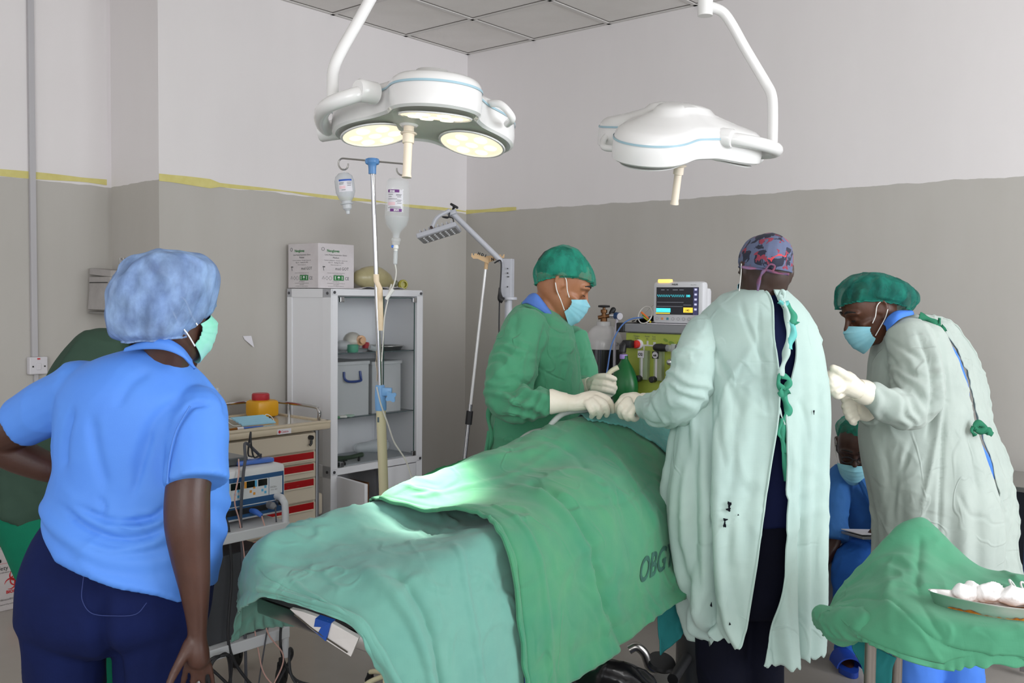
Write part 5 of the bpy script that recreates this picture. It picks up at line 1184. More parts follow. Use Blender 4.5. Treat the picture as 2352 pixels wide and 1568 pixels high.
# suction tubing over the drape
tubem = mat('suction_tube', 'd5dbd8', .25, alpha=.62)
def tubing(lab, pts, r): return tag(wire(pts, r, 'suction_tube', tubem, None, 12, 70), lab, 'tube')
tubing('thick clear suction tube arching from the drape up into the gloved right hand', [at(1248, 1045, 2.98), at(1254, 1000, 3.02), at(1266, 975, 3.06), at(1290, 952, 3.1), at(1322, 943, 3.13), at(1358, 941, 3.16)], .0095)
tubing('second clear suction tube looping along the drape below the arched one', [at(1172, 1035, 2.9), at(1195, 1010, 3.0), at(1225, 992, 3.1), at(1262, 988, 3.15), at(1292, 998, 3.08), at(1310, 1005, 3.02)], .0085)
# instrument tray table at the right
mt = thing('instrument_table', 'steel instrument table under the green drape at the right front corner', 'table', (1.2, 2.25, 0))
MB().box((1.26, 2.23, .838), (.66, .36, .02), None, .006).build('tray', steel, mt)
for x, y in ((.815, 2.12), (1.0, 2.42), (1.55, 2.08), (1.58, 2.4)): MB().cyl((x, y, .02), (x, y, .84), .0125, 16).build('leg', mat('dull_steel', '8d8680', .35, .9), mt)
MB().box((1.2, 2.25, .2), (.7, .36, .015), None, .004).build('lower_shelf', steel, mt)
inst_rows = [
    [(1892, 1462, 2.5), (1960, 1400, 2.56), (2050, 1320, 2.6), (2112, 1290, 2.62), (2180, 1340, 2.6), (2260, 1390, 2.58), (2352, 1400, 2.56), (2480, 1420, 2.5)],
    [(1887, 1440, 2.40), (1945, 1345, 2.48), (2040, 1232, 2.52), (2110, 1189, 2.53), (2165, 1228, 2.52), (2245, 1303, 2.49), (2352, 1329, 2.40), (2480, 1345, 2.36)],
    [(1893, 1420, 2.33), (1950, 1360, 2.40), (2042, 1280, 2.42), (2112, 1262, 2.42), (2180, 1310, 2.37), (2260, 1345, 2.3), (2352, 1362, 2.26), (2480, 1380, 2.2)],
    [(1905, 1408, 2.27), (1965, 1375, 2.27), (2050, 1345, 2.24), (2115, 1350, 2.2), (2190, 1375, 2.15), (2270, 1392, 2.12), (2352, 1408, 2.09), (2480, 1425, 2.04)],
    [(1925, 1418, 2.2), (1985, 1405, 2.16), (2065, 1405, 2.08), (2130, 1420, 2.04), (2200, 1432, 2.02), (2280, 1442, 2.0), (2352, 1452, 1.985), (2480, 1475, 1.95)],
    [(1950, 1440, 2.14), (2005, 1452, 2.08), (2080, 1470, 2.02), (2145, 1485, 1.995), (2210, 1495, 1.985), (2285, 1505, 1.97), (2352, 1515, 1.96), (2480, 1535, 1.94)],
    [(1975, 1460, 2.12), (2020, 1490, 2.05), (2090, 1520, 2.0), (2150, 1535, 1.985), (2215, 1545, 1.97), (2290, 1556, 1.96), (2352, 1570, 1.95), (2480, 1590, 1.93)]]
inst = net([r + [(r[-1][0] + 300, r[-1][1] + 20, r[-1][2] - .04)] for r in inst_rows], 170, 110)
inst = crumple(inst, .006, 6, 61, .002, hem=(1,), folds=[([(.08, .45), (.3, .7), (.5, .9), (.75, .98)], -.006, .015), ([(.38, .3), (.36, .55), (.42, .8)], -.006, .02), ([(.2, .25), (.24, .5), (.2, .8)], .004, .02)])
kcx, kcy = 1.095, 2.08
fp_ = ((inst[:, :, 0] - kcx) / .2) ** 2 + ((inst[:, :, 1] - kcy) / .13) ** 2
kz = float(np.median(inst[:, :, 2][fp_ < .6])) + .004
inst[:, :, 2] = mix(inst[:, :, 2], kz - .002, np.clip(1.35 - fp_, 0, 1))     # the cloth lies flat under the dish
dm = mat('drape_mid_green', '4f9472', .85, var='488c6c', vs=6, crease=.25, cs=7, weave=.15, sheen=.1)
sheet('table_drape', 'green drape peaked over the instrument table at the right', inst, dm)
t = thing('bundled_drape', 'bunched green cloth end hanging off the left corner of the instrument table', 'surgical drape', at(1935, 1425, 2.28))
mb = MB(); mb.tube([at(1892, 1415, 2.34), at(1920, 1432, 2.28), at(1955, 1432, 2.2), at(1985, 1440, 2.13)], [.03, .043, .042, .028], 18, sm=16, rnd=True)
mb.tube([at(1898, 1432, 2.28), at(1915, 1455, 2.26), at(1935, 1465, 2.24)], .022, 12, rnd=True)
def dcl(P, N): return P + N * (.006 * noise(P, 16, 8) + .009 * (ridge(P * [1, 1, 2.2], 14, 5) - .2))[:, None]
organic(mb, 'cloth', dm, t, .006, 2, .5, dcl)
low = net([[(1958, 1455, 2.3), (2000, 1478, 2.25), (2060, 1510, 2.2)], [(1962, 1490, 2.3), (2000, 1510, 2.25), (2050, 1540, 2.2)], [(1985, 1535, 2.3), (2010, 1580, 2.25), (2045, 1600, 2.2)]], 24, 24)
sheet('under_cloth', 'dark teal cloth hanging below the instrument table drape beside the steel leg', crumple(low, .004, 9, 71), drape_d)
# kidney dish, swabs, forceps, needle
kz += .001
def kidney(k, off):
    pts = []
    for q in np.linspace(0, 2 * math.pi, 60, endpoint=False):
        x, y = .15 * k * math.cos(q), .062 * k * math.sin(q)
        y += -.05 * (x / .15) ** 2 * 1.0 + .03
        pts.append((x, y))
    return np.array(pts)
def kring(k, z): p = kidney(k, 0); return np.column_stack([kcx + p[:, 0] * .98 - p[:, 1] * -.18, kcy - p[:, 1] * .9 - p[:, 0] * .16, np.full(60, z)])
t = thing('kidney_dish', 'steel kidney dish with brown iodine stains holding white swabs', 'dish', (1.1, 2.12, kz))
MB().loft([kring(.01, kz), kring(.92, kz), kring(.955, kz + .012), kring(.985, kz + .027), kring(1.0, kz + .029), kring(1.0, kz + .031), kring(.98, kz + .03), kring(.92, kz + .014), kring(.81, kz + .003), kring(.01, kz + .003)], cap=False).build('dish_body', mat('dish_steel', 'dedddb', .34, 1.0), t)
iod = mat('iodine', '7a3a0c', .25, var='c07a1c', vs=60)
MB().loft([kring(.01, kz + .0045), kring(.815, kz + .005), kring(.815, kz + .004)], cap=False).build('iodine_pool', iod, t)
stn = MB(); pr = kring(.955, kz + .004); prt = kring(.972, kz + .018)
A_s, B_s = spline(pr[6:27], 120), spline(prt[6:27], 120); hs = np.clip(.22 + .5 * noise(A_s, 28, 2) + .25 * noise(A_s, 90, 3), .02, .95)[:, None]
stn.grid([A_s + V(0, -.0015, 0), A_s * (1 - hs) + B_s * hs + V(0, -.0015, 0)]).build('iodine_stain', iod, t)
sw = mat('white_cotton', 'f2f1f0', .95, bump=.5, bs=90)
for k, (dx, dy, s_, l) in enumerate(((-.075, .02, 1, 'leftmost white cotton swab in the kidney dish'), (-.03, .015, .95, 'second white cotton swab from the left in the kidney dish'), (.02, .01, 1.05, 'middle white cotton swab in the kidney dish'), (.07, .012, .95, 'white cotton swab under the forceps tips in the kidney dish'))):
    mb = MB(); mb.ball((kcx + dx, kcy + dy - .16 * dx, kz + .03), (.031 * s_, .027, .021)); mb.ball((kcx - .012 + dx, kcy - .006 + dy - .16 * dx, kz + .042), (.014, .013, .011)); mb.ball((kcx + .015 + dx, kcy + .005 + dy - .16 * dx, kz + .03), (.024, .026, .022))
    o = organic(mb, 'cotton_swab', sw, None, .004, 2, .5, lambda P, N: P + N * (.006 * noise(P, 38, k) + .006 * (ridge(P, 30, k) - .1))[:, None]); tag(o, l, 'swab')
def forceps(lab, p, d1, d2, rr):
    t = thing('forceps', lab, 'forceps', p)
    for d in (d1, d2):
        d = np.asarray(d, float); e = p + d
        wire([p, p + d * .55, e], .0028, 'shank', mat('polished_steel', 'd3d2d0'), t, 8)
        u = unit(d); w = unit(np.cross(u, V(.2, -.9, .5)))
        wire([e + u * rr + (u * math.cos(q) * 1.2 + w * math.sin(q)) * rr for q in np.linspace(math.pi, 3 * math.pi, 22)], .0026, 'finger_ring', mat('polished_steel', 'd3d2d0'), t, 8)
    MB().cyl(p + V(0, -.003, 0), p + V(0, .003, 0), .004, 10).build('pivot', steel, t)
fp = at(2322, 1376, 2.14)
forceps('steel forceps standing in the kidney dish with finger rings showing', fp, at(2326, 1346, 2.26) - fp, at(2350, 1352, 2.22) - fp, .0135)
t = MB().tube([at(2203, 1362, 2.24), at(2207, 1352, 2.24), at(2210, 1347, 2.24)], [.002, .005, .003], 10).build('needle_hub', mat('needle_blue', '2f86c6', .4)); tag(t, 'tiny blue needle hub lying on the drape behind the kidney dish', 'needle')
# ------------------------------------------------------------ people: helpers
def S(xl, yl, xr, yr, Y, th, dy=0.0, k=1.0, n=40, e=2.3):
    """body section between two outline points at distance Y, th deep; dy turns it, k shrinks it"""
    L, R_ = at(xl, yl, Y - dy), at(xr, yr, Y + dy); c = (L + R_) / 2; h = (R_ - L) / 2 * k
    d = V(0, 1, 0) - unit(h) * unit(h)[1]; d = unit(d) * th * k
    q = np.linspace(0, 2 * math.pi, n, endpoint=False); cs, sn = np.cos(q), np.sin(q)
    return c + (np.sign(cs) * np.abs(cs) ** (2 / e))[:, None] * h - (np.sign(sn) * np.abs(sn) ** (2 / e))[:, None] * d
def secs(mb, rows, k=1.0, m=None):
    R_ = [S(*r, k=k) for r in rows]
    if m:
        A = np.array(R_); R_ = list(np.stack([spline(A[:, j], m) for j in range(A.shape[1])], axis=1))
    return mb.loft(R_)
def limb(mb, pts, k=1.0, n=16, sm=None, rnd=True):
    P = [at(p[0], p[1], p[2]) for p in pts]; r = [p[3] * p[2] / FPX * k for p in pts]
    return mb.tube(P, r, n, sm=sm or 6 * len(pts), rnd=rnd)
def pxfold(P, N, lines):
    """sculpted folds: each line is (points of the photo, depth, width), pressed into the side that faces the viewer"""
    x, y = project_px(P); f = np.clip(-(N * unit3(P - EYE)).sum(1) * 3, 0, 1); d = np.zeros(len(P))
    for pts, dep, wid in lines:
        q = spline(np.array(pts, float), 14 * len(pts)); t = np.full(len(P), 1e9); e = np.zeros(len(P))
        box = (x > q[:, 0].min() - 4 * wid) & (x < q[:, 0].max() + 4 * wid) & (y > q[:, 1].min() - 4 * wid) & (y < q[:, 1].max() + 4 * wid); i = np.where(box)[0]
        if not len(i): continue
        D = np.hypot(x[i, None] - q[:, 0], y[i, None] - q[:, 1]); k = D.argmin(1); u = k / (len(q) - 1)
        d[i] += dep * np.exp(-(D.min(1) / wid) ** 2) * np.clip(np.minimum(u, 1 - u) * 5 + .15, 0, 1)
    return P + N * (d * f)[:, None]
def unit3(v): return v / (np.linalg.norm(v, axis=1)[:, None] + 1e-9)
def dcloth(seed, a=.006, s=7, f=.003, gather=None, lines=()):
    def fn(P, N):
        w = P + .07 * np.stack([noise(P, 5, seed + 1), noise(P, 5, seed + 2), noise(P, 5, seed + 3)], 1)
        d = a * .8 * noise(w, s, seed) + a * 1.5 * ridge(w * [1, 1, .5], s * 1.2, seed + 4) + a * ridge(w * [.5, .5, 1], s * 1.6, seed + 14) + f * 1.6 * ridge(w * [1, 1, .6], s * 3, seed + 5)
        for c, rad, ax, fr, am in gather or ():      # tight folds where a sleeve bunches
            q = P - c; g = np.exp(-(q * q).sum(1) / rad ** 2); t = q @ unit(ax)
            d = d + g * am * np.sin(t * fr + 5 * noise(P, 11, seed + 8))
        return pxfold(P + N * d[:, None], N, lines)
    return fn
def hframe(fwd, up):
    f = unit(fwd); r = unit(np.cross(f, up)); u = np.cross(r, f); return np.column_stack([r, f, u])
HEAD = [(-.122, .055, .02, .022), (-.115, .074, -.0, .038), (-.095, .087, -.03, .053), (-.07, .089, -.06, .064), (-.04, .088, -.082, .071), (-.01, .089, -.094, .0745),
        (.02, .096, -.1, .077), (.05, .094, -.102, .075), (.085, .078, -.095, .066), (.108, .05, -.075, .048), (.118, .015, -.045, .02)]
def head(mb, c, R, s=1.0):
    W_ = lambda x, y, z: np.asarray(c, float) + R @ (V(x, y, z) * s)
    q = np.linspace(0, 2 * math.pi, 36, endpoint=False); cs, sn = np.cos(q), np.sin(q); e = 2 / 2.25
    rings = []
    for z, yf, yb, w in HEAD:
        yc, ry = (yf + yb) / 2, (yf - yb) / 2
        rings.append(np.array([W_(w * np.sign(a) * abs(a) ** e, yc + ry * np.sign(b) * abs(b) ** e, z) for a, b in zip(cs, sn)]))
    A = np.array(rings); mb.loft(list(np.stack([spline(A[:, j], 30) for j in range(36)], axis=1)))
    T = lambda pts, r, n=10: mb.tube([W_(*p) for p in pts], [x * s for x in r], n, sm=10, rnd=True)
    T([(0, .088, .02), (0, .1, -.008), (0, .112, -.03)], [.009, .01, .0135])
    for i in (-1, 1):
        T([(.006 * i, .096, -.034), (.014 * i, .096, -.036)], [.009, .008])
        T([(.012 * i, .094, .022), (.036 * i, .09, .026), (.058 * i, .074, .018)], [.009, .0095, .007])
        mb.ball(W_(.031 * i, .079, -.002), V(.016, .0125, .0105) * s, R)
        T([(.047 * i, .064, -.03), (.058 * i, .04, -.025)], [.017, .015])
        # ear: rim, lobe and bowl
        T([(.072 * i, .008, .012), (.081 * i, -.004, .03), (.085 * i, -.022, .026), (.085 * i, -.027, .004), (.08 * i, -.016, -.02), (.075 * i, -.004, -.032)], [.005, .006, .0065, .006, .006, .0075])
        mb.ball(W_(.076 * i, -.01, .0), V(.007, .018, .027) * s, R)
        T([(.074 * i, .008, -.002), (.078 * i, .004, -.008)], [.006, .005])
    T([(-.022, .09, -.068), (0, .096, -.067), (.022, .09, -.068)], [.005, .0065, .005]); T([(-.02, .088, -.08), (0, .095, -.08), (.02, .088, -.08)], [.005, .0075, .005])
    mb.ball(W_(0, .078, -.106), V(.02, .014, .014) * s, R)
    return W_
def mask(root, W_, m, strap, side=(1, -1), over=1.0, dz=0.0):
    """pleated mask over nose and chin with loops round the ears"""
    G = []
    for v in np.linspace(0, 1, 26):
        row = []
        for u in np.linspace(-1, 1, 33):
            a = u * 1.25; prof = np.interp(v, [0, .15, .4, .7, 1], [.1, .123, .122, .113, .088])
            y = .03 + (prof - .03) * math.cos(a) ** 1.1; x = .078 * math.sin(a) * (1 - .16 * v * over)
            z = dz - .004 - .026 * abs(u) ** 1.6 * (1 - v) - .12 * v + .045 * v * abs(u) ** 1.6
            y += .0025 * ((v * 5) % 1 if .2 < v < .85 else 0) + .004 * (1 - abs(u)) * math.exp(-(u / .2) ** 2) * (v < .2)
            row.append(W_(x, y + .004, z))
        G.append(row)
    o = MB().grid(np.array(G), .0018).build('face_mask', m, root)
    for s in side:
        a, b = W_(.0755 * s, .044, -.034), W_(.0655 * s, .048, -.082)
        for p in ([a, W_(.081 * s, .026, -.014), W_(.083 * s, .006, .018), W_(.086 * s, -.016, .03)], [b, W_(.079 * s, .02, -.055), W_(.084 * s, -.006, -.032), W_(.088 * s, -.024, -.008)]):
            wire(p, .0017, 'ear_loop', strap, o, 6)
    return o
def cap(root, name, rows, m, seed, pleat=.003, puff=.004, m_=44, lift=0.0):
    A = np.array([S(*r, n=90, e=2.1) for r in rows]); B = np.stack([spline(A[:, j], m_) for j in range(90)], axis=1)
    c = B.mean(axis=(0, 1)); out = []
    for i in range(m_):
        t = i / (m_ - 1); cc = B[i].mean(0); q = np.linspace(0, 2 * math.pi, 90, endpoint=False)
        w = 1 + (pleat * (1 - t) ** 1.3 * np.sin(q * 30 + 3 * np.sin(q * 5 + seed)) + pleat * .8 * np.sin(q * 17 + t * 5 + seed) * (.3 + .7 * (1 - t))) / .1
        out.append(cc + (B[i] - cc) * w[:, None])
    out = np.array(out); P = out.reshape(-1, 3); N = P - c; N /= np.linalg.norm(N, axis=1)[:, None]
    P = P + N * (puff * noise(P, 22, seed) + puff * (ridge(P, 18, seed + 2) - .25))[:, None]
    out = P.reshape(out.shape)
    if lift:     # the band rides up on the near side, over the ear
        for i in range(m_): out[i, :, 2] += lift * np.clip((out[i, :, 1].mean() - out[i, :, 1]) / .09, 0, 1) * max(0, 1 - i / (m_ * .45))
    mb = MB(); mb.loft(list(out), cap=False); mb.add(np.vstack([out[-1], [out[-1].mean(0)]]), [(i, (i + 1) % 90, 90) for i in range(90)])
    o = mb.build(name, m, root, ang=180)
    MB().tube(np.vstack([out[0], out[0][:1]]), .003, 6).build('elastic_band', m, o)
    return o
def net_cap_mat(name, col, dark, alpha=.8):
    m = mat(name, col, .8, var=dark, vs=20, bump=.35, bs=70, stretch=(1, 1, .6)); b = m.node_tree.nodes['Principled BSDF']; nt = m.node_tree
    n = nt.nodes.new('ShaderNodeTexNoise'); n.inputs['Scale'].default_value = 26; n.inputs['Detail'].default_value = 6; nt.links.new(nt.nodes['Mapping'].outputs[0], n.inputs['Vector'])
    r = nt.nodes.new('ShaderNodeMapRange'); r.inputs[1].default_value = .35; r.inputs[2].default_value = .65; r.inputs[3].default_value = alpha - .2; r.inputs[4].default_value = min(1, alpha + .18)
    nt.links.new(n.outputs['Fac'], r.inputs[0]); nt.links.new(r.outputs[0], b.inputs['Alpha']); return m
def glove(root, palm, fingers, m, cuff=None, name='glove'):
    mb = MB(); limb(mb, palm, n=18)
    for f in fingers: limb(mb, f, n=12, sm=12)
    def fn(P, N): return P + N * (.0007 * noise(P, 60, 3) + .0012 * (ridge(P, 38, 6) - .2))[:, None]
    o = organic(mb, name, m, root, .0032, 3, .5, fn)
    if cuff: MB().tube([at(*c[:3]) for c in cuff], [c[3] * c[2] / FPX for c in cuff], 26).build('cuff', m, o)
    return o
def ribbon(root, name, m, pts, w, Y, seed=0):
    P = spline(np.array([at(p[0], p[1], p[2] if len(p) > 2 else Y) for p in pts]), len(pts) * 9)
    T = np.gradient(P, axis=0); side = np.cross(T, V(0, 1, 0)); side /= np.linalg.norm(side, axis=1)[:, None] + 1e-9
    k = np.arange(len(P)); tw = (w * (1 + .25 * np.sin(k * .3 + seed)))[:, None] / 2
    off = V(0, -.004, 0) * np.sin(k * .22 + seed)[:, None]
    return MB().grid(np.array([P - side * tw + off, P - off * .6 + V(0, -.004, 0), P + side * tw - off]), .0016).build(name, m, root, ang=180)
def band(root, name, m, up, lo, th=.004, bulge=.008):
    U_, L_ = spline(np.array([at(*p) for p in up]), 40), spline(np.array([at(*p) for p in lo]), 40)
    M_ = (U_ + L_) / 2 + V(0, -1, .5) * bulge
    return MB().grid(np.array([spline(np.array([a, b, c]), 9) for a, b, c in zip(U_, M_, L_)]), th).build(name, m, root, ang=180)
def brow_lash(root, W_, ss, m):
    for s in ss:
        MB().tube([W_(.012 * s, .1, .03), W_(.035 * s, .096, .034), W_(.057 * s, .078, .024)], [.003, .0042, .0025], 8, sm=8).build('eyebrow', m, root)
        MB().tube([W_(.019 * s, .0895, -.003), W_(.031 * s, .0925, -.006), W_(.045 * s, .086, -.004)], [.001, .002, .001], 6, sm=8).build('eyelashes', m, root)
def skin(name, c, v): return mat(name, c, .45, var=v, vs=14, bump=.06, bs=160)
def person(lab, px, Y):
    p = at(px, 800, Y); return thing('person', lab, 'person', (p[0], p[1], 0))
def shoes(root, feet, d, m):
    d = unit(V(d[0], d[1], 0))
    for p in feet:
        b = V(p[0], p[1], .046)
        MB().tube([b - d * .05, b + d * .07, b + d * .17 - EZ * .008], [.046, .048, .036], 14, sm=12, rnd=True).build('shoe', m, root)
def floor_y(Y): return 784 + FPX * math.tan(math.atan(HC / Y) - PITCH)
latex = mat('latex_glove', 'e9e2d3', .42, var='e3dbc9', vs=30, sheen=.1)
maskblue = mat('mask_blue', '9ad4e2', .75, var='8ccbdc', vs=30); strapw = mat('mask_strap', 'ecebe8', .7); hairk = mat('black_hair', '15120f', .7, bump=.6, bs=120)
maskgreen = mat('mask_green', '7fd6b4', .75, var='a2dcd2', vs=10)
teal_cap = net_cap_mat('teal_bouffant', '2f9d84', '2a8a76', .62); blue_cap = net_cap_mat('blue_bouffant', '94b2dc', '7089b6', .8)

# ------------------------------------------------------------ nurse in bright blue, from behind, at the left
A_ = person('person in bright blue shirt and navy trousers seen from behind with one hand on hip', 300, 2.2)
skA = skin('deep_brown_skin', '482b20', '3f241b')
tor = [(330, 792, 425, 828, 2.2, .07), (235, 822, 470, 880, 2.2, .1), (165, 862, 505, 925, 2.2, .125), (138, 930, 517, 980, 2.2, .135), (136, 1005, 518, 1040, 2.2, .14), (134, 1070, 516, 1105, 2.2, .14), (112, 1130, 516, 1180, 2.2, .145), (104, 1168, 508, 1245, 2.2, .16), (128, 1205, 494, 1310, 2.2, .172), (150, 1232, 484, 1352, 2.2, .175)]
trs = [(150, 1140, 480, 1220, 2.2, .10), (84, 1225, 480, 1290, 2.2, .128), (52, 1315, 486, 1345, 2.2, .15), (54, 1395, 478, 1410, 2.2, .15), (66, 1450, 462, 1455, 2.2, .12), (90, 1490, 445, 1490, 2.2, .07)]
legs = ([(152, 1340, 2.19, 96), (150, 1430, 2.19, 95), (152, 1520, 2.2, 90), (150, 1600, 2.2, 84), (160, 1800, 2.22, 66), (165, 2120, 2.22, 58)], [(372, 1340, 2.19, 104), (364, 1430, 2.19, 102), (350, 1530, 2.2, 92), (345, 1620, 2.2, 84), (335, 1800, 2.2, 66), (330, 2120, 2.2, 58)])
armL = [(185, 915, 2.22, 46), (100, 950, 2.25, 52), (20, 990, 2.27, 46), (-20, 1010, 2.28, 40), (30, 1040, 2.3, 42), (95, 1068, 2.32, 36), (150, 1085, 2.34, 30)]
armR = [(452, 985, 2.13, 40), (446, 1050, 2.09, 50), (432, 1120, 2.06, 51), (430, 1195, 2.05, 52), (436, 1265, 2.05, 46), (447, 1350, 2.05, 35), (452, 1420, 2.05, 25), (453, 1462, 2.05, 22), (453, 1492, 2.05, 27), (455, 1510, 2.05, 27)]
mb = MB(); secs(mb, tor[:-1], .8, 24); secs(mb, trs[:-2], .82, 14)
for l in legs: limb(mb, l[2:], .62)
limb(mb, armL); limb(mb, armR, n=22)
for f in ([(437, 1478, 2.04, 17), (418, 1512, 2.02, 13), (400, 1545, 2.01, 11), (388, 1572, 2.0, 9)], [(434, 1512, 2.05, 10), (425, 1545, 2.05, 7.5), (416, 1590, 2.06, 7), (411, 1625, 2.07, 6.5)], [(448, 1515, 2.05, 10), (445, 1552, 2.05, 7.5), (441, 1600, 2.06, 7), (439, 1642, 2.07, 6.5)], [(461, 1515, 2.05, 10), (465, 1552, 2.06, 7.5), (467, 1598, 2.07, 7), (467, 1635, 2.08, 6.5)], [(473, 1508, 2.06, 9), (484, 1540, 2.07, 7), (490, 1574, 2.08, 6.5), (492, 1600, 2.09, 6)]): limb(mb, f, n=12)
RA = hframe((.70, .70, -.1), (.02, 0, 1)); cA = at(380, 706, 2.16); wA = head(mb, cA, RA, .98)
limb(mb, [(388, 770, 2.16, 50), (380, 830, 2.18, 56), (360, 880, 2.2, 70)])
for x in (163, 330): mb.tube([at(x, 2120, 2.22), at(x + 5, 2165, 2.28), at(x + 12, 2170, 2.42)], [.05, .045, .035], 12, rnd=True)
organic(mb, 'body', skA, A_, .0045, 4, .5)
mb = MB(); secs(mb, tor, 1, 30)
limb(mb, [(185, 895, 2.2, 66), (105, 938, 2.24, 64), (45, 972, 2.26, 56)], rnd='a'); limb(mb, [(455, 950, 2.14, 66), (450, 1020, 2.1, 70), (453, 1108, 2.06, 72)], rnd='a')
shirtA = mat('bright_blue_cloth', '568de0', .6, var='5085dc', vs=4, bump=.05, bs=300, spec=.25)
def dA(P, N):
    w = P + .1 * np.stack([noise(P, 4, 1), noise(P, 4, 2), noise(P, 4, 3)], 1)
    hemz = at(300, 1230, 2.1)[2]; g = np.exp(-((P[:, 2] - hemz) / .07) ** 2)
    d = .006 * noise(w, 5, 4) + .009 * ridge(w * [1, 1, .45], 5, 5) + .006 * ridge(w * [.6, .6, 1], 8, 6) + g * .005 * np.sin(95 * (P[:, 2] + .35 * (P[:, 0] + .8)) + 5 * noise(P, 5, 7))
    return pxfold(P + N * d[:, None], N, [([(388, 1160), (340, 1192), (255, 1196), (170, 1160)], -.011, 8), ([(388, 1212), (330, 1232), (262, 1234), (190, 1205), (138, 1158)], -.012, 8), ([(386, 1240), (320, 1258), (250, 1262), (180, 1236)], .008, 9), ([(425, 905), (360, 960), (322, 1040), (310, 1105)], -.009, 14),
        ([(470, 872), (512, 915), (520, 960)], -.006, 6), ([(385, 1050), (400, 985), (437, 934), (480, 926)], -.012, 7), ([(208, 950), (222, 1040), (245, 1125)], -.008, 13), ([(168, 935), (150, 1010), (148, 1080)], -.009, 8), ([(300, 1150), (332, 1050), (350, 990)], -.007, 9), ([(262, 1196), (300, 1212), (345, 1206), (385, 1190)], .008, 7), ([(225, 1140), (240, 1165), (230, 1190)], -.006, 6), ([(345, 850), (300, 880), (265, 940)], -.005, 12)])
sh = organic(mb, 'shirt', shirtA, A_, .006, 7, .5, dA)
band(sh, 'collar', shirtA, [(300, 796, 2.12), (335, 778, 2.1), (380, 776, 2.09), (418, 796, 2.095), (442, 826, 2.12)], [(282, 808, 2.11), (325, 802, 2.08), (378, 804, 2.068), (424, 822, 2.075), (450, 846, 2.1)], .005)
wire([at(437, 932, 2.055), at(405, 990, 2.035), at(390, 1050, 2.02), at(384, 1110, 2.01)], .0025, 'sleeve_seam', mat('blue_seam', '4377c9', .6), sh, 6)
mb = MB(); secs(mb, trs, 1.0, 20)
for l in legs: limb(mb, l)
def dT(P, N): return P + N * (.006 * noise(P, 5, 11) + .006 * (ridge(P, 5, 12) - .2) - .02 * np.exp(-((P[:, 0] - at(228, 1380, 2.05)[0]) / .02) ** 2) * (P[:, 1] < 2.2) * np.clip((at(0, 1270, 2.1)[2] - P[:, 2]) * 8, 0, 1))[:, None]
navyA = mat('navy_trousers', '101c4a', .85, var='0d173e', vs=5, bump=.08, bs=200)
tr = organic(mb, 'trousers', navyA, A_, .008, 6, .5, dT)
wire([at(*p) for p in ((199, 1285, 2.04), (190, 1340, 2.038), (189, 1378, 2.04), (211, 1408, 2.045), (262, 1414, 2.042), (312, 1410, 2.04), (337, 1384, 2.04))], .0009, 'pocket_stitching', mat('navy_thread', '24346c', .7), tr, 6)
hb = MB(); hb.ball(cA + RA @ V(0, -.03, .02), (.08, .085, .09), RA); hb.ball(cA + RA @ V(.02, -.05, .02), (.075, .06, .06), RA)
organic(hb, 'hair', hairk, A_, .008, 3, .5)
cap(A_, 'bouffant_cap', [(290, 786, 440, 772, 2.16, .085), (262, 768, 456, 752, 2.16, .11), (253, 730, 482, 705, 2.16, .122), (253, 690, 494, 665, 2.16, .125), (262, 650, 496, 630, 2.16, .122), (284, 613, 488, 602, 2.16, .11), (318, 588, 462, 583, 2.16, .085), (365, 577, 415, 576, 2.16, .04)], blue_cap, 3, .003, .006)
mask(A_, wA, maskgreen, strapw)

shoem = mat('dark_shoe', '2a2b30', .5)
shoes(A_, [at(163, 2120, 2.24), at(330, 2120, 2.24)], (.05, 1), shoem)
# ------------------------------------------------------------ stooping person behind
B_ = person('person in dark green shirt and green trousers stooping behind the nurse in blue', 150, 2.95)
torB = [(285, 760, 345, 900, 2.95, .08), (210, 757, 335, 950, 2.95, .16), (150, 815, 310, 1000, 2.95, .18), (108, 890, 285, 1055, 2.95, .18), (60, 985, 255, 1115, 2.95, .17), (12, 1068, 205, 1165, 2.95, .16), (-18, 1135, 150, 1205, 2.95, .16)]
trB = [(0, 1105, 190, 1180, 2.95, .14), (-8, 1160, 200, 1215, 2.95, .15), (20, 1240, 215, 1280, 2.95, .14), (48, 1310, 225, 1340, 2.95, .13)]
lgB = ([(105, 1330, 2.95, 55), (125, 1500, 2.95, 46), (140, 1780, 2.95, 38)], [(185, 1330, 3.0, 55), (225, 1500, 3.05, 44), (240, 1770, 3.05, 36)])
mb = MB(); secs(mb, torB, .82, 16); secs(mb, trB, .82)
for l in lgB: limb(mb, l, .8)
RB = hframe((.75, .4, -.55), (.5, .1, .8)); wB = head(mb, at(372, 830, 3.0), RB); limb(mb, [(355, 850, 3.0, 40), (300, 850, 2.97, 50)]); limb(mb, [(260, 850, 3.1, 40), (300, 960, 3.15, 34), (350, 1040, 3.2, 26)])
for l in lgB: p = at(*l[-1][:3]); mb.tube([p, p + V(.03, .02, -.05), p + V(.12, .06, -.06)], [.045, .045, .035], 12, rnd=True)
organic(mb, 'body', skA, B_, .009, 4, .5)
mb = MB(); secs(mb, torB, 1, 24); limb(mb, [(250, 840, 3.08, 52), (285, 930, 3.14, 48), (310, 980, 3.16, 44)])
organic(mb, 'shirt', mat('dark_green_cloth', '35493d', .8, var='2f4238', vs=5, bump=.08, bs=200), B_, .009, 5, .5, dcloth(15, .006, 5, .002))
mb = MB(); secs(mb, trB, 1, 14)
for l in lgB: limb(mb, l)
organic(mb, 'trousers', mat('green_trousers', '0a6a4e', .8, var='0b5f48', vs=5, bump=.08, bs=200), B_, .009, 5, .5, dcloth(17, .006, 5, .002))
shoes(B_, [at(*l[-1][:3]) for l in lgB], (.9, .4), shoem)
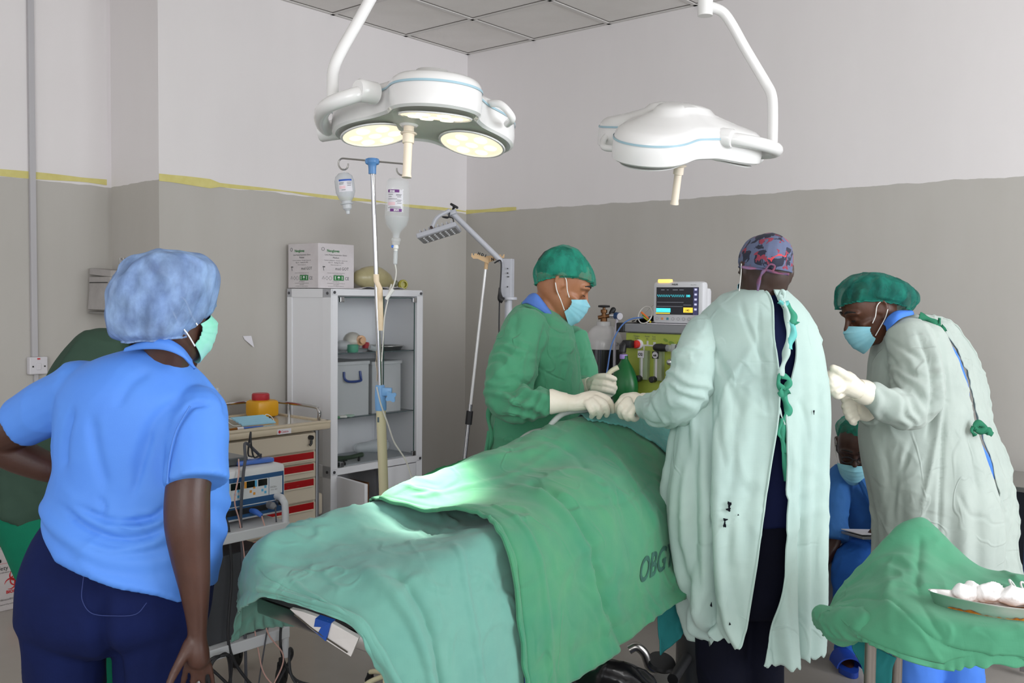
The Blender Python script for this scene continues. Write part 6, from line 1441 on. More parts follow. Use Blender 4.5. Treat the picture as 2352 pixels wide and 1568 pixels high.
hb = MB(); hb.ball(at(372, 830, 3.0) + RB @ V(0, -.014, .035), (.081, .104, .092), RB); hb.build('hair', hairk, B_)

# ------------------------------------------------------------ surgeon in green, in profile
C_ = person('person in green surgical gown, teal cap and pale blue mask standing in profile', 1235, 3.48)
skC = skin('tan_skin', 'a5704f', '9a6444')
torC = [(1214, 694, 1288, 724, 3.48, .075), (1182, 710, 1312, 752, 3.48, .13), (1155, 742, 1324, 792, 3.48, .185), (1140, 800, 1331, 840, 3.48, .195), (1132, 870, 1335, 890, 3.48, .185), (1128, 930, 1337, 940, 3.48, .175), (1124, 1000, 1337, 1000, 3.48, .18), (1112, 1090, 1335, 1090, 3.48, .19), (1108, 1190, 1332, 1190, 3.48, .2), (1108, 1340, 1330, 1340, 3.48, .2), (1108, 1480, 1330, 1480, 3.48, .2)]
slC = [(1208, 762, 3.32, 54), (1184, 825, 3.27, 58), (1170, 878, 3.23, 58), (1164, 912, 3.2, 50), (1180, 926, 3.17, 42), (1220, 927, 3.12, 38), (1256, 924, 3.09, 31), (1280, 923, 3.08, 23)]
slC2 = [(1312, 790, 3.66, 42), (1330, 850, 3.7, 44), (1335, 893, 3.66, 40), (1344, 893, 3.58, 26)]
mb = MB(); secs(mb, torC, .82, 22); limb(mb, [(p[0], p[1], p[2], p[3] * .7) for p in slC[:-1]] + [(1284, 925, 3.08, 19), (1330, 924, 3.08, 15)]); limb(mb, [(p[0], p[1], p[2], p[3] * .65) for p in slC2] + [(1375, 884, 3.5, 12)])
for x in (1185, 1255): limb(mb, [(x, 1350, 3.48, 52), (x, 1500, 3.48, 42), (x, 1640, 3.48, 34)]); p = at(x, 1640, 3.48); mb.tube([p, p + V(.04, 0, -.02), p + V(.14, 0, -.025)], [.045, .045, .035], 12, rnd=True)
RC = hframe((.90, -.02, -.42), (.42, 0, .9)); cC = at(1290, 652, 3.48); wC = head(mb, cC, RC, 1.0)
limb(mb, [(1272, 668, 3.48, 33), (1258, 700, 3.48, 36), (1240, 740, 3.48, 46)])
organic(mb, 'body', skC, C_, .0045, 3, .5)
gownC = mat('gown_green', '4c9470', .85, var='468b6a', vs=6, crease=.4, cs=11, weave=.12, sheen=.15)
mb = MB(); secs(mb, torC, 1, 36); limb(mb, slC, rnd='a', n=22); limb(mb, slC2, rnd='a')
gat = [(at(1180, 900, 3.1), .14, (.2, 0, 1), 150, .007), (at(1220, 960, 3.02), .11, (.8, 0, -.3), 170, .006), (at(1185, 820, 3.12), .12, (.5, 0, 1), 130, .006)]
gC = organic(mb, 'gown', gownC, C_, .006, 4, .5, dcloth(23, .006, 7, .003, gat, [([(1258, 735), (1242, 800), (1236, 860), (1216, 895)], -.012, 6), ([(1302, 760), (1290, 850), (1296, 925)], -.005, 7), ([(1265, 760), (1275, 850), (1270, 905)], -.004, 8), ([(1170, 900), (1200, 880), (1232, 892)], -.009, 5), ([(1160, 870), (1195, 862), (1228, 872)], -.007, 5), ([(1150, 800), (1185, 815), (1225, 812)], -.005, 5), ([(1190, 720), (1182, 760), (1190, 800)], -.005, 6)]))
MB().tube([at(*p) for p in ((1200, 696, 3.45), (1222, 706, 3.38), (1252, 720, 3.38), (1280, 730, 3.42), (1300, 735, 3.48))], .006, 8, sm=26).build('neck_band', gownC, gC)
for k, pts in enumerate(([(1128, 930), (1122, 960), (1128, 1000), (1120, 1040)], [(1135, 925), (1140, 960), (1132, 1010)], [(1126, 990), (1116, 1040), (1122, 1090)])): ribbon(gC, 'tie', gownC, pts, .018, 3.38, k)
band(C_, 'scrub_collar', mat('scrub_blue', '4f78c8', .7, bump=.2, bs=60), [(1204, 690, 3.46), (1216, 676, 3.43), (1232, 674, 3.40), (1250, 694, 3.385), (1270, 722, 3.40)], [(1198, 698, 3.44), (1210, 696, 3.40), (1226, 704, 3.375), (1246, 716, 3.37), (1264, 726, 3.385)])
shoes(C_, [at(1185, 1640, 3.48), at(1255, 1640, 3.48)], (1, 0), shoem)
mb = MB()
for x in (1185, 1255): limb(mb, [(x, 1350, 3.48, 60), (x, 1500, 3.48, 54), (x, 1632, 3.48, 50)])
organic(mb, 'trousers', MATS['scrub_blue'], C_, .01, 4, .5, dcloth(27, .004, 6, .002))
hb = MB(); hb.ball(cC + RC @ V(0, -.012, .045), (.083, .104, .088), RC); hb.build('hair', hairk, C_)
cap(C_, 'bouffant_cap', [(1231, 655, 1360, 657, 3.48, .088), (1226, 636, 1366, 652, 3.48, .1), (1228, 612, 1363, 622, 3.48, .1), (1241, 588, 1346, 594, 3.48, .088), (1262, 571, 1325, 573, 3.48, .06), (1285, 563, 1306, 563, 3.48, .025)], teal_cap, 7, lift=.03)
mask(C_, wC, maskblue, strapw, dz=-.008)
brow_lash(C_, wC, (1, -1), hairk)
glove(C_, [(1276, 923, 3.08, 23), (1300, 924, 3.08, 21), (1322, 925, 3.08, 19), (1346, 920, 3.08, 21), (1364, 916, 3.09, 20), (1374, 916, 3.1, 17)],
      [[(1374, 908, 3.08, 10), (1394, 916, 3.07, 9), (1404, 932, 3.09, 8), (1407, 944, 3.11, 6.5)], [(1368, 916, 3.06, 10), (1388, 928, 3.05, 9.5), (1394, 944, 3.07, 8), (1393, 953, 3.09, 6.5)], [(1360, 922, 3.05, 10), (1373, 936, 3.04, 9), (1378, 949, 3.06, 8), (1375, 957, 3.08, 6.5)], [(1350, 926, 3.05, 9.5), (1358, 941, 3.04, 8.5), (1361, 951, 3.06, 7.5), (1358, 957, 3.08, 6)], [(1344, 924, 3.13, 11), (1374, 934, 3.16, 9.5), (1394, 943, 3.14, 7.5)]],
      latex, [(1262, 922, 3.08, 29), (1268, 922, 3.08, 29.5), (1285, 923, 3.08, 24.5), (1302, 924, 3.08, 21.8)])
glove(C_, [(1342, 893, 3.56, 21), (1358, 886, 3.54, 20), (1374, 882, 3.51, 21), (1388, 885, 3.5, 19)],
      [[(1370, 870, 3.5, 9), (1392, 870, 3.46, 8.5), (1409, 879, 3.47, 8), (1402, 886, 3.5, 7)], [(1366, 881, 3.47, 9), (1391, 882, 3.44, 8.5), (1411, 890, 3.46, 8), (1402, 897, 3.49, 7)], [(1363, 891, 3.47, 9), (1389, 894, 3.44, 8.5), (1408, 899, 3.46, 7.5), (1400, 905, 3.49, 6.5)], [(1360, 899, 3.48, 8.5), (1383, 904, 3.46, 7.5), (1400, 907, 3.47, 7)], [(1356, 878, 3.52, 10), (1374, 866, 3.47, 9), (1396, 865, 3.44, 8), (1411, 870, 3.44, 7)]],
      latex, [(1334, 897, 3.57, 24), (1346, 891, 3.555, 23), (1358, 886, 3.54, 21)])
t = MB().tube([at(1376, 888, 3.47), at(1390, 868, 3.46), at(1404, 852, 3.46), at(1420, 843, 3.46)], [.0075, .0085, .009, .0095], 14, sm=18).build('plastic_tube', mat('suction_tip', 'e2dcc2', .3, alpha=.85)); tag(t, 'short cream plastic tube held upright in the far gloved hand', 'tube')
t = MB().tube([at(1404, 947, 3.12), at(1415, 942, 3.12), at(1424, 944, 3.1)], [.005, .0085, .005], 12, sm=8, rnd=True).build('steel_clamp', MATS['polished_steel']); tag(t, 'small shiny steel clamp between the two gloved hands over the patient', 'instrument')
# ------------------------------------------------------------ surgeon in the open-backed pale gown
D_ = person('person in pale mint surgical gown open down the back over navy scrubs, patterned cap', 1750, 2.92)
skD = skin('dark_skin', '3a241c', '301d17'); YD = 2.92
navyD = mat('navy_scrub', '141c42', .8, var='11183a', vs=6, bump=.1, bs=120); navyD2 = mat('navy_trousers_dark', '0a0d1e', .85, var='080a18', vs=6, bump=.1, bs=120)
mint = mat('gown_mint', 'b2c8c1', .85, var='a8bfba', vs=5, crease=.25, cs=8, weave=.1, sheen=.1)
torD = [(1700, 664, 1800, 672, YD, .075), (1660, 690, 1830, 700, YD, .1), (1632, 725, 1846, 735, YD, .12), (1624, 780, 1862, 790, YD, .13), (1622, 880, 1866, 880, YD, .14), (1622, 980, 1868, 980, YD, .14), (1612, 1100, 1862, 1100, YD, .15), (1606, 1190, 1858, 1190, YD, .15)]
trD = [(1612, 1150, 1852, 1150, YD, .135), (1600, 1240, 1850, 1240, YD, .15), (1600, 1340, 1835, 1340, YD, .145), (1603, 1400, 1822, 1400, YD, .12)]
lgD = ([(1658, 1330, YD, 62), (1656, 1460, YD, 60), (1660, 1580, YD, 58), (1664, 1760, YD, 46)], [(1775, 1330, YD, 60), (1760, 1460, YD, 46), (1756, 1580, YD, 46), (1760, 1760, YD, 42)])
armD = [(1622, 762, 2.9, 40), (1592, 835, 2.86, 40), (1572, 900, 2.86, 38), (1530, 925, 2.94, 30), (1480, 926, 3.05, 20), (1452, 925, 3.08, 15)]
armD2 = [(1832, 765, 2.95, 34), (1842, 860, 3.0, 34), (1835, 930, 3.1, 30), (1800, 930, 3.25, 26), (1760, 925, 3.32, 22)]
mb = MB(); secs(mb, torD, .85, 16); secs(mb, trD, .85)
for l in lgD: limb(mb, l, .8); p = at(*l[-1][:3]); mb.tube([p, p + V(0, .03, -.03), p + V(-.01, .14, -.045)], [.045, .045, .035], 12, rnd=True)
limb(mb, armD); limb(mb, armD2)
RD = hframe((-.12, .97, -.2), (0, .2, 1)); cD = at(1757, 628, 2.9); wD = head(mb, cD, RD, .93)
limb(mb, [(1755, 610, 2.9, 52), (1752, 640, 2.89, 51), (1750, 670, 2.9, 54), (1748, 700, 2.92, 70)])
organic(mb, 'body', skD, D_, .0055, 4, .5)
mb = MB(); secs(mb, torD, 1, 22); 
organic(mb, 'scrub_shirt', navyD, D_, .009, 5, .5, dcloth(31, .004, 6, .002))
mb = MB(); secs(mb, trD, 1, 12)
for l in lgD: limb(mb, l)
shoes(D_, [at(*l[-1][:3]) for l in lgD], (-.05, 1), shoem)
organic(mb, 'trousers', navyD2, D_, .009, 5, .5, dcloth(33, .005, 5, .002))
rowsD = [(662, 1702, 1800, 1768, 1797, .085), (676, 1668, 1815, 1783, 1802, .105), (700, 1634, 1838, 1787, 1810, .13), (730, 1608, 1858, 1784, 1824, .15), (770, 1592, 1875, 1783, 1838, .16), (815, 1582, 1889, 1787, 1838, .17), (860, 1576, 1896, 1790, 1824, .175), (900, 1568, 1901, 1790, 1806, .18), (960, 1556, 1903, 1785, 1805, .185), (1050, 1540, 1900, 1768, 1806, .2),
         (1150, 1526, 1894, 1750, 1802, .21), (1250, 1530, 1889, 1735, 1794, .215), (1350, 1548, 1885, 1719, 1782, .22), (1440, 1576, 1881, 1707, 1765, .22), (1500, 1598, 1874, 1704, 1752, .22)]
nv_, nu_ = 130, 210
R2 = spline(np.array(rowsD, float), nv_); GD = np.zeros((nv_, nu_, 3))
for i, (y, xl, xr, s1, s2, th) in enumerate(R2):
    y, s1, s2 = (686 + (y - 686) * .972 if y > 686 else y), 1176 + (s1 - 1176) * .935, 1176 + (s2 - 1176) * .935
    v = i / (nv_ - 1)
    L, R_ = at(xl, y, YD), at(xr, y, YD); c = (L + R_) / 2; hw = (R_ - L) / 2; hl_ = np.linalg.norm(hw)
    c0, h0 = (xl + xr) / 2, (xr - xl) / 2
    t1, t2 = math.acos(np.clip((s1 - c0) / h0, -1, 1)), math.acos(np.clip((s2 - c0) / h0, -1, 1))
    q = np.linspace(t1, 2 * math.pi + t2, nu_); fl = np.clip((v - .3) / .7, 0, 1) ** 1.2
    fr = .016 * fl * np.cos(9 * q + .7) + .011 * fl * np.cos(16 * q + 2 + 2 * v) + .006 * fl * np.cos(27 * q)
    px = c0 + h0 * np.cos(q)
    for xv, w, d in ((1610 - 8 * v, 7, -.055), (1575 - 10 * v, 8, -.03), (1592, 12, .018), (1640, 20, .012), (1806, 10, -.02), (1785, 12, .01)):   # deep hanging folds on the back panels
        fr = fr + fl * d * np.exp(-((px - xv) / w) ** 2) * (np.sin(q) > 0)
    fr = fr + .02 * np.exp(-((q - t1) / .12) ** 2) * np.clip((v - .1) * 3, 0, 1) * .5
    GD[i] = c + (np.cos(q))[:, None] * hw * (1 + fr / hl_)[:, None] - np.sin(q)[:, None] * V(0, 1, 0) * (th + fr)[:, None]
    # ragged hems: the panels end at different heights
    k = np.clip((v - .9) / .1, 0, 1); hem = np.where(px < 1586, .0, np.where(px < 1606, .02, np.where(px < 1700, .062, .01)))
    GD[i][:, 2] += k * (hem + .006 * np.sin(q * 40)) * (np.sin(q) > 0)
P = GD.reshape(-1, 3); Nn = normals(GD)
w = P + .08 * np.stack([noise(P, 4, 41), noise(P, 4, 42), noise(P, 4, 43)], 1)
d = .003 * noise(w * [1, 1, .5], 7, 44) + .008 * ridge(w * [1, 1, .35], 6, 45) + .005 * ridge(w * [1, 1, .8], 9, 49) + .003 * ridge(w, 19, 46)
GD = GD + Nn * d.reshape(GD.shape[:2])[:, :, None]
DL = [([(1742, 700), (1746, 800), (1758, 900), (1764, 960)], -.007, 5), ([(1700, 690), (1722, 760), (1765, 850)], -.006, 6), ([(1622, 770), (1660, 850), (1700, 950)], -.008, 10), ([(1640, 900), (1652, 1000), (1668, 1080)], -.006, 5), ([(1615, 800), (1612, 900), (1600, 1000), (1590, 1150)], -.010, 8), ([(1640, 1130), (1700, 1118), (1735, 1140)], -.005, 4), ([(1650, 1290), (1700, 1310), (1722, 1300)], -.004, 4), ([(1815, 1248), (1850, 1256), (1885, 1250)], -.005, 4),
      ([(1830, 910), (1850, 960), (1860, 1040)], -.005, 6), ([(1812, 990), (1815, 1080), (1808, 1160)], -.006, 5), ([(1780, 740), (1778, 850), (1782, 960)], -.004, 4), ([(1560, 1250), (1575, 1330), (1585, 1420)], -.006, 6), ([(1680, 1200), (1672, 1300), (1680, 1400)], -.006, 7), ([(1745, 860), (1700, 880), (1670, 860)], -.004, 5)]
GD = pxfold(GD.reshape(-1, 3), normals(GD).reshape(-1, 3), DL).reshape(GD.shape)
gD = MB().grid(GD, .003).build('gown', mint, D_, ang=180)
for k in (0, -1): MB().tube(GD[6:, k], .0035, 6).build('edge_seam', mint, gD)
holem = mat('hole_dark', '0d1018', .9)
for (x, y, a, b) in ((1672, 1152, 4, 7), (1670, 1163, 5, 4), (1666, 1190, 5, 3), (1662, 1198, 3, 7), (1693, 1176, 1.6, 1.6), (1866, 943, 1.5, 5), (1631, 1386, 2, 5), (1674, 1430, 2, 3)):   # worn holes in the cloth
    gx, gy = project_px(GD); ok = (normals(GD)[:, :, 1] < 0) | True
    dd = (gx - x) ** 2 + (gy - y) ** 2 + 1e4 * (GD[:, :, 1] > YD); i = np.unravel_index(np.argmin(dd), dd.shape); c = GD[i] + V(0, -.006, 0)
    q = np.linspace(0, 2 * math.pi, 11, endpoint=False); s = YD / FPX
    rr = 1 + .35 * np.sin(q * 3 + x)
    MB().prism(np.column_stack([a * s * np.cos(q) * rr, b * s * np.sin(q) * rr]), c, V(1, 0, 0), EZ, .0008).build('worn_hole', holem, gD, smooth=False)
slD = [(1622, 765, 2.89, 46), (1595, 830, 2.84, 50), (1582, 885, 2.83, 56), (1556, 925, 2.87, 54), (1518, 938, 2.96, 42), (1484, 932, 3.04, 28)]
mb = MB(); limb(mb, slD, n=22)
gat = [(at(1530, 945, 2.95), .1, (1, 0, .2), 150, .008), (at(1580, 880, 2.8), .1, (.4, 0, 1), 120, .006)]
organic(mb, 'sleeve', mint, gD, .006, 4, .5, dcloth(47, .006, 8, .003, gat))
mb = MB(); limb(mb, [(1840, 768, 2.97, 36), (1850, 850, 3.0, 42), (1842, 925, 3.1, 40), (1810, 935, 3.22, 32), (1775, 930, 3.3, 25)], n=20); organic(mb, 'sleeve', mint, gD, .008, 4, .5, dcloth(48, .006, 8, .003))
tieg = mat('tie_green', '3f8f74', .85, bump=.2, bs=60); tiet = mat('tie_turquoise', '6fc0bb', .85, bump=.2, bs=60); tiew = mint
YT = 2.71
for m_, pts, w in ((mint, [(1797, 694), (1790, 680), (1795, 669), (1803, 678), (1799, 694)], .012), (tiet, [(1788, 692), (1800, 697), (1812, 694)], .014), (mint, [(1800, 696), (1807, 720), (1813, 755), (1808, 795), (1804, 820), (1797, 845), (1792, 862)], .018), (tieg, [(1806, 700), (1818, 720), (1824, 738), (1828, 745)], .022), (tiet, [(1818, 738), (1822, 760), (1818, 780), (1812, 800)], .02),
                  (tieg, [(1798, 895), (1788, 880), (1793, 863), (1810, 868), (1812, 880), (1800, 895)], .016), (tieg, [(1790, 896), (1801, 903), (1812, 896)], .022), (tieg, [(1799, 903), (1805, 925), (1811, 945), (1803, 962), (1797, 985), (1800, 1020), (1806, 1060), (1807, 1105)], .02), (tieg, [(1795, 960), (1790, 990), (1798, 1010), (1803, 1040)], .014), (mint, [(1790, 935), (1796, 955), (1801, 975)], .006)):
    ribbon(gD, 'tie', m_, pts, w, YT - .0 + (.02 if pts[0][1] > 900 else 0), int(pts[0][0]))
capm = bpy.data.materials.new('patterned_cap'); capm.use_nodes = True; nt = capm.node_tree; b = nt.nodes['Principled BSDF']; b.inputs['Roughness'].default_value = .8; L = nt.links.new
tc = nt.nodes.new('ShaderNodeTexCoord'); MATS['patterned_cap'] = capm
def nz(scale, det, off):
    mp = nt.nodes.new('ShaderNodeMapping'); mp.inputs['Location'].default_value = off; L(tc.outputs['Object'], mp.inputs['Vector'])
    n = nt.nodes.new('ShaderNodeTexNoise'); n.inputs['Scale'].default_value = scale; n.inputs['Detail'].default_value = det; n.inputs['Distortion'].default_value = .8; L(mp.outputs['Vector'], n.inputs['Vector'])
    r = nt.nodes.new('ShaderNodeMath'); r.operation = 'GREATER_THAN'; L(n.outputs['Fac'], r.inputs[0]); return r
def mixc(a, b_, f):
    x = nt.nodes.new('ShaderNodeMix'); x.data_type = 'RGBA'; L(f.outputs[0], x.inputs[0])
    for k, v in ((6, a), (7, b_)):
        if isinstance(v, str): x.inputs[k].default_value = lin(v)
        else: L(v, x.inputs[k])
    return x.outputs[2]
r1 = nz(24, 5, (3, 1, 0)); r1.inputs[1].default_value = .52; r2 = nz(17, 4, (7, 2, 5)); r2.inputs[1].default_value = .66; r3 = nz(34, 3, (1, 9, 4)); r3.inputs[1].default_value = .6
c = mixc('5b6482', '23263a', r1); c = mixc(c, '8a3346', r3); c = mixc(c, 'c8404a', r2); L(c, b.inputs['Base Color'])
co = cap(D_, 'theatre_cap', [(1701, 612, 1813, 626, 2.9, .104), (1700, 596, 1816, 606, 2.9, .107), (1704, 575, 1815, 580, 2.9, .105), (1716, 556, 1808, 558, 2.9, .092), (1733, 543, 1792, 543, 2.9, .066), (1755, 536, 1775, 536, 2.9, .03)], capm, 5, .0012, .0015)
redm = mat('cap_red', 'd8464e', .8); rn = random.Random(4)
yb = at(1757, 620, 2.79)
tiem = mat('cap_tie', '55597a', .8, var='8a4a5a', vs=40)
wire([yb, yb + V(.012, -.006, .016), yb + V(.026, -.006, .012), yb + V(.02, -.006, -.002), yb], .003, 'tie', tiem, co, 6)
ribbon(co, 'tie', tiem, [(1757, 620), (1749, 630), (1743, 645), (1741, 668)], .009, 2.787); ribbon(co, 'tie', tiem, [(1703, 613), (1730, 616), (1757, 620), (1785, 626), (1812, 630)], .008, 2.797)
mask(D_, wD, maskblue, strapw, ())
for s, pp in ((-1, [(1703, 605), (1702, 630), (1698, 668)]), (1, [(1806, 632), (1803, 650), (1797, 672)])): wire([at(x, y, 2.86) for x, y in pp], .0015, 'mask_strap', strapw, D_, 6)
glove(D_, [(1486, 928, 3.05, 26), (1470, 928, 3.07, 25), (1452, 924, 3.08, 25), (1440, 922, 3.09, 21)],
      [[(1446, 912, 3.07, 11), (1428, 922, 3.06, 10), (1419, 938, 3.09, 8.5), (1424, 950, 3.12, 7)], [(1442, 920, 3.04, 11), (1427, 936, 3.03, 10), (1427, 953, 3.06, 8.5), (1436, 958, 3.08, 7)], [(1446, 930, 3.03, 10.5), (1436, 946, 3.02, 9.5), (1441, 960, 3.04, 8), (1450, 960, 3.06, 7)], [(1454, 938, 3.03, 10), (1449, 953, 3.02, 9), (1456, 962, 3.04, 7.5), (1463, 960, 3.06, 6.5)], [(1452, 914, 3.12, 11), (1431, 918, 3.15, 9.5), (1417, 932, 3.14, 8)]],
      latex, [(1496, 932, 3.03, 27), (1490, 930, 3.04, 28), (1476, 928, 3.06, 26.5)])
glove(D_, [(1768, 928, 3.31, 22), (1745, 924, 3.34, 22), (1725, 924, 3.36, 18)], [[(1728, 912 + 9 * k, 3.35, 8), (1708, 918 + 9 * k, 3.34, 8), (1698, 928 + 8 * k, 3.36, 7)] for k in range(4)] + [[(1745, 935, 3.4, 9), (1720, 945, 3.42, 8), (1708, 945, 3.4, 7)]], latex)

# ------------------------------------------------------------ nurse leaning at the right
E_ = person('person in pale grey-green gown leaning forward in profile with raised gloved hands, teal cap', 2150, 3.5)
YE = 3.5; skE = skin('brown_skin', '54301f', '482818')
torE = [(2032, 736, 2098, 722, YE, .075), (2016, 784, 2150, 748, YE, .15), (2005, 830, 2178, 808, YE, .17), (1999, 885, 2200, 868, YE, .175), (1988, 940, 2216, 930, YE, .175), (1979, 1000, 2234, 995, YE, .18), (1987, 1060, 2254, 1060, YE, .19), (2006, 1130, 2276, 1130, YE, .2), (2020, 1210, 2292, 1210, YE, .2), (2023, 1300, 2286, 1300, YE, .2), (2026, 1420, 2280, 1420, YE, .2)]
slE = [(2090, 782, 3.38, 52), (2102, 840, 3.32, 58), (2106, 900, 3.27, 58), (2092, 940, 3.24, 48), (2052, 934, 3.21, 43), (2012, 912, 3.18, 35), (1990, 900, 3.16, 26)]
slE2 = [(2050, 800, 3.62, 44), (2055, 890, 3.64, 44), (2030, 945, 3.56, 38), (1995, 948, 3.42, 27)]
mb = MB(); secs(mb, torE[:-1], .8, 20); limb(mb, [(p[0], p[1], p[2], p[3] * .68) for p in slE] + [(1955, 888, 3.14, 17)]); limb(mb, [(p[0], p[1], p[2], p[3] * .7) for p in slE2] + [(1965, 942, 3.33, 14)])
for x in (2105, 2200): limb(mb, [(x, 1250, YE, 60), (x, 1450, YE, 44), (x + 6, 1630, YE, 34)]); p = at(x + 6, 1630, YE); mb.tube([p, p + V(-.04, 0, -.02), p + V(-.14, 0, -.025)], [.045, .045, .035], 12, rnd=True)
RE = hframe((-.91, -.06, -.42), (-.42, 0, .9)); cE = at(2000, 712, YE); wE = head(mb, cE, RE, .98)
limb(mb, [(2012, 726, YE, 34), (2040, 755, YE, 40), (2070, 790, YE, 56)])
organic(mb, 'body', skE, E_, .0048, 3, .5)
gownE = mat('gown_grey_green', 'afbab3', .85, var='a4afa9', vs=5, crease=.28, cs=9, weave=.1, sheen=.1)
mb = MB(); secs(mb, torE, 1, 40); limb(mb, slE, rnd='a', n=22); limb(mb, slE2, rnd='a')
gat = [(at(2050, 935, 3.12), .12, (1, 0, .5), 130, .007), (at(2105, 880, 3.18), .13, (.7, 0, 1), 110, .006)]
base = dcloth(55, .0035, 6, .0025, gat)
EL = [([(2122, 745), (2152, 830), (2160, 930), (2142, 1050), (2112, 1200)], .013, 7), ([(2105, 760), (2136, 835), (2142, 930), (2128, 1010)], -.014, 6), ([(2168, 940), (2162, 1080), (2154, 1250)], -.013, 6), ([(2222, 990), (2236, 1060), (2248, 1130)], -.007, 6), ([(2098, 1010), (2055, 1130), (2046, 1260)], -.010, 9), ([(2078, 1020), (2062, 1120), (2058, 1200)], .008, 8), ([(2030, 1020), (2040, 1110), (2030, 1200)], -.006, 8), ([(2200, 1130), (2225, 1180), (2270, 1190)], -.006, 5),
      ([(2030, 800), (2070, 850), (2110, 860)], -.006, 6), ([(2028, 840), (2060, 890), (2100, 905)], -.007, 6), ([(2040, 780), (2090, 810), (2125, 830)], -.005, 6)]
def dE(P, N):
    P2 = pxfold(base(P, N), N, EL); zt = at(0, 960, YE)[2]; k = np.clip((zt - P[:, 2]) * 1.6, 0, 1); cx, cy = at(2150, 1100, YE)[0], YE
    a = np.arctan2(P[:, 1] - cy, P[:, 0] - cx)
    return P2 + N * (k * (.013 * np.cos(9 * a + 1) + .009 * np.cos(15 * a + 2 + 2 * P[:, 2]) + .012 * ridge(P * [1, 1, .16], 6, 58)))[:, None]
gE = organic(mb, 'gown', gownE, E_, .0065, 3, .5, dE)
fl = [[(2110, 722, 3.55), (2126, 724, 3.6), (2142, 728, 3.62)], [(2160, 752, 3.55), (2176, 750, 3.6), (2194, 747, 3.63)], [(2190, 800, 3.55), (2208, 796, 3.62), (2228, 794, 3.66)], [(2214, 850, 3.55), (2234, 850, 3.62), (2256, 850, 3.68)], [(2232, 920, 3.56), (2250, 920, 3.62), (2270, 918, 3.68)], [(2250, 990, 3.56), (2266, 985, 3.6), (2284, 982, 3.66)], [(2270, 1045, 3.56), (2289, 1045, 3.6), (2310, 1042, 3.66)], [(2288, 1115, 3.54), (2306, 1115, 3.58), (2326, 1115, 3.64)], [(2292, 1190, 3.52), (2314, 1192, 3.56), (2338, 1195, 3.6)], [(2274, 1255, 3.5), (2304, 1262, 3.53), (2336, 1268, 3.58)], [(2268, 1310, 3.5), (2312, 1325, 3.53), (2354, 1338, 3.58)]]
MB().grid(crumple(net(fl, 40, 120), .006, 9, 81, .003, hem=(2, 3)), .003).build('gown_flap', gownE, gE, ang=180)
scb = mat('scrub_bright_blue', '4c80dc', .75, bump=.1, bs=80)
MB().tube([at(*p) for p in ((2160, 780, 3.52), (2184, 812, 3.52), (2200, 850, 3.52), (2214, 895, 3.52), (2226, 950, 3.54), (2246, 1020, 3.56), (2264, 1055, 3.56), (2280, 1100, 3.56))], [.016, .02, .02, .018, .006, .014, .016, .010], 12, sm=50).build('scrub_shirt', scb, E_)
band(E_, 'scrub_collar', scb, [(2028, 744, 3.42), (2040, 726, 3.4), (2060, 713, 3.4), (2090, 712, 3.44)], [(2036, 760, 3.4), (2052, 744, 3.37), (2072, 730, 3.37), (2100, 722, 3.42)])
mb = MB()
for x in (2105, 2200): limb(mb, [(x, 1350, YE, 62), (x, 1480, YE, 58), (x + 4, 1622, YE, 54)])
organic(mb, 'trousers', scb, E_, .01, 4, .5, dcloth(59, .005, 6, .002))
shoes(E_, [at(2111, 1630, YE), at(2206, 1630, YE)], (-1, 0), shoem)
dgt = mat('tie_dark_green', '2f7458', .85, bump=.3, bs=60)
for pts, w in (([(2112, 724), (2130, 732), (2148, 742), (2160, 748)], .022), ([(2148, 748), (2160, 760), (2170, 752)], .03), ([(2158, 730), (2157, 742), (2160, 750)], .01), ([(2158, 762), (2166, 775), (2176, 790), (2174, 798)], .022), ([(2172, 796), (2164, 784), (2158, 770)], .012)): ribbon(gE, 'tie', dgt, pts, w, 3.4, int(pts[0][0]))
for pts, w in (([(2236, 980), (2250, 972), (2262, 982), (2250, 990), (2238, 984)], .022), ([(2244, 982), (2258, 990), (2270, 990), (2280, 998)], .024), ([(2236, 978), (2233, 990), (2240, 1000)], .014)): ribbon(gE, 'tie', dgt, pts, w, 3.33, int(pts[0][0]))
hb = MB(); hb.ball(cE + RE @ V(0, -.02, .04), (.08, .1, .082), RE); hb.ball(cE + RE @ V(0, -.1, .03), (.06, .055, .055), RE); organic(hb, 'hair', hairk, E_, .008, 3, .5)
cap(E_, 'bouffant_cap', [(1923, 709, 2085, 722, YE, .085), (1920, 692, 2104, 700, YE, .1), (1922, 668, 2104, 674, YE, .105), (1934, 648, 2082, 652, YE, .1), (1956, 633, 2050, 636, YE, .075), (1985, 625, 2020, 626, YE, .04)], net_cap_mat('dark_teal_bouffant', '24806f', '15544d', .76), 13, lift=.04)
mask(E_, wE, maskblue, strapw, dz=-.014); brow_lash(E_, wE, (1, -1), hairk)
glove(E_, [(1986, 900, 3.155, 25), (1966, 893, 3.14, 23), (1944, 880, 3.13, 28), (1926, 873, 3.12, 26)],
      [[(1928, 856, 3.1, 12), (1909, 860, 3.09, 11.5), (1905, 874, 3.12, 10), (1918, 876, 3.14, 9)], [(1922, 867, 3.09, 12), (1905, 874, 3.08, 11.5), (1906, 888, 3.11, 10), (1920, 888, 3.13, 9)], [(1924, 880, 3.085, 12), (1909, 888, 3.08, 11), (1912, 900, 3.11, 9.5), (1924, 898, 3.13, 9)], [(1931, 892, 3.09, 11), (1918, 900, 3.085, 10), (1923, 909, 3.11, 9), (1934, 906, 3.13, 8)], [(1950, 868, 3.1, 12), (1930, 854, 3.08, 10.5), (1914, 845, 3.08, 9)]],
      latex, [(1992, 903, 3.17, 28), (1984, 900, 3.16, 29), (1968, 894, 3.145, 25)])
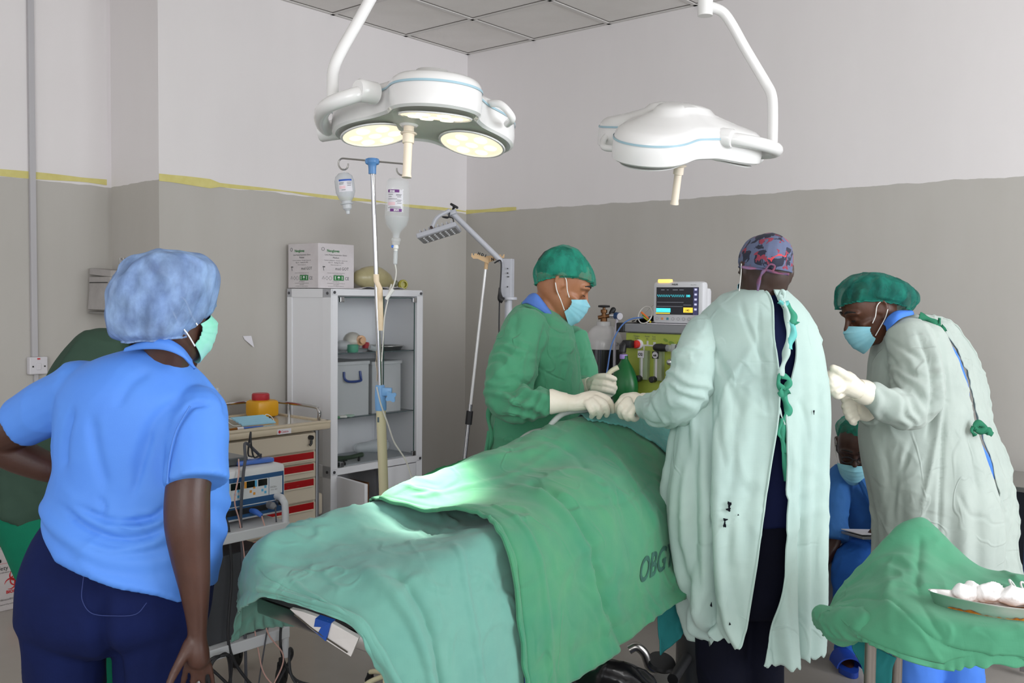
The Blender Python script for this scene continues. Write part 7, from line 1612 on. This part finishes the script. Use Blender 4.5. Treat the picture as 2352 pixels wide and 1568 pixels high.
glove(E_, [(1990, 946, 3.4, 22), (1974, 943, 3.35, 22), (1960, 940, 3.31, 22)],
      [[(1958, 926, 3.28, 9.5), (1942, 931, 3.27, 9.5), (1944, 940, 3.3, 8.5)], [(1960, 937, 3.27, 9.5), (1945, 944, 3.26, 9.5), (1949, 952, 3.29, 8.5)], [(1963, 949, 3.27, 9), (1950, 956, 3.26, 9), (1955, 963, 3.29, 8)], [(1968, 959, 3.28, 8.5), (1957, 967, 3.27, 8), (1963, 971, 3.3, 7)], [(1968, 924, 3.29, 9.5), (1950, 914, 3.28, 9), (1938, 918, 3.27, 8)]], latex)

# ------------------------------------------------------------ seated helper in blue, behind
F_ = person('person in steel blue scrubs, glasses and teal cap crouching low against the back wall', 1965, 4.3)
YF = 4.3; skF = skin('dark_brown_skin', '43271c', '382017')
torF = [(1955, 1062, 2000, 1064, YF, .06), (1928, 1082, 2030, 1088, YF, .1), (1918, 1120, 2050, 1125, YF, .125), (1925, 1175, 2058, 1178, YF, .13), (1940, 1235, 2062, 1240, YF + .02, .14), (1945, 1280, 2066, 1285, YF + .05, .14)]
arF = [(1932, 1098, 4.24, 24), (1915, 1170, 4.18, 23), (1914, 1235, 4.12, 19), (1900, 1275, 4.08, 16), (1876, 1310, 4.05, 12)]
arF2 = [(2045, 1100, 4.24, 24), (2062, 1180, 4.15, 22), (2048, 1228, 4.02, 17), (2025, 1226, 3.97, 13), (2012, 1224, 3.96, 13)]
lgF = ([(1985, 1275, 4.3, 42), (1965, 1285, 4.12, 40), (1950, 1310, 4.02, 36), (1945, 1400, 4.06, 28), (1942, 1490, 4.1, 24)], [(2040, 1275, 4.3, 42), (2060, 1280, 4.1, 38), (2070, 1320, 4.02, 34), (2068, 1480, 4.06, 26)])
mb = MB(); secs(mb, torF, .85, 12); limb(mb, arF); limb(mb, arF2)
for k in range(4): limb(mb, [(2014, 1216 + 5 * k, 3.95, 5), (2002, 1219 + 5 * k, 3.93, 5), (1996, 1224 + 4 * k, 3.95, 4.5)], n=8)
limb(mb, [(2016, 1214, 3.94, 6), (2004, 1210, 3.93, 5)], n=8); mb.ball(at(1872, 1316, 4.05), (.02, .035, .03))
for l in lgF: limb(mb, l, .8); p = at(*l[-1][:3]); mb.tube([p, p + V(-.01, -.03, -.04), p + V(-.02, -.12, -.065)], [.035, .035, .03], 12, rnd=True)
RF = hframe((-.28, -.86, -.42), (-.1, -.4, .9)); YH = 4.18; cF = at(1963, 1024, YH); wF = head(mb, cF, RF, .95)
limb(mb, [(1968, 1040, YH + .05, 26), (1976, 1075, YF + .04, 30)])
organic(mb, 'body', skF, F_, .0055, 3, .5)
scF = mat('scrub_steel_blue', '3f75b8', .75, var='3a6cae', vs=6, bump=.1, bs=90)
mb = MB(); secs(mb, torF, 1.03, 18); limb(mb, [(1932, 1094, 4.24, 30), (1915, 1165, 4.18, 34), (1912, 1240, 4.12, 36)], rnd='a'); limb(mb, [(2045, 1098, 4.24, 30), (2062, 1170, 4.16, 32), (2058, 1215, 4.06, 30)], rnd='a')
organic(mb, 'scrub_shirt', scF, F_, .007, 4, .5, dcloth(71, .005, 8, .002))
MB().tube([at(*p) for p in ((1962, 1078, 4.18), (1984, 1110, 4.14), (2004, 1150, 4.14), (2030, 1195, 4.14))], [.012, .022, .024, .02], 10, sm=20, rnd=True).build('scrub_collar', scF, F_)
mb = MB()
for l in lgF: limb(mb, l, 1.05)
organic(mb, 'trousers', mat('bright_blue_trousers', '2a62b4', .75, var='265aa8', vs=6, bump=.1, bs=90), F_, .007, 4, .5, dcloth(73, .006, 8, .003))
hb = MB(); hb.ball(cF + RF @ V(0, -.02, .045), (.075, .09, .075), RF); hb.build('hair', hairk, F_)
cap(F_, 'bouffant_cap', [(1927, 1006, 2004, 1032, YH, .08), (1923, 988, 2008, 1004, YH, .1), (1927, 970, 2003, 976, YH, .1), (1944, 958, 1988, 958, YH, .07), (1960, 954, 1975, 954, YH, .03)], teal_cap, 17)
mask(F_, wF, maskblue, strapw, dz=-.034); brow_lash(F_, wF, (1, -1), hairk)
gl = MB()
for s in (-1, 1): gl.tube([wF(.034 * s + .024 * math.cos(q), .112 + .002 * math.sin(q), -.006 + .018 * math.sin(q)) for q in np.linspace(0, 2 * math.pi, 22)], .0022, 6)
for s in (-1, 1): gl.tube([wF(.056 * s, .108, .0), wF(.08 * s, .06, .006), wF(.082 * s, -.01, .006)], .0022, 6)
gl.tube([wF(-.011, .114, .0), wF(.011, .114, .0)], .0022, 6); gl.build('glasses', black, F_)
for l in lgF:
    p = at(*l[-1][:3]); b0_ = V(p[0] - .015, p[1] - .06, .012); sl = MB()
    sl.loft([np.array([b0_ + V((.045 - .01 * (math.sin(q) > 0)) * math.cos(q) - .012 * (math.sin(q) < -.3), .125 * math.sin(q), z) for q in np.linspace(0, 2 * math.pi, 28, endpoint=False)]) for z in (-.011, .012)])
    o = sl.build('slipper', mat('blue_rubber', '1b3f9c', .5), F_)
    st_ = np.array([[b0_ + V(-.012 + .05 * math.cos(q) * (1 - .04 * v), -.075 + .1 * v, .012 + .055 * math.sin(q) * (.75 + .25 * v)) for q in np.linspace(0, math.pi, 16)] for v in np.linspace(0, 1, 8)])
    MB().grid(st_, .006).build('strap', mat('blue_rubber', '1b3f9c', .5), o)
st_ = thing('low_stool', 'low black stool under the crouching helper in blue', 'stool', at(2025, 1300, 4.42) * V(1, 1, 0))
p = at(2025, 1300, 4.42); MB().lathe([(.001, -.05), (.13, -.05), (.14, -.03), (.14, -.01), (.12, 0), (.001, 0)], V(p[0], p[1], .36), n=28).build('seat', black, st_)
for k in range(4): a = k * math.pi / 2 + .4; MB().cyl(V(p[0] + .1 * math.cos(a), p[1] + .1 * math.sin(a), .32), V(p[0] + .14 * math.cos(a), p[1] + .14 * math.sin(a), 0), .012, 10).build('leg', steel, st_)
t = thing('clipboard', 'steel clipboard with white paper held by the crouching helper', 'clipboard', at(1990, 1226, 3.98))
cb0 = at(1990, 1228, 3.97); RCb = rotz(.1) @ rotx(-.12)
MB().box(cb0, (.13, .2, .012), RCb, .003).build('board', mat('board_grey', '9fa1a2', .35, .6), t, smooth=False)
MB().box(cb0 + V(-.004, 0, .012), (.125, .19, .003), RCb @ roty(.03)).build('sheet', paper, t, smooth=False)
